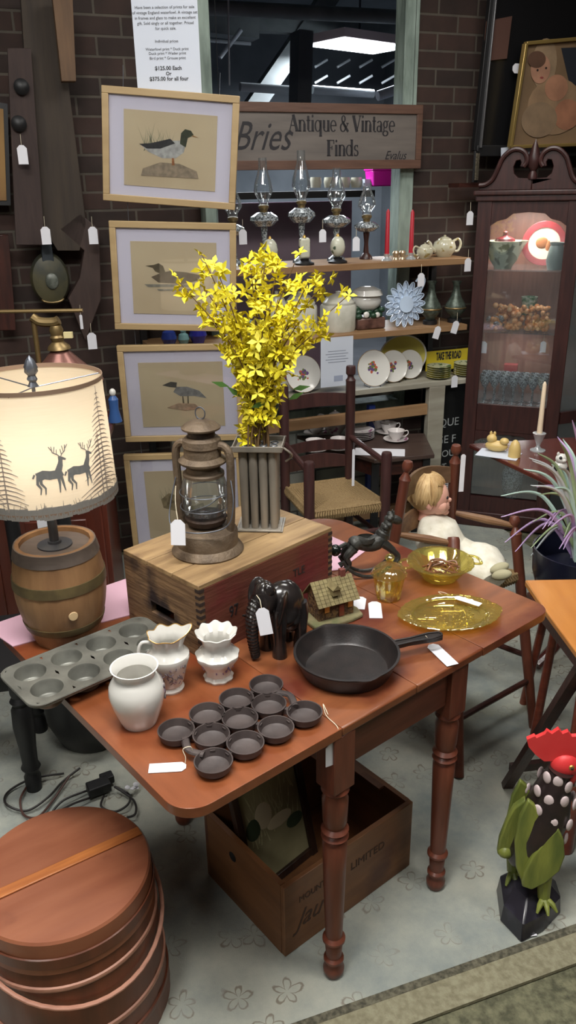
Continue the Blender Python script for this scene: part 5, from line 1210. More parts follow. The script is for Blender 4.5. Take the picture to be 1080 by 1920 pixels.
# contents
p = kp(.13, .07, zs1)
t = thing('punch_bowl', 'pale green floral footed bowl with lid on the top cabinet shelf', 'bowl', p + Vector((0, 0, .001)), 0)
MB().lathe([(0, 0), (.04, 0), (.042, .01), (.062, .04), (.080, .09), (.090, .128), (.092, .13), (.086, .128), (.06, .04), (0, .015)], seg=32, sx=1.05, rf=lambda a, z, r: 1 + (.22 * max(0, cos(a)) ** 12 if z > .09 else 0)).build('bowl', mat('celadon floral', (176, 184, 164), .25, c2=(112, 118, 98), ns=18, lo=.5, hi=.56), t)
MB().lathe([(.05, .128), (.045, .14), (.02, .15), (.010, .155), (.012, .17), (0, .178)], seg=24).build('lid', mat('maroon lustre', (110, 40, 44), .25), t)
p = kp(.31, .16, zs1)
t = thing('display_plate', 'cream plate with maroon band standing on the top cabinet shelf', 'plate', p + Vector((0, 0, .0)), KA)
R = Euler((radians(-14), 0, 0)).to_matrix()
def plate(t, r, bands, m_, axis, c):
    d = MB(); d.lathe([(0, .004), (r * .6, .002), (r * .62, .004), (r, .012), (r, .015), (r * .62, .008), (0, .007)], c, 48, axis=axis); d.build('dish', m_, t)
plate(t, .105, 0, mat('cream china plate', (210, 196, 176), .3), (0, -1, .22), (0, 0, .112))
MB().lathe([(.075, .0135), (.104, .0175), (.105, .0165), (.076, .011)], (0, 0, .112), 48, axis=(0, -1, .22)).build('band', mat('maroon band', (128, 44, 48), .3), t)
mb = MB(); mb.ell((-.01, -.012, .118), (.03, .004, .028), 12, 8); mb.ell((.02, -.012, .10), (.012, .004, .03), 12, 8); mb.build('flower_print', mat('peach flower', (196, 130, 84), .5), t)
t = MB().lathe([(0, 0), (.035, 0), (.045, .04), (.036, .09), (.030, .11), (.036, .125), (.032, .125), (.028, .11), (0, .02)]).build('jug', mat('slate grey pottery', (96, 112, 110), .35), loc=kp(.375, .06, zs1) + Vector((0, 0, .001))); tag(t, 'slate grey pottery jug at the right of the top cabinet shelf', 'jug')
mg_ = mat('green leaf enamel', (60, 110, 66), .4, c2=(190, 196, 180), ns=60)
t = MB().lathe([(0, 0), (.03, 0), (.036, .05), (.04, .09), (.038, .09), (.03, .02), (0, .01)]).build('cup', mg_, loc=kp(.27, .10, zs2) + Vector((0, 0, .075))); tag(t, 'white cup with green leaves on a riser in the middle of the cabinet', 'cup')
t = MB().box((0, 0, .036), (.12, .08, .072)).build('riser', M['clear'], loc=kp(.27, .10, zs2) + Vector((0, 0, .001)), rz=KA); tag(t, 'clear riser block under the leaf cup in the cabinet', 'riser')
# amber glass fruit cluster (a heap of small grapes)
random.seed(12)
MAG = mat('amber glass grapes', (206, 120, 52), .15, coat=.6, c2=(236, 190, 140), ns=30)
t = thing('grape_bunch', 'cluster of orange glass grapes on the middle cabinet shelf', 'ornament', kp(.22, .04, zs2), KA)
mb = MB()
for i in range(190): mb.ell((random.uniform(-.12, .15), random.uniform(0, .05), .013 + random.random() ** 1.3 * .11), random.uniform(.010, .015), 10, 7)
stuff(mb.build('grapes', MAG, t))
mb = MB()
for i in range(14): mb.ell((random.uniform(-.17, -.08), random.uniform(0, .04), .015 + random.random() * .05), (.018, .010, .014), 8, 6, Euler((random.random(), random.random(), random.random() * 3)).to_matrix())
tag(mb.build('glass_ornament', M['crystal'], loc=kp(.24, .03, zs2), rz=KA), 'clear crystal ornament left of the orange glass grapes', 'ornament')
# goblets
def goblet_me(h_, r):
    return MB().lathe([(0, 0), (r * .9, 0), (r * .9, .002), (.004, .008), (.003, h_ * .5), (r * .5, h_ * .58), (r, h_ * .78), (r * .95, h_), (r * .9, h_), (r * .92, h_ * .78), (r * .4, h_ * .6), (0, h_ * .56)], seg=20)
ORD = ['first', 'second', 'third', 'fourth', 'fifth', 'sixth', 'seventh']
g0 = goblet_me(.15, .027).build('goblet', M['crystal'], loc=kp(.09, .05, zs3 - .008)); tag(g0, 'clear stem goblet at the left front of the lower door shelf', 'glass', 'stem goblets in the cabinet')
random.seed(6)
for i in range(1, 14):
    o = g0.copy(); COL.objects.link(o); o.location = kp(.09 + (i % 7) * .048, .05 + (i // 7) * .07, zs3 - .008); o['label'] = 'stem goblet %s from the left in the %s goblet row in the cabinet' % (ORD[i % 7], 'front' if i < 7 else 'rear')
    if i < 7: pass
g0['label'] = 'stem goblet first from the left in the front goblet row in the cabinet'
for i in range(6):
    o = MB().lathe([(0, 0), (.024, 0), (.028, .07), (.026, .07), (.022, .006), (0, .006)], seg=18).build('tumbler', M['crystal'], loc=kp(.10 + i * .052, .06, zs4 + .0)); tag(o, 'cut glass tumbler %s from the left on the lowest glass shelf of the cabinet' % ORD[i], 'glass', 'cut glass tumblers behind the lower cabinet door')
t = MB().lathe([(0, 0), (.05, 0), (.05, .01), (.03, .03), (.055, .10), (.06, .18), (.045, .22), (.06, .26), (.056, .26), (.04, .22), (.05, .12), (0, .04)], seg=12).build('crystal_vase', M['crystal'], loc=kp(.27, .10, .101)); tag(t, 'large cut crystal vase on the cabinet floor', 'vase')
for i, (x, z, c_, lab, px_) in enumerate(((.22, zs2 - .06, (206, 150, 160), 'small pink box hung below the grapes shelf in the cabinet', 0), (.20, .0, (120, 40, 44), 'small maroon box with white top above the goblets', 1))):
    if i == 1: o = MB().box((0, 0, .02), (.07, .05, .04)).build('trinket_box', mat('maroon box', c_, .4), loc=kp(.20, .24, zs3 + .12), rz=KA); tag(o, lab, 'box'); o2 = MB().box((0, 0, -.065), (.1, .08, .125)).build('glass_riser', M['clear'], loc=kp(.20, .24, zs3 + .12), rz=KA); tag(o2, 'clear riser behind the goblets in the cabinet', 'riser')
hang_tag('white price tag hanging inside the cabinet above the goblets at left', kp(.07, .03, zat(kp(.07, .03, 0), 640)), KA, (.035, .06)); hang_tag('greenish white price tag hanging inside the cabinet at right', kp(.36, .05, zat(kp(.36, .05, 0), 640)), KA, (.028, .055))
area('cabinet_lamp_or_fill', kp(.22, .15, zs2 - .03), .2, .1, 1.3, (1, .93, .88))  # added fill above the goblets, no lamp under this shelf
area('cabinet_lamp_or_fill', kp(.22, .12, zc_ - .06), .2, .1, 5, (1, .85, .75))

# ================================================================== SHELVES ALONG THE WALL
Z1, Z2, Z3 = 1.400, 1.078, .800
MSH = wood('pine shelf board', (132, 98, 66), (156, 124, 90), 'x', ns=7, k=6, rough=.5)
MSW = wood('whitewashed shelf', (168, 164, 150), (136, 130, 116), 'x', ns=7, k=6, rough=.6)
t = thing('display_shelves', 'three long pine display shelves with posts before the brick wall', 'shelves', W0, TH)
for z, th_, m_, s0, s1 in ((Z1, .030, MSH, -1.75, -.16), (Z2, .028, MSH, -1.75, -.155), (Z3, .026, MSW, -1.75, -.12)):
    MB().box(((s0 + s1) / 2, -.175, z - th_ / 2), (s1 - s0, .31, th_)).build('shelf_board', m_, t, bev=.002)
MB().box((-.307, -.31, (Z3 - .026) / 2), (.092, .04, Z3 - .026)).build('post', MSW, t, bev=.002); MB().box((-1.66, -.31, (Z3 - .026) / 2), (.085, .04, Z3 - .026)).build('post', MSW, t)
MB().box((-.99, -.30, .655), (1.30, .03, .055)).build('rail', MSH, t, bev=.002); MB().box((-.97, -.30, .12), (1.34, .03, .055)).build('rail', MSH, t)
for s_ in (-1.74, -.20): MB().box((s_, -.04, Z1 / 2), (.03, .03, Z1)).build('upright', M['black'], t)
struct(MB().box((-.93, -.012, .30), (.98, .02, .60)).build('trim_1', MBW, loc=W0, rz=TH)); 
struct(MB().box((-.93, -.06, .735), (.98, .10, .07)).build('trim_2', mat('weathered sill', (176, 178, 172), .9, c2=(90, 92, 88), ns=12, stretch=(1, 4, 4), bump=.5), loc=W0, rz=TH))
tag(MB().box((0, 0, .34), (.035, .03, .68)).build('blue_post', mat('cobalt blue paint', (36, 56, 128), .5), loc=wp(-.62, .20), rz=TH), 'cobalt blue painted post standing behind the pine rail', 'post')
# chalkboard
bs, bz = onw(852, 930, .10)
t = thing('chalkboard', 'black chalkboard with chalk writing standing on the floor by the cabinet', 'chalkboard', wp(-.165, .24, .0), TH)
MB().box((0, 0, .40), (.23, .02, .74)).build('board', mat('slate', (16, 17, 18), .6), t)
MCK = mat('chalk', (170, 174, 174), .9)
for s_, x, z, sz in (('QUE', -.075, zat(wp(-.2, .26), 790), .062), ('GE F', -.085, zat(wp(-.2, .26), 822), .062), ('YOU', -.08, zat(wp(-.2, .26), 848), .055), ('AT', -.075, zat(wp(-.2, .26), 872), .05)): text(s_, sz, MCK, t, (x, -.0106, z - .03), ext=.0003)
wc = MB(); wc.lathe([(0, 0), (.072, 0), (.072, .002), (0, .002)], (-.02, -.011, zat(wp(-.2, .26), 905)), 30, axis=(0, -1, 0)); wc.build('percent_disc', M['white'], t)
text('10%', .055, M['ink'], t, (-.085, -.0135, zat(wp(-.2, .26), 905) + .0), ext=.0003); text('OFF', .045, M['ink'], t, (-.075, -.0135, zat(wp(-.2, .26), 905) - .045), ext=.0003)
def shp(px, z, d, off=0.0005):     # point on a shelf at pixel column px
    r = None; lo, hi = -2.2, .6
    for _ in range(40):
        m_ = (lo + hi) / 2
        if proj(wp(m_, d, z))[0] < px: lo = m_
        else: hi = m_
    return wp((lo + hi) / 2, d, z + off)
# --- oil lamps
def oil_lamp(px, ytop, fontw, lab, ped=False, d=.15, w_=1.0):
    p = shp(px, Z1, d); H_ = zat(p, ytop) - Z1; k = mpp(p)
    t = thing('oil_lamp', lab, 'oil lamp', p, TH, 'oil lamps on the top shelf'); fr = fontw * k / 2
    zf0 = H_ * .36; zf1 = H_ * .50
    MB().lathe([(0, 0), (.045 if not ped else .032, 0), (.042 if not ped else .03, .012), (.014, .03), (.010, zf0 * .6), (.016, zf0), (0, zf0)], seg=24).build('base', M['crystal'] if not ped else M['dkwood'], t)
    MB().lathe([(0, zf0), (fr * .6, zf0 + .004), (fr, zf0 + (zf1 - zf0) * .45), (fr * .96, zf0 + (zf1 - zf0) * .7), (fr * .5, zf1), (0, zf1)], seg=36, rf=lambda a, z, r: 1 + .03 * cos(12 * a)).build('font', M['crystal'], t)
    MB().lathe([(0, zf1), (.016, zf1), (.018, zf1 + .012), (.024, zf1 + .018), (.024, zf1 + .028), (.012, zf1 + .034), (0, zf1 + .034)], seg=20).build('burner', M['brass'], t)
    z0 = zf1 + .024; hh = H_ - z0
    MB().lathe([(.022, z0), (.022, z0 + .02), (.044 * w_, z0 + hh * .32), (.040 * w_, z0 + hh * .47), (.020, z0 + hh * .78), (.019, H_)], seg=28).build('glass_chimney', M['clear'], t)
oil_lamp(497, 296, 52, 'clear oil lamp behind the left of the forsythia, leftmost lamp clear of the frame'); oil_lamp(566, 282, 50, 'tallest clear glass oil lamp on the top shelf'); oil_lamp(630, 315, 52, 'clear oil lamp standing third on the top shelf left of the dark-footed one'); oil_lamp(686, 343, 46, 'short oil lamp on a dark pedestal foot beside the red candles', True, .14); oil_lamp(440, 340, 42, 'oil lamp half hidden by the right edge of the top duck print', d=.15)
# egg shaped clocks on black stands
MEG = mat('porcelain with painted scene', (196, 196, 178), .2, c2=(70, 86, 70), ns=28, lo=.56, hi=.62)
for px, shape, lab in ((507, 0, 'painted egg ornament on a black stand left of the others'), (571, 1, 'rectangular painted porcelain ornament on a black stand'), (633, 0, 'painted egg ornament on a black stand nearest the dark-footed lamp')):
    p = shp(px, Z1, .26); t = thing('porcelain_ornament', lab, 'ornament', p, TH, 'painted porcelain ornaments'); 
    MB().lathe([(0, 0), (.045, 0), (.045, .008), (.02, .018), (.022, .026), (0, .026)], seg=24).build('stand', M['black'], t)
    if shape: MB().box((0, 0, .072), (.050, .03, .090)).build('body', MEG, t, bev=.010, bseg=3)
    else: MB().ell((0, 0, .072), (.036, .030, .048)).build('body', MEG, t)
    MB().lathe([(0, .115), (.010, .118), (.005, .128), (0, .132)], seg=12).build('knob', M['gold'], t)
# candles
for px, yt, lab in ((725, 392, 'left red taper candle in a low glass holder on the top shelf'), (770, 393, 'right red taper candle before the peeling window post')):
    p = shp(px, Z1, .26); t = thing('candle_holder', lab, 'candle', p, 0, 'red taper candles'); h_ = zat(p, yt) - Z1
    MB().lathe([(0, 0), (.026, 0), (.022, .006), (.012, .014), (.015, .030), (0, .030)], seg=16).build('holder', M['cutglass'], t); MB().lathe([(0, .02), (.0115, .02), (.009, h_ - .012), (.002, h_), (0, h_)], seg=14).build('candle', mat('red wax', (170, 28, 44), .45), t)
# small glass bits between the candles
for i, px in enumerate((742, 754, 788)):
    p = shp(px, Z1, .24); tag(MB().lathe([(0, 0), (.016, 0), (.010, .01), (.018, .03), (.012, .04), (0, .036)], seg=14).build('salt_cellar', mat('gilt glass %d' % i, (170, 150, 120), .2, .4), loc=p), ['tiny gilt salt cellar between the red candles at left', 'tiny gilt salt cellar between the red candles at right', 'tiny gilt salt cellar beside the sugar bowl'][i], 'salt cellar')
# tea pot and sugar bowl
MFT = mat('cream china with gilt sprays', (188, 184, 160), .2, coat=.4, c2=(150, 132, 74), ns=34, lo=.60, hi=.66)
def teapot(name, lab, p, r, h_, m_, rz, spout=True, hs=1, cat='teapot', grp=None):
    t = thing(name, lab, cat, p, rz, grp)
    MB().lathe([(0, 0), (r * .55, 0), (r * .6, h_ * .04), (r * .95, h_ * .28), (r, h_ * .45), (r * .85, h_ * .68), (r * .55, h_ * .78), (0, h_ * .78)], seg=32).build('body', m_, t)
    MB().lathe([(r * .6, h_ * .76), (r * .55, h_ * .82), (r * .25, h_ * .9), (r * .08, h_ * .92), (r * .12, h_ * .97), (0, h_)], seg=24).build('lid', m_, t)
    MB().tube(spl([(r * .8, 0, h_ * .68), (r * 1.35, 0, h_ * .78), (r * 1.6, 0, h_ * .55), (r * 1.35, 0, h_ * .25), (r * .9, 0, h_ * .25)], 6), r * .11, 8).build('handle', m_, t)
    if spout: MB().tube(spl([(-r * .85, 0, h_ * .3), (-r * 1.25, 0, h_ * .42), (-r * 1.4, 0, h_ * .62), (-r * 1.65, 0, h_ * .74)], 5), [r * .24 - r * .009 * i for i in range(16)], 10).build('spout', m_, t)
    return t
p = shp(832, Z1, .22); teapot('teapot', 'cream china teapot with gilt sprays at the right end of the top shelf', p, .058, zat(p, 440) - Z1, MFT, TH)
p = shp(796, Z1, .27); teapot('sugar_bowl', 'smaller cream sugar bowl with gilt sprays left of the teapot', p, .040, .075, MFT, TH + pi, False, cat='sugar bowl')
# --- second shelf
MJ = mat('cream crackle jar', (206, 204, 192), .25, c2=(180, 178, 164), ns=12)
for px, w_, lab, d in ((563, 62, 'cream lidded cookie jar behind the forsythia', .20), (634, 66, 'cream ribbed cookie jar left of the green figure jar', .20), (520, 40, 'pale ribbed jar farthest left behind the forsythia', .22)):
    p = shp(px, Z2, d); r = w_ * mpp(p) / 2; h_ = zat(p, 545) - Z2
    t = thing('cookie_jar', lab, 'jar', p, 0, 'cream cookie jars on the middle shelf')
    MB().lathe([(0, 0), (r * .95, 0), (r, h_ * .08), (r, h_ * .62), (r * .95, h_ * .66), (0, h_ * .66)], seg=40, rf=lambda a, z, r_: 1 + .025 * cos(14 * a)).build('jar_body', MJ, t)
    MB().lathe([(r * .9, h_ * .66), (r * .92, h_ * .72), (r * .6, h_ * .88), (r * .15, h_ * .93), (r * .18, h_ * .98), (0, h_)], seg=30).build('lid', MJ, t)
p = shp(687, Z2, .20); h_ = zat(p, 537) - Z2; r = 30 * mpp(p)
t = thing('figure_cookie_jar', 'cookie jar shaped as a bonneted head over green sprays on a brown base', 'jar', p, TH)
MB().box((0, 0, h_ * .14), (r * 1.9, r * 1.5, h_ * .28)).build('base', mat('brown glaze', (58, 38, 34), .3, c2=(110, 80, 70), ns=25), t, bev=.008)
mb = MB(); random.seed(5)
for i in range(26): mb.ell((random.uniform(-r * .85, r * .85), random.uniform(-r * .7, r * .3), h_ * random.uniform(.28, .5)), (.018, .014, .014), 8, 6)
mb.build('foliage', mat('dark green glaze', (40, 66, 48), .35), t)
mb = MB(); mb.ell((0, 0, h_ * .66), (r * .92, r * .8, h_ * .26)); mb.build('head', M['china'], t); MB().lathe([(r * .8, h_ * .82), (r * .98, h_ * .80), (r * .85, h_ * .92), (r * .4, h_), (0, h_ * 1.01)], seg=28).build('bonnet', M['china'], t)
mb = MB(); mb.ell((-.03, -r * .72, h_ * .36), (.016, .010, .016)); mb.ell((.03, -r * .72, h_ * .34), (.014, .010, .014)); mb.build('flowers', M['china'], t)
# daisy dish
p = shp(758, Z2, .27); rD = 41 * mpp(p)
t = thing('milk_glass_dish', 'pale blue white daisy shaped dish standing on the middle shelf', 'dish', p + Vector((0, 0, 0)), TH)
MMG = mat('blue milk glass', (196, 214, 236), .2, coat=.5)
dc = (0, 0, rD * 1.02)
MB().lathe([(0, .002), (rD * .32, .002), (rD * .36, .010), (rD * .36, .014), (0, .012)], dc, 30, axis=(0, -1, .12)).build('center', MMG, t)
for ringn, rr_, ln in ((16, .62, .40), (12, .42, .26)):
    mb = MB()
    for i in range(ringn):
        a = 2 * pi * i / ringn; R = Euler((0, -a, 0)).to_matrix(); c_ = Vector((cos(a) * rD * rr_, -.006 if ringn == 12 else 0, dc[2] + sin(a) * rD * rr_))
        mb.tube([c_ + R @ Vector((rD * ln * cos(b), 0, rD * .115 * (1 if ringn == 16 else .9) * sin(b) * 1.2)) for b in [2 * pi * j / 14 for j in range(14)]], .0028, 5, closed=True)
        mb.ell(c_ + Vector((0, .004, 0)), (rD * ln * .9, .0015, rD * .10), 10, 6, R)
    mb.build('petals', MMG, t)
MB().tube(spl([(rD * .75, .01, rD * 1.4), (rD * .9, -.01, rD * 2.0), (rD * .65, -.02, rD * 2.25), (rD * .45, -.01, rD * 2.0)], 6), .005, 8).build('hook_handle', MMG, t)
MB().bar((-.03, .02, 0), (-.03, .02, rD * .8), .004, .004).build('stand', M['steel'], t)
# cloisonne vases
MVA = mat('verdigris enamel', (92, 104, 94), .35, .3, c2=(60, 66, 58), ns=60)
for px, lab in ((806, 'left of two tapered verdigris enamel vases on the middle shelf'), (852, 'right of two tapered verdigris enamel vases on the middle shelf')):
    p = shp(px, Z2, .24); h_ = zat(p, 527) - Z2; t = thing('enamel_vase', lab, 'vase', p, 0, 'verdigris enamel vases')
    MB().lathe([(0, 0), (.036, 0), (.036, .018), (.026, .022), (0, .022)], seg=24).build('foot', M['black'], t)
    MB().lathe([(.020, .022), (.030, .035), (.050, h_ * .28), (.054, h_ * .36), (.048, h_ * .46), (.028, h_ * .62), (.017, h_ * .78), (.016, h_ * .9), (.026, h_), (.022, h_), (.012, h_ * .9), (0, h_ * .6)], seg=28).build('body', MVA, t); MB().lathe([(.053, h_ * .34), (.056, h_ * .36), (.053, h_ * .38)], seg=28).build('band', M['brass'], t)
# cobalt glass seen between the frames
for i, (px, w_, c_) in enumerate(((318, 30, (40, 58, 130)), (372, 34, (44, 44, 140)), (345, 22, (120, 160, 160)), (466, 30, (170, 206, 220)))):
    p = shp(px, Z2, .25); r = w_ * mpp(p) / 2
    tag(MB().lathe([(0, 0), (r * .6, 0), (r, r * .9), (r * .8, r * 1.7), (r * .4, r * 2.0), (r * .55, r * 2.3), (r * .5, r * 2.3), (r * .35, r * 2), (0, r * .3)], seg=24).build('glass_vase', mat('coloured glass %d' % i, c_, .12, coat=.5), loc=p), ['dark blue glass vase behind the gap between the two lower duck prints', 'cobalt glass vase right of another behind the gap between the prints', 'pale aqua glass jar between two cobalt vases', 'pale blue glass vase behind the left forsythia branches'][i], 'vase')
# --- third shelf: fruit plates on wire stands, saucers, signs
def fplate(px, yt, d, lab, k_=0, tilt=.25):
    p = shp(px, Z3, d); r = (zat(p, yt) - Z3) / 2 * 1.02; t = thing('fruit_plate', lab, 'plate', p, TH, 'fruit painted plates on the lower shelf')
    c = (0, 0, r * .99); ax_ = (0, -1, tilt)
    MB().lathe([(0, .002), (r * .62, 0), (r * .66, .004), (r, .014), (r, .016), (r * .66, .008), (0, .006)], c, 44, axis=ax_).build('dish', M['china'], t)
    MB().lathe([(r * .985, .0150), (r * 1.008, .015), (r * .985, .0172)], c, 44, axis=ax_).build('gilt_rim', M['gold'], t)
    R3 = Vector((0, 0, 1)).rotation_difference(Vector(ax_)).to_matrix(); random.seed(px)
    for cl, n_ in (((96, 70, 120), 6), ((176, 84, 60), 5), ((96, 110, 60), 7)):
        mb = MB()
        for i in range(n_):
            q = Vector((random.gauss(0, r * .17), random.gauss(0, r * .17), .0062))
            mb.ell(Vector(c) + R3 @ q, (random.uniform(.08, .14) * r, random.uniform(.08, .14) * r, .0012), 8, 5, R3)
        mb.build('fruit_print', mat('fruit enamel', cl, .4), t)
    mb = MB(); mb.tube([(-.03, -.03, .012), (-.03, -.035, .002), (-.03, .03, .002), (-.02, .03, r)], .0015, 5); mb.tube([(.03, -.03, .012), (.03, -.035, .002), (.03, .03, .002), (.02, .03, r)], .0015, 5); mb.build('wire_stand', M['black'], t)
fplate(765, 657, .20, 'fruit plate with purple flowers, rightmost of the overlapping three'); fplate(734, 658, .235, 'fruit plate with orange pear, middle of the overlapping three'); fplate(698, 658, .275, 'fruit plate with purple grapes, foremost of the overlapping three'); fplate(567, 668, .25, 'fruit plate alone left of the white notice'); fplate(536, 672, .20, 'fruit plate half hidden by the forsythia')
p = shp(752, Z3, .13); t = thing('oval_dish', 'yellow oval dish with white rim leaning behind the fruit plates', 'dish', p, TH)
MB().lathe([(0, .0), (.10, .002), (.118, .012), (.12, .014), (.10, .008), (0, .006)], (0, 0, .105), 44, axis=(0, -1, .15), sx=1.15, sy=.88).build('dish', mat('yellow oval', (208, 196, 96), .4), t)
MB().lathe([(.112, .009), (.122, .0145), (.114, .0135)], (0, 0, .105), 44, axis=(0, -1, .15), sx=1.15, sy=.88).build('rim', M['china'], t)
sx0, sz0 = onw(797, 706, .09); sx1, sz1 = onw(880, 652, .09)
t = thing('yellow_sign', 'yellow sign with black words TAKE THE ROAD on the lower shelf', 'sign', wp(0, .09), TH)
MB().box(((sx0 + sx1) / 2 + .03, 0, (Z3 + sz1) / 2), (sx1 - sx0 + .06, .008, sz1 - Z3)).build('panel', M['yellow'], t)
a_, b_ = onw(818, 676, .096); text('TAKE THE ROAD', .056, M['ink'], t, (a_, -.0046, b_ + .002), sx=.36, off=.0022)
MSC = mat('green banded china', (196, 196, 160), .25, c2=(84, 110, 70), ns=30, lo=.55, hi=.62)
for px, lab, n_ in ((822, 'stack of cream and green tea saucers on the lower shelf', 'l'), (872, 'stack of green tea cups and saucers half behind the cabinet', 'r')):
    for j in range(6):
        p = shp(px, Z3, .26); o = MB().lathe([(0, 0), (.03, 0), (.032, .003), (.062, .010), (.063, .012), (.03, .006), (0, .005)], seg=30).build('saucer', MSC, loc=p + Vector((0, 0, .011 * j))); tag(o, ['lowest', 'second', 'third', 'fourth', 'fifth', 'topmost'][j] + (' saucer in the left stack of green rimmed saucers' if n_ == 'l' else ' saucer in the right stack of green rimmed saucers by the cabinet'), 'saucer', 'green rimmed saucers')
t = thing('notice_sheet', 'white printed notice hanging between the fruit plates', 'notice', wloc(632, 632, .345), TH)
hh = .245; k = mpp(wloc(632, 680, .345)); ww = 66 * k; hh = wloc(632, 632, .345).z - wloc(632, 724, .345).z
MB().box((0, 0, -hh / 2), (ww, .001, hh)).build('sheet', M['paper'], t)
mb = MB()
for j in range(5): mb.box((0, -.0008, -hh * (.28 + j * .055)), (ww * (.7 if j % 2 else .55), .0004, .003))
mb.build('print_lines', mat('grey print', (120, 126, 140), .8), t); MB().box((ww * .05, -.0008, -hh * .84), (ww * .28, .0004, hh * .12)).build('stamp_box', mat('pale blue grey', (150, 158, 178), .8), t)
# tags around the shelves
for i, (x, y, d, lab) in enumerate(((882, 396, .36, 'white price tag hanging on the cabinet edge near the window bricks'), (878, 484, .36, 'white price tag hanging at the right end of the top shelf'), (790, 512, .36, 'white price tag hanging from the top shelf above the daisy dish'), (823, 612, .345, 'white price tag on the middle shelf edge below the left enamel vase'), (857, 602, .345, 'white price tag on the middle shelf edge below the right enamel vase'), (853, 704, .35, 'white price tag on the lower shelf edge under the saucers'), (605, 430, .34, 'white price tag hanging beside the third oil lamp'), (668, 444, .34, 'white price tag hanging left of the dark-footed oil lamp'), (455, 430, .36, 'white price tag beside the oil lamp at the edge of the prints'))):
    hang_tag(lab, wloc(x, y, d), TH, (.036, .062) if i != 6 else (.034, .055), roll=.3 if i in (3, 4) else 0)

# --- tea table with tea set
tc4 = P2 = [atz(x, y, .54) for x, y in ((556, 816), (702, 862), (815, 852), (796, 812))]
cc = sum(tc4, Vector()) / 4; cc.z = 0
t = thing('tea_table', 'small dark table behind the rush chair carrying the tea set', 'table', cc, 0)
MB().prism([(p.x - cc.x, p.y - cc.y) for p in tc4], .52, .54).build('tabletop', wood('dull tea table', (58, 46, 42), (78, 62, 56), 'x', rough=.35), t, bev=.003)
for p in tc4:
    q = (p - cc) * .85; MB().bar((q.x, q.y, 0), (q.x, q.y, .52), .035, .035).build('leg', M['black'], t)
q = [(p - cc) * .82 for p in tc4]
for i in range(4): MB().bar((q[i].x, q[i].y, .48), (q[(i + 1) % 4].x, q[(i + 1) % 4].y, .48), .02, .07).build('apron', M['dkwoodx'], t)
MRO = mat('rose sprigged china', (216, 210, 208), .2, coat=.5, c2=(150, 96, 128), ns=30, lo=.62, hi=.68)
p = atz(628, 812, .5405); tpz = zat(p, 768) - .54; teapot('teapot', 'white rose sprigged teapot with looped lid on the tea table', p, .058, tpz, MRO, radians(175))
p = atz(615, 838, .5405); t = thing('serving_tray', 'oval dark wooden tray at the left of the tea table', 'tray', p, .2)
MB().lathe([(0, 0), (.12, 0), (.14, .010), (.142, .014), (.134, .012), (.118, .005), (0, .005)], seg=40, sx=1.1, sy=.62).build('tray_body', M['dkwood'], t)
def cup(px_, py_, lab, z=.5405, sc=1.0, rz=0, saucer=True):
    p = atz(px_, py_, z); t = thing('teacup', lab, 'teacup', p, rz, 'rose sprigged teacups')
    if saucer: MB().lathe([(0, 0), (.03, 0), (.062, .010), (.063, .012), (.03, .005), (0, .004)], seg=30).build('saucer', MRO, t)
    MB().lathe([(0, .005), (.020, .005), (.022, .012), (.034, .028), (.043, .052), (.044, .055), (.041, .054), (.032, .030), (0, .012)], seg=30).build('bowl', MRO, t)
    MB().tube(spl([(.040, 0, .046), (.058, 0, .050), (.062, 0, .034), (.048, 0, .022), (.033, 0, .024)], 5), .0028, 6).build('handle', MRO, t); return t
c0_ = cup(708, 806, 'teacup at the back of the tea table right of the armchair post', rz=.1)
def cupc(x, y, lab, rz, z=.5405): dup(c0_, atz(x, y, z), rz, lab)
cupc(742, 826, 'teacup standing foremost right on the tea table', .1); cupc(728, 812, 'teacup between the front and back cups on the tea table', .2); cupc(592, 814, 'teacup left of the teapot on the tea table', .3); cupc(590, 845, 'teacup on the tray left of the tray cup behind the post', .5, .546); cupc(636, 842, 'teacup on the tray just left of the armchair post', .2, .546)
for j in range(5):
    o = MB().lathe([(0, 0), (.03, 0), (.068, .010), (.070, .012), (.03, .005), (0, .004)], seg=30).build('saucer', MRO, loc=atz(676, 822, .5405) + Vector((0, 0, .009 * j))); tag(o, ['lowest', 'second', 'third', 'fourth', 'topmost'][j] + ' saucer in the white stack on the tea table', 'saucer', 'white saucers on the tea table')
tag(MB().box((0, 0, .001), (.24, .11, .0016)).build('paper_card', M['white'], loc=atz(712, 848, .541), rz=-.15), 'white paper card at the front edge of the tea table', 'paper card')

# ================================================================== SHOP SIGN
s0, zt0 = onw(440, 180, .06); s1, _ = onw(793, 197, .06); _, zb0 = onw(790, 316, .06)
zt0 = onw(793, 197, .06)[1]; s0 -= .12
t = thing('shop_sign', 'long grey wooden shop sign reading Antique & Vintage Finds', 'sign', wp((s0 + s1) / 2, .05, (zt0 + zb0) / 2), TH)
SW, SH = s1 - s0, zt0 - zb0
MB().box((0, 0, 0), (SW - .03, .014, SH - .03)).build('board', wood('grey sign board', (92, 86, 82), (116, 108, 102), 'x', ns=5, k=8, rough=.5), t)
MFR = wood('brown sign frame', (104, 76, 62), (86, 62, 52), 'x', rough=.5)
for (x, z, w_, h_) in ((0, SH / 2 - .02, SW, .04), (0, -SH / 2 + .02, SW, .04), (-SW / 2 + .015, 0, .03, SH - .08), (SW / 2 - .015, 0, .03, SH - .08)): MB().box((x, -.003, z), (w_, .026, h_)).build('frame', MFR, t, bev=.002)
cxs = lambda px: onw(px, 250, .10)[0] - (s0 + s1) / 2
MIK = mat('sign ink', (34, 32, 36), .6)
LN = lambda *q: ('l',) + q
AR = lambda *q: ('a',) + q
SB = lambda x0, x1, y=.02: ('l', x0, y, x1, y, .04)
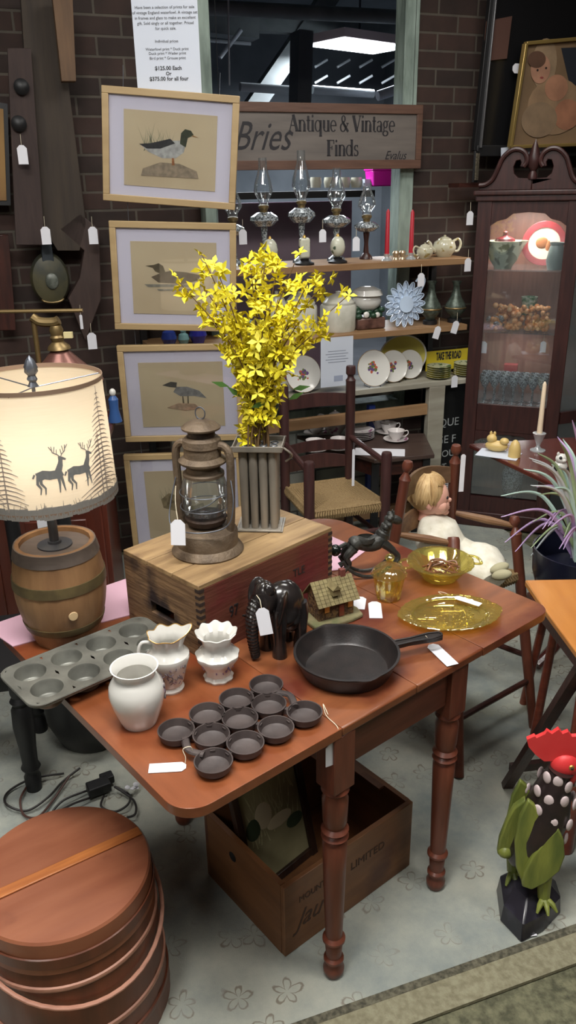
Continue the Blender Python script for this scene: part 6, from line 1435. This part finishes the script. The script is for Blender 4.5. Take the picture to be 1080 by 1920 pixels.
GL = {
 'A': (.70, [LN(.06, .02, .34, .72, .045), LN(.33, .72, .62, .02, .13), LN(.15, .26, .48, .26, .04), SB(-.03, .17), SB(.48, .74)]),
 'n': (.60, [LN(.13, 0, .13, .5, .11), AR(.30, .33, .17, .16, 0, 180), LN(.47, 0, .47, .34, .11), SB(.02, .24), SB(.36, .58), SB(.03, .13, .48)]),
 't': (.36, [LN(.16, .08, .16, .68, .10), SB(.02, .32, .48), AR(.26, .12, .10, .11, 180, 310)]),
 'i': (.27, [LN(.13, 0, .13, .5, .11), SB(.02, .24), SB(.03, .13, .48), AR(.13, .67, .035, .035, 0, 360)]),
 'q': (.60, [AR(.26, .25, .20, .24, 0, 360), LN(.47, -.2, .47, .5, .11), SB(.36, .58, -.2)]),
 'u': (.60, [LN(.13, .15, .13, .5, .11), AR(.29, .17, .17, .16, 180, 360), LN(.46, 0, .46, .5, .11), SB(.03, .13, .48), SB(.36, .46, .48), SB(.46, .56)]),
 'e': (.50, [AR(.25, .25, .20, .24, 0, 315), SB(.06, .46, .27)]),
 '&': (.72, [AR(.27, .56, .12, .14, 0, 360), AR(.24, .19, .19, .18, 0, 360), LN(.18, .46, .64, .0, .10), LN(.46, .10, .60, .36, .04), SB(.5, .68, .37)]),
 'V': (.68, [LN(.07, .70, .35, 0, .13), LN(.35, 0, .60, .70, .045), SB(-.03, .22, .70), SB(.48, .70, .70)]),
 'a': (.50, [AR(.21, .14, .14, .13, 0, 360), LN(.38, .0, .38, .36, .10), AR(.23, .36, .15, .12, 0, 160), SB(.38, .48)]),
 'g': (.50, [AR(.22, .34, .14, .15, 0, 360), AR(.23, -.06, .19, .11, 0, 360), LN(.33, .44, .46, .50, .05), LN(.12, .20, .10, .06, .05)]),
 'F': (.62, [LN(.17, 0, .17, .72, .13), SB(.02, .56, .70), LN(.56, .72, .56, .54, .04), SB(.17, .42, .37), LN(.42, .46, .42, .28, .04), SB(.03, .32)]),
 'd': (.60, [AR(.25, .25, .20, .24, 0, 360), LN(.45, 0, .45, .74, .11), SB(.33, .45, .72), SB(.45, .56)]),
 's': (.42, [AR(.20, .37, .12, .11, 40, 270), AR(.20, .13, .13, .12, -140, 90), LN(.31, .38, .31, .50, .03), LN(.06, .14, .06, .0, .03)]), ' ': (.26, [])}
def serif(s_, size, width, x0, z0, y_, par):
    tot = sum(GL[ch][0] for ch in s_); kx = width / tot; x = x0; mb = MB(); M_ = lambda p: Vector((p.x, y_ - p.z, p.y))
    for ch in s_:
        for q in GL[ch][1]:
            if q[0] == 'l':
                a_, b_, c_, d_, w_ = q[1:]; A_, B_ = Vector((a_ * kx, b_ * size)), Vector((c_ * kx, d_ * size)); dd = (B_ - A_).normalized(); n_ = Vector((-dd.y, dd.x)) * w_ * size * .55; o_ = Vector((x, z0)); mb.prism([tuple(o_ + A_ - n_), tuple(o_ + B_ - n_), tuple(o_ + B_ + n_), tuple(o_ + A_ + n_)], 0, .0008, M_)
            else:
                cx_, cy_, rx, ry, a0, a1 = q[1:]; n = 20
                for i in range(n):
                    t0, t1 = radians(a0 + (a1 - a0) * i / n), radians(a0 + (a1 - a0) * (i + 1) / n); P4 = []
                    for t_, sgn in ((t0, -1), (t1, -1), (t1, 1), (t0, 1)):
                        th_ = (.022 + .034 * abs(cos(t_))) if rx > .05 else .034
                        P4.append((x + (cx_ + (rx + sgn * th_) * cos(t_)) * kx, z0 + (cy_ + (ry + sgn * th_ * .8) * sin(t_)) * size))
                    mb.prism(P4, 0, .0008, M_)
        x += GL[ch][0] * kx
    return mb.build('lettering', MIK, par)
serif('Antique & Vintage', .096, cxs(748) - cxs(548), cxs(548), .022, -.0075, t); serif('Finds', .096, cxs(681) - cxs(619), cxs(619), -.082, -.0075, t)
text('Bries', .17, MIK, t, (cxs(440), -.0075, -.055), shear=.45, sx=.8); text('Evalus', .055, MIK, t, (cxs(730), -.0075, -.098), shear=.4, sx=.85)
for x in (-SW / 2 + .05, SW / 2 - .05): MB().tube([(x, 0, SH / 2), (x, 0, 2.75 - (zt0 + zb0) / 2)], .0012, 5).build('hanging_wire', M['black'], t)

# ================================================================== HANGING BIRD PRINTS
MOK = wood('light oak frame', (150, 126, 88), (168, 144, 104), 'x', ns=7, k=6, rough=.5); MMT = mat('white mat board', (204, 202, 212), .8); MPA = mat('cream print paper', (190, 176, 142), .8, c2=(182, 166, 132), ns=4)
FA = radians(6)
def bird(kind, w_, h_):
    mb = MB(); X3 = lambda p: Vector((p.x, p.z, p.y)); s_ = w_
    out = []
    if kind == 0:   # duck standing on a rock
        b = [(-.30, .02), (-.22, -.04), (-.08, -.09), (.06, -.08), (.14, -.02), (.16, .06), (.10, .09), (-.02, .08), (-.16, .05)]
        out = [(b, (176, 178, 170)), ([(-.32, .03), (-.2, .045), (0, .10), (.05, .06), (-.1, .0), (-.24, -.01)], (52, 52, 50)), ([(.10, .06), (.16, .03), (.18, .12), (.24, .15), (.21, .19), (.15, .20), (.11, .16)], (60, 66, 46)), ([(.22, .15), (.29, .13), (.23, .135)], (150, 110, 60)), ([(-.28, -.20), (-.1, -.13), (.1, -.13), (.28, -.19), (.3, -.26), (-.3, -.27)], (150, 136, 112)), ([(.02, -.08), (.04, -.08), (.05, -.15), (.02, -.15)], (150, 100, 60))]
    elif kind == 1:  # swimming duck
        out = [([(-.26, .0), (-.18, -.06), (.1, -.07), (.26, -.03), (.30, .03), (.12, .06), (-.04, .07), (-.14, .05)], (104, 92, 70)), ([(-.16, .04), (-.10, .06), (-.12, .12), (-.17, .15), (-.23, .13), (-.32, .12), (-.24, .10), (-.21, .06)], (92, 82, 58)), ([(-.34, -.08), (.34, -.07), (.3, -.10), (-.3, -.11)], (130, 128, 112)), ([(-.2, -.13), (.2, -.12), (.18, -.14), (-.18, -.15)], (140, 136, 118))]
    elif kind == 2:  # small wader on a rock
        out = [([(-.10, .02), (-.02, -.03), (.14, -.03), (.28, -.06), (.20, .03), (.06, .08), (-.06, .08)], (128, 128, 124)), ([(-.14, .08), (-.06, .07), (-.05, .13), (-.12, .14), (-.22, .10)], (70, 68, 62)), ([(.0, -.03), (.012, -.03), (.02, -.12), (.0, -.12)], (90, 80, 60)), ([(.06, -.03), (.072, -.03), (.07, -.12), (.055, -.12)], (90, 80, 60)), ([(-.18, -.16), (-.05, -.11), (.14, -.12), (.2, -.18), (.02, -.20)], (166, 140, 112))]
    else:
        out = [([(-.28, -.05), (-.3, .06), (-.2, .14), (-.1, .10), (-.06, -.02), (-.12, -.1)], (140, 126, 92)), ([(-.24, -.02), (-.2, .1), (-.14, .02)], (110, 98, 70)), ([(.0, -.06), (.2, .0), (.24, -.1), (.05, -.12)], (150, 138, 106))]
    return out
def print_frame(i, c4, kind, lab, Y=3.2):
    TL, TR, BR_, BL_ = [aty(*p, Y) for p in c4]
    w_ = ((TR - TL).length + (BR_ - BL_).length) / 2; h_ = ((TL - BL_).length + (TR - BR_).length) / 2; c = (TL + TR + BR_ + BL_) / 4
    roll = atan2((TR - TL).z + (BR_ - BL_).z, (TR - TL).x + (BR_ - BL_).x)
    t = thing('bird_print', lab, 'framed print', c, 0, 'oak framed bird prints hanging in a column'); t.rotation_euler = (0, -roll, 0)
    f = .024
    for (x, z, a_, b_) in ((0, h_ / 2 - f / 2, w_, f), (0, -h_ / 2 + f / 2, w_, f), (-w_ / 2 + f / 2, 0, f, h_ - 2 * f), (w_ / 2 - f / 2, 0, f, h_ - 2 * f)): MB().box((x, 0, z), (a_, .026, b_)).build('frame', MOK, t, bev=.002)
    MB().box((0, .002, 0), (w_ - 2 * f + .004, .006, h_ - 2 * f + .004)).build('mat_board', MMT, t)
    mw, mh = (w_ - 2 * f) * .76, (h_ - 2 * f) * .76
    pa = MB().box((0, -.002, -.005), (mw, .003, mh)).build('print', MPA, t)
    for j, (pl_, cl) in enumerate(bird(kind, mw, mh)):
        MB().prism([(x * mw * 1.05, z * mw * 1.05) for x, z in pl_], -.0040 - .0003 * j, -.0034, lambda p: Vector((p.x, p.z, p.y))).build('bird_drawing', mat('watercolour', cl, .9, c2=tuple(int(v * .82) for v in cl), ns=60), pa)
    if kind in (0, 3):
        mb = MB(); random.seed(kind + 40)
        for j in range(26):
            x0 = random.uniform(-.3, .0) * mw; z0 = random.uniform(-.05, .05) * mw; a = random.uniform(-.5, .5); l_ = random.uniform(.1, .26) * mw; mb.add([(x0, -.0036, z0), (x0 + .003, -.0036, z0), (x0 + l_ * sin(a), -.0036, z0 + l_ * cos(a))], [(0, 1, 2)])
        mb.build('reed_drawing', mat('reed wash', (128, 132, 104), .9), pa)
    MB().box((0, -.0105, 0), (w_ - 2 * f, .001, h_ - 2 * f)).build('glazing', glass('picture glass', (250, 250, 252), 0, base=.02, gl=.5), t)
    for sg in (-1, 1): MB().tube([(sg * w_ * .35, .008, h_ / 2 - .002), (sg * w_ * .35, .008, h_ / 2 + .07)], .0012, 5).build('hanging_wire', M['steel'], t)
print_frame(0, ((181, 156), (443, 184), (447, 391), (204, 379)), 0, 'oak framed print of a black and white duck, topmost of the column')
print_frame(1, ((203, 412), (440, 420), (446, 620), (218, 618)), 1, 'oak framed print of a brown swimming duck, second from the top')
print_frame(2, ((224, 646), (451, 645), (459, 822), (232, 829)), 2, 'oak framed print of a grey wading bird, third from the top')
print_frame(3, ((238, 852), (455, 846), (460, 1030), (246, 1036)), 3, 'oak framed print partly behind the lantern, lowest of the column')
a, b = aty(243, -10, 3.2), aty(377, 165, 3.2)
t = thing('notice_board', 'tall white price notice hanging above the topmost duck print', 'notice', ((a.x + b.x) / 2, 3.22, (a.z + b.z) / 2), 0)
nw, nh = b.x - a.x, a.z - b.z + .25; t.location.z += .10
MB().box((0, 0, 0), (nw, .003, nh)).build('sheet', M['paper'], t)
zz = lambda py: aty(310, py, 3.2).z - t.location.z
L_ = [('* * *', 2, .022), ('Have been a selection of prints for sale', 24, .0155), ('of vintage England waterfowl. A vintage set', 34, .0155), ('in frames and glass to make an excellent', 44, .0155), ('gift. Sold singly or all together. Priced', 54, .0155), ('for quick sale.', 64, .0155), ('Individual prices', 88, .015), ('Waterfowl print * Duck print', 103, .015), ('Duck print * Wader print', 111, .015), ('Bird print * Grouse print', 120, .015), ('$125.00 Each', 140, .021), ('Or', 150, .019), ('$375.00 for all four', 160, .021)]
for s_, py, sz in L_:
    text(s_, sz * .84, M['ink'], t, (0, -.0018, zz(py - 10)), align='CENTER', ext=.0003, off=.0004 if sz > .018 else 0)
for sg in (-1, 1): MB().tube([(sg * nw * .4, 0, nh / 2), (sg * nw * .4, 0, 3.2 - t.location.z)], .0012, 5).build('hanging_wire', M['steel'], t)

# ================================================================== LEFT WALL THINGS
MBM = wood('weathered beam', (62, 52, 42), (46, 38, 32), 'z', ns=6, rough=.8, bump=.3); 
def wallbar(x0, y0, x1, y1, wpx, d, dep, m_, nm, lab, cat):
    a, b = wloc(x0, y0, d), wloc(x1, y1, d); w_ = wpx * mpp(a); o = MB().bar(a, b, w_, dep, up=WN).build(nm, m_, bev=.004); tag(o, lab, cat); return o
def wallplank(pts, d, dep, m_, nm, lab, cat):
    q = [onw(x, y, d) for x, y in pts]; o = MB().prism([(s, z) for s, z in q], -d, -d + dep, lambda p: Vector((p.x, p.z, p.y))).build(nm, m_, loc=W0, rz=TH, bev=.003); return tag(o, lab, cat)
wallplank([(38, -20), (106, -20), (162, 420), (150, 470), (108, 470), (64, 400)], .12, .05, MBM, 'hames_board', 'wide weathered grey wooden beam leaning on the brick wall', 'beam')
wallplank([(98, -10), (136, -10), (143, 153), (116, 153)], .20, .04, wood('honey plank', (104, 78, 54), (84, 62, 44), 'z', rough=.7), 'short_plank', 'short lighter plank hanging at the top left of the wall', 'plank')
t_ = wallplank([(14, 90), (58, 90), (84, 460), (30, 460)], .16, .03, wood('iron strap board', (60, 46, 42), (48, 36, 34), 'z', rough=.8), 'hardware_board', 'dark narrow board with iron knobs on the left wall', 'board')
for (x, y) in ((40, 163), (35, 232)): tag(MB().lathe([(0, 0), (.028, 0), (.030, .008), (.018, .02), (0, .024)], wloc(x, y, .165), 16, axis=WN).build('iron_knob', M['black']), 'round iron knob on the dark board, %s of two' % ('upper' if y < 200 else 'lower'), 'knob')
wallplank([(112, 430), (150, 400), (186, 430), (190, 560), (160, 640), (128, 560), (150, 520), (158, 470)], .12, .05, wood('curved yoke', (62, 46, 40), (50, 36, 32), 'z', rough=.6), 'wooden_yoke', 'curved dark wooden yoke piece beside the bellows', 'yoke')
bl = wloc(95, 520, .14); t = thing('bellows', 'round dark green fireplace bellows with painted medallion on the wall', 'bellows', bl, TH)
k = mpp(bl)
MB().lathe([(0, 0), (34 * k, 0), (36 * k, .01), (32 * k, .035), (20 * k, .045), (0, .046)], (0, .06, -5 * k), 36, axis=(0, -1, 0), sy=1.35, sx=1.0).build('board', mat('bellows green black', (46, 48, 40), .5, c2=(74, 70, 48), ns=14), t)
MB().prism([(-11 * k, 25 * k), (11 * k, 25 * k), (9 * k, 70 * k), (-9 * k, 70 * k)], .02, .05, lambda p: Vector((p.x, p.z, p.y))).build('handle', mat('dark teal leather', (36, 44, 50), .5), t, bev=.005)
MB().ell((2 * k, .012, -8 * k), (12 * k, .01, 15 * k)).build('medallion', mat('grey medallion', (112, 116, 108), .4, c2=(70, 74, 66), ns=40), t)
MB().tube([(20 * k * cos(a), .018, -40 * k + 7 * k * sin(a)) for a in [radians(180 + 15 * i) for i in range(13)]], .004, 6).build('gilt_curve', M['brass'], t)
wallplank([(-10, 440), (16, 440), (30, 620), (-10, 620)], .10, .03, M['dkwood'], 'dark_panel', 'dark red wooden panel at the far left under the gilt picture', 'panel')
# gilt picture far left
q = [onw(x, y, .08) for x, y in ((-60, 180), (14, 195), (20, 385), (-60, 385))]
t = thing('gilt_picture', 'amber toned picture in thin black frame at the far left wall', 'framed picture', W0, TH)
MB().prism([(s, z) for s, z in q], -.085, -.07, lambda p: Vector((p.x, p.z, p.y))).build('frame', M['black'], t)
q2 = [onw(x, y, .08) for x, y in ((-60, 192), (6, 205), (12, 376), (-60, 376))]
MB().prism([(s, z) for s, z in q2], -.090, -.08, lambda p: Vector((p.x, p.z, p.y))).build('canvas', mat('amber canvas', (150, 116, 66), .7, c2=(120, 88, 50), ns=3), t)
for (x, y, d, lab) in ((40, 272, .20, 'white price tag hanging from the iron knob board'), (84, 425, .2, 'white price tag hanging above the bellows handle'), (173, 425, .2, 'white price tag hanging on the yoke by the duck prints'), (171, 624, .3, 'white price tag hanging under the yoke below the prints'), (151, 590, .3, 'narrow white paper tag seen edge on under the yoke')):
    hang_tag(lab, wloc(x, y, d), TH, (.038, .07) if 'narrow' not in lab else (.012, .06))
# pharmacy style floor lamp
Yl = 2.75; fp = lambda x, y: aty(x, y, Yl)
c_ = fp(76, 700); t = thing('floor_lamp', 'brass adjustable floor lamp with copper cone shade behind the drum lamp', 'floor lamp', (c_.x, Yl, 0), 0)
F_ = lambda x, y: fp(x, y) - Vector((c_.x, Yl, 0))
zt = F_(76, 598).z
MB().cyl((0, 0, 0.02), (0, 0, zt), .009).build('pole', M['brass'], t); MB().lathe([(0, 0), (.13, 0), (.13, .012), (.03, .02), (0, .02)]).build('base', M['brass'], t)
MB().tube([F_(-40, 585), F_(155, 582)], .0065, 8).build('crossbar', M['brass'], t); MB().tube(spl([F_(60, 594), F_(75, 603), F_(100, 604), F_(110, 600)], 5), .016, 10).build('joint', M['brass'], t)
s_ = F_(104, 610); e_ = F_(124, 735); k = mpp(fp(104, 640))
MB().lathe([(0, 0), (10 * k, 0), (13 * k, 8 * k), (11 * k, 18 * k), (14 * k, 22 * k), (11 * k, 30 * k), (20 * k, 38 * k), (22 * k, 44 * k), (14 * k, 47 * k)], s_, 20, axis=(e_ - s_)).build('socket', M['brass'], t)
d_ = (e_ - s_).normalized(); MB().lathe([(16 * k, 0), (20 * k, 4 * k), (74 * k, 62 * k), (72 * k, 62 * k), (18 * k, 4 * k)], s_ + d_ * 46 * k, 32, axis=d_).build('copper_shade', mat('copper', (120, 82, 74), .35, .6), t)
MB().box(tuple(F_(128, 628)), (16 * k, 8 * k, 11 * k)).build('switch', mat('ivory switch', (214, 200, 150), .5), t)
# mahogany chest
MCH = wood('mahogany chest', (98, 46, 32), (76, 36, 28), 'z', ns=7, k=6, rough=.32, coat=.2); MCX = wood('mahogany chest top', (84, 42, 32), (66, 34, 28), 'x', rough=.3)
t = thing('mahogany_chest', 'panelled red mahogany sideboard behind the barrel lamp', 'sideboard', (-1.33, 2.86, 0), radians(6))
zt = .86
MB().box((0, .17, zt / 2), (1.24, .33, zt - .04)).build('carcass', MCH, t, bev=.004); MB().box((0, .16, zt), (1.32, .39, .035)).build('chest_top', MCX, t, bev=.008)
for x in (-.42, 0, .42):
    f0 = MB().box((x, .004, .36), (.36, .022, .50)).build('door', MCH, t, bev=.006); MB().box((x, -.010, .36), (.24, .012, .36)).build('raised_panel', MCH, f0, bev=.008)
    f1 = MB().box((x, .004, .72), (.36, .022, .15)).build('drawer', MCH, t, bev=.006); MB().lathe([(0, 0), (.012, 0), (.008, .010), (.014, .022), (0, .028)], (x, -.007, .72), 14, axis=(0, -1, 0)).build('knob', M['brass'], f1)
MB().box((0, -.004, .625), (1.26, .02, .018)).build('moulding', mat('light moulding', (150, 112, 88), .4), t); MB().box((0, -.006, .05), (1.28, .03, .10)).build('plinth', MCX, t, bev=.006)
p = aty(212, 800, 3.05); t = thing('blue_figurine', 'small blue robed figurine on the sideboard beside the prints', 'figurine', (p.x, 3.1, zt + .018), 0)
MB().lathe([(0, 0), (.028, 0), (.026, .01), (.018, .05), (.020, .09), (.010, .105), (0, .106)], seg=18).build('robe', mat('blue glaze', (52, 86, 140), .3), t); MB().ell((0, 0, .118), (.013, .013, .016)).build('head', M['china'], t)
# dark chair at the extreme left with pale pad
p = atz(4, 1012, .86)
t = thing('side_chair', 'dark wooden chair back with pale pad at the left edge behind the barrel', 'chair', (-1.16, 2.40, 0), .2)
for x in (0, -.36):
    MB().cyl((x, 0, 0), (x, 0, .93), .020).build('post', M['dkwood'], t); MB().cyl((x, .36, 0), (x, .36, .45), .018).build('leg', M['dkwood'], t)
for z in (.62, .75, .88): MB().box((-.18, 0, z), (.36, .014, .05)).build('slat', M['dkwoodx'], t, bev=.003)
MB().box((-.18, .18, .45), (.42, .40, .03)).build('seat', M['dkwoodx'], t, bev=.006)
for x in (.33, .52): tag(MB().cyl((0, 0, 0), (0, 0, .92 if x < .4 else .90), .026).build('stair_baluster', M['black'], loc=(-1.34 + x, 2.7, 0)), 'black turned post standing behind the barrel lamp, %s of two' % ('left' if x < .4 else 'right'), 'post')
hang_tag('large white card tag hanging behind the barrel lamp stem', aty(80, 946, 2.80), .1, (.06, .10))

# ================================================================== PICTURES ABOVE THE CABINET
t = thing('black_framed_picture', 'large black framed panel leaning above the curio cabinet', 'framed picture', W0 + WN * .12, TH)
q = [onw(x, y, .12) for x, y in ((890, 283), (925, -40), (1300, -40), (1300, 283))]
XY = lambda p: Vector((p.x, p.z, p.y))
MB().prism(q, 0, .03, XY).build('backing', mat('black mat', (18, 18, 20), .35), t)
def edge(a, b, w_, m_, nm, y=-.006): MB().bar((a[0], y, a[1]), (b[0], y, b[1]), w_, .03, up=(0, 1, 0)).build(nm, m_, t, bev=.003)
edge(q[0], q[1], .035, M['black'], 'frame'); edge(q[0], q[3], .05, M['black'], 'frame', -.008)
q5 = [onw(x, y, .13) for x, y in ((897, 278), (929, -40))]; edge(q5[0], q5[1], .008, mat('silver edge', (110, 110, 112), .4, .5), 'silver_edge', -.022)
q6 = [onw(x, y, .13) for x, y in ((912, 40), (960, 30), (950, 110), (905, 115))]; MB().prism(q6, -.012, -.006, XY).build('picture_patch', mat('brown print patch', (86, 60, 52), .5), t)
t = thing('gold_framed_picture', 'gold framed soft portrait of a seated infant above the cabinet', 'framed picture', W0 + WN * .20, TH)
q = [onw(x, y, .20) for x, y in ((955, 276), (984, 82), (1330, 52), (1330, 262))]
MB().prism(q, .0, .01, XY).build('canvas', mat('tan portrait ground', (104, 84, 62), .6, c2=(132, 106, 78), ns=3), t)
MB().prism([onw(x, y, .20) for x, y in ((1052, 90), (1300, 80), (1300, 165), (1068, 160))], -.002, .0, XY).build('dark_ground', mat('slate blue paint', (32, 36, 44), .6), t)
def blob(x, y, rx, ry, c1, nm='portrait_shape', dd=0):
    s, z = onw(x, y, .20); k = mpp(wp(s, .2, z)); MB().lathe([(0, .0015), (1, .0008), (1, 0)], (s, -.002 - dd, z), 24, axis=(0, -1, 0), sx=rx * k, sy=ry * k).build(nm, mat('portrait paint', c1, .7, c2=tuple(int(v * .86) for v in c1), ns=12), t)
blob(1020, 120, 28, 42, (150, 126, 98)); blob(1040, 200, 62, 48, (150, 122, 92), dd=.001); blob(1062, 215, 30, 26, (164, 112, 84), dd=.002); blob(1010, 225, 40, 30, (140, 116, 90), dd=.0025); blob(1042, 165, 26, 22, (170, 122, 94), dd=.003); blob(1012, 130, 22, 24, (176, 130, 104), dd=.0035); blob(1005, 112, 20, 14, (92, 64, 48), dd=.0045)
for x, y in ((1006, 132), (1022, 128)): blob(x, y, 2.2, 2, (50, 34, 30), dd=.0055)
blob(1014, 146, 4, 1.8, (150, 72, 66), dd=.0055)
MGO = mat('gold frame', (168, 142, 84), .35, .6)
for a, b in ((q[0], q[1]), (q[1], q[2]), (q[0], q[3])):
    edge(a, b, .016, MGO, 'frame', -.004)
q = [onw(x, y, .18) for x, y in ((942, 277), (1026, 268), (1026, 286), (942, 295))]
tag(MB().prism(q, 0, .003, XY).build('label_strip', M['paper'], loc=W0 + WN * .17, rz=TH), 'white label strip on the black frame under the gold picture', 'label')
price_tag('white price tag stuck sideways on the black framed panel', wloc(961, 128, .16), (pi / 2, -pi / 2, TH), (.042, .065))
t = thing('beaded_frame', 'narrow beaded silver picture frame standing above the cabinet left end', 'picture frame', wloc(890, 342, .22), TH + .5)
MB().box((0, 0, .07), (.04, .012, .14)).build('frame', M['black'], t, bev=.002); MB().box((.0, -.008, .07), (.028, .004, .12)).build('beaded_panel', mat('beaded silver', (150, 140, 120), .4, .4, (90, 84, 70), 120), t)
tag(MB().box((0, 0, -.012), (.24, .10, .02)).build('wall_ledge', M['dkwoodx'], loc=wloc(890, 342, .12) , rz=TH), 'small dark ledge holding the beaded frame', 'ledge')
# right background: dark drape behind the cabinet side
tag(MB().prism([(0, 0), (.5, 0), (.5, .04), (0, .04)], 0, 2.0).build('folding_screen', mat('grey green screen', (62, 72, 70), .7), loc=(1.62, 3.9, 0), rz=-.9), 'grey green folding screen beyond the right side of the cabinet', 'screen')
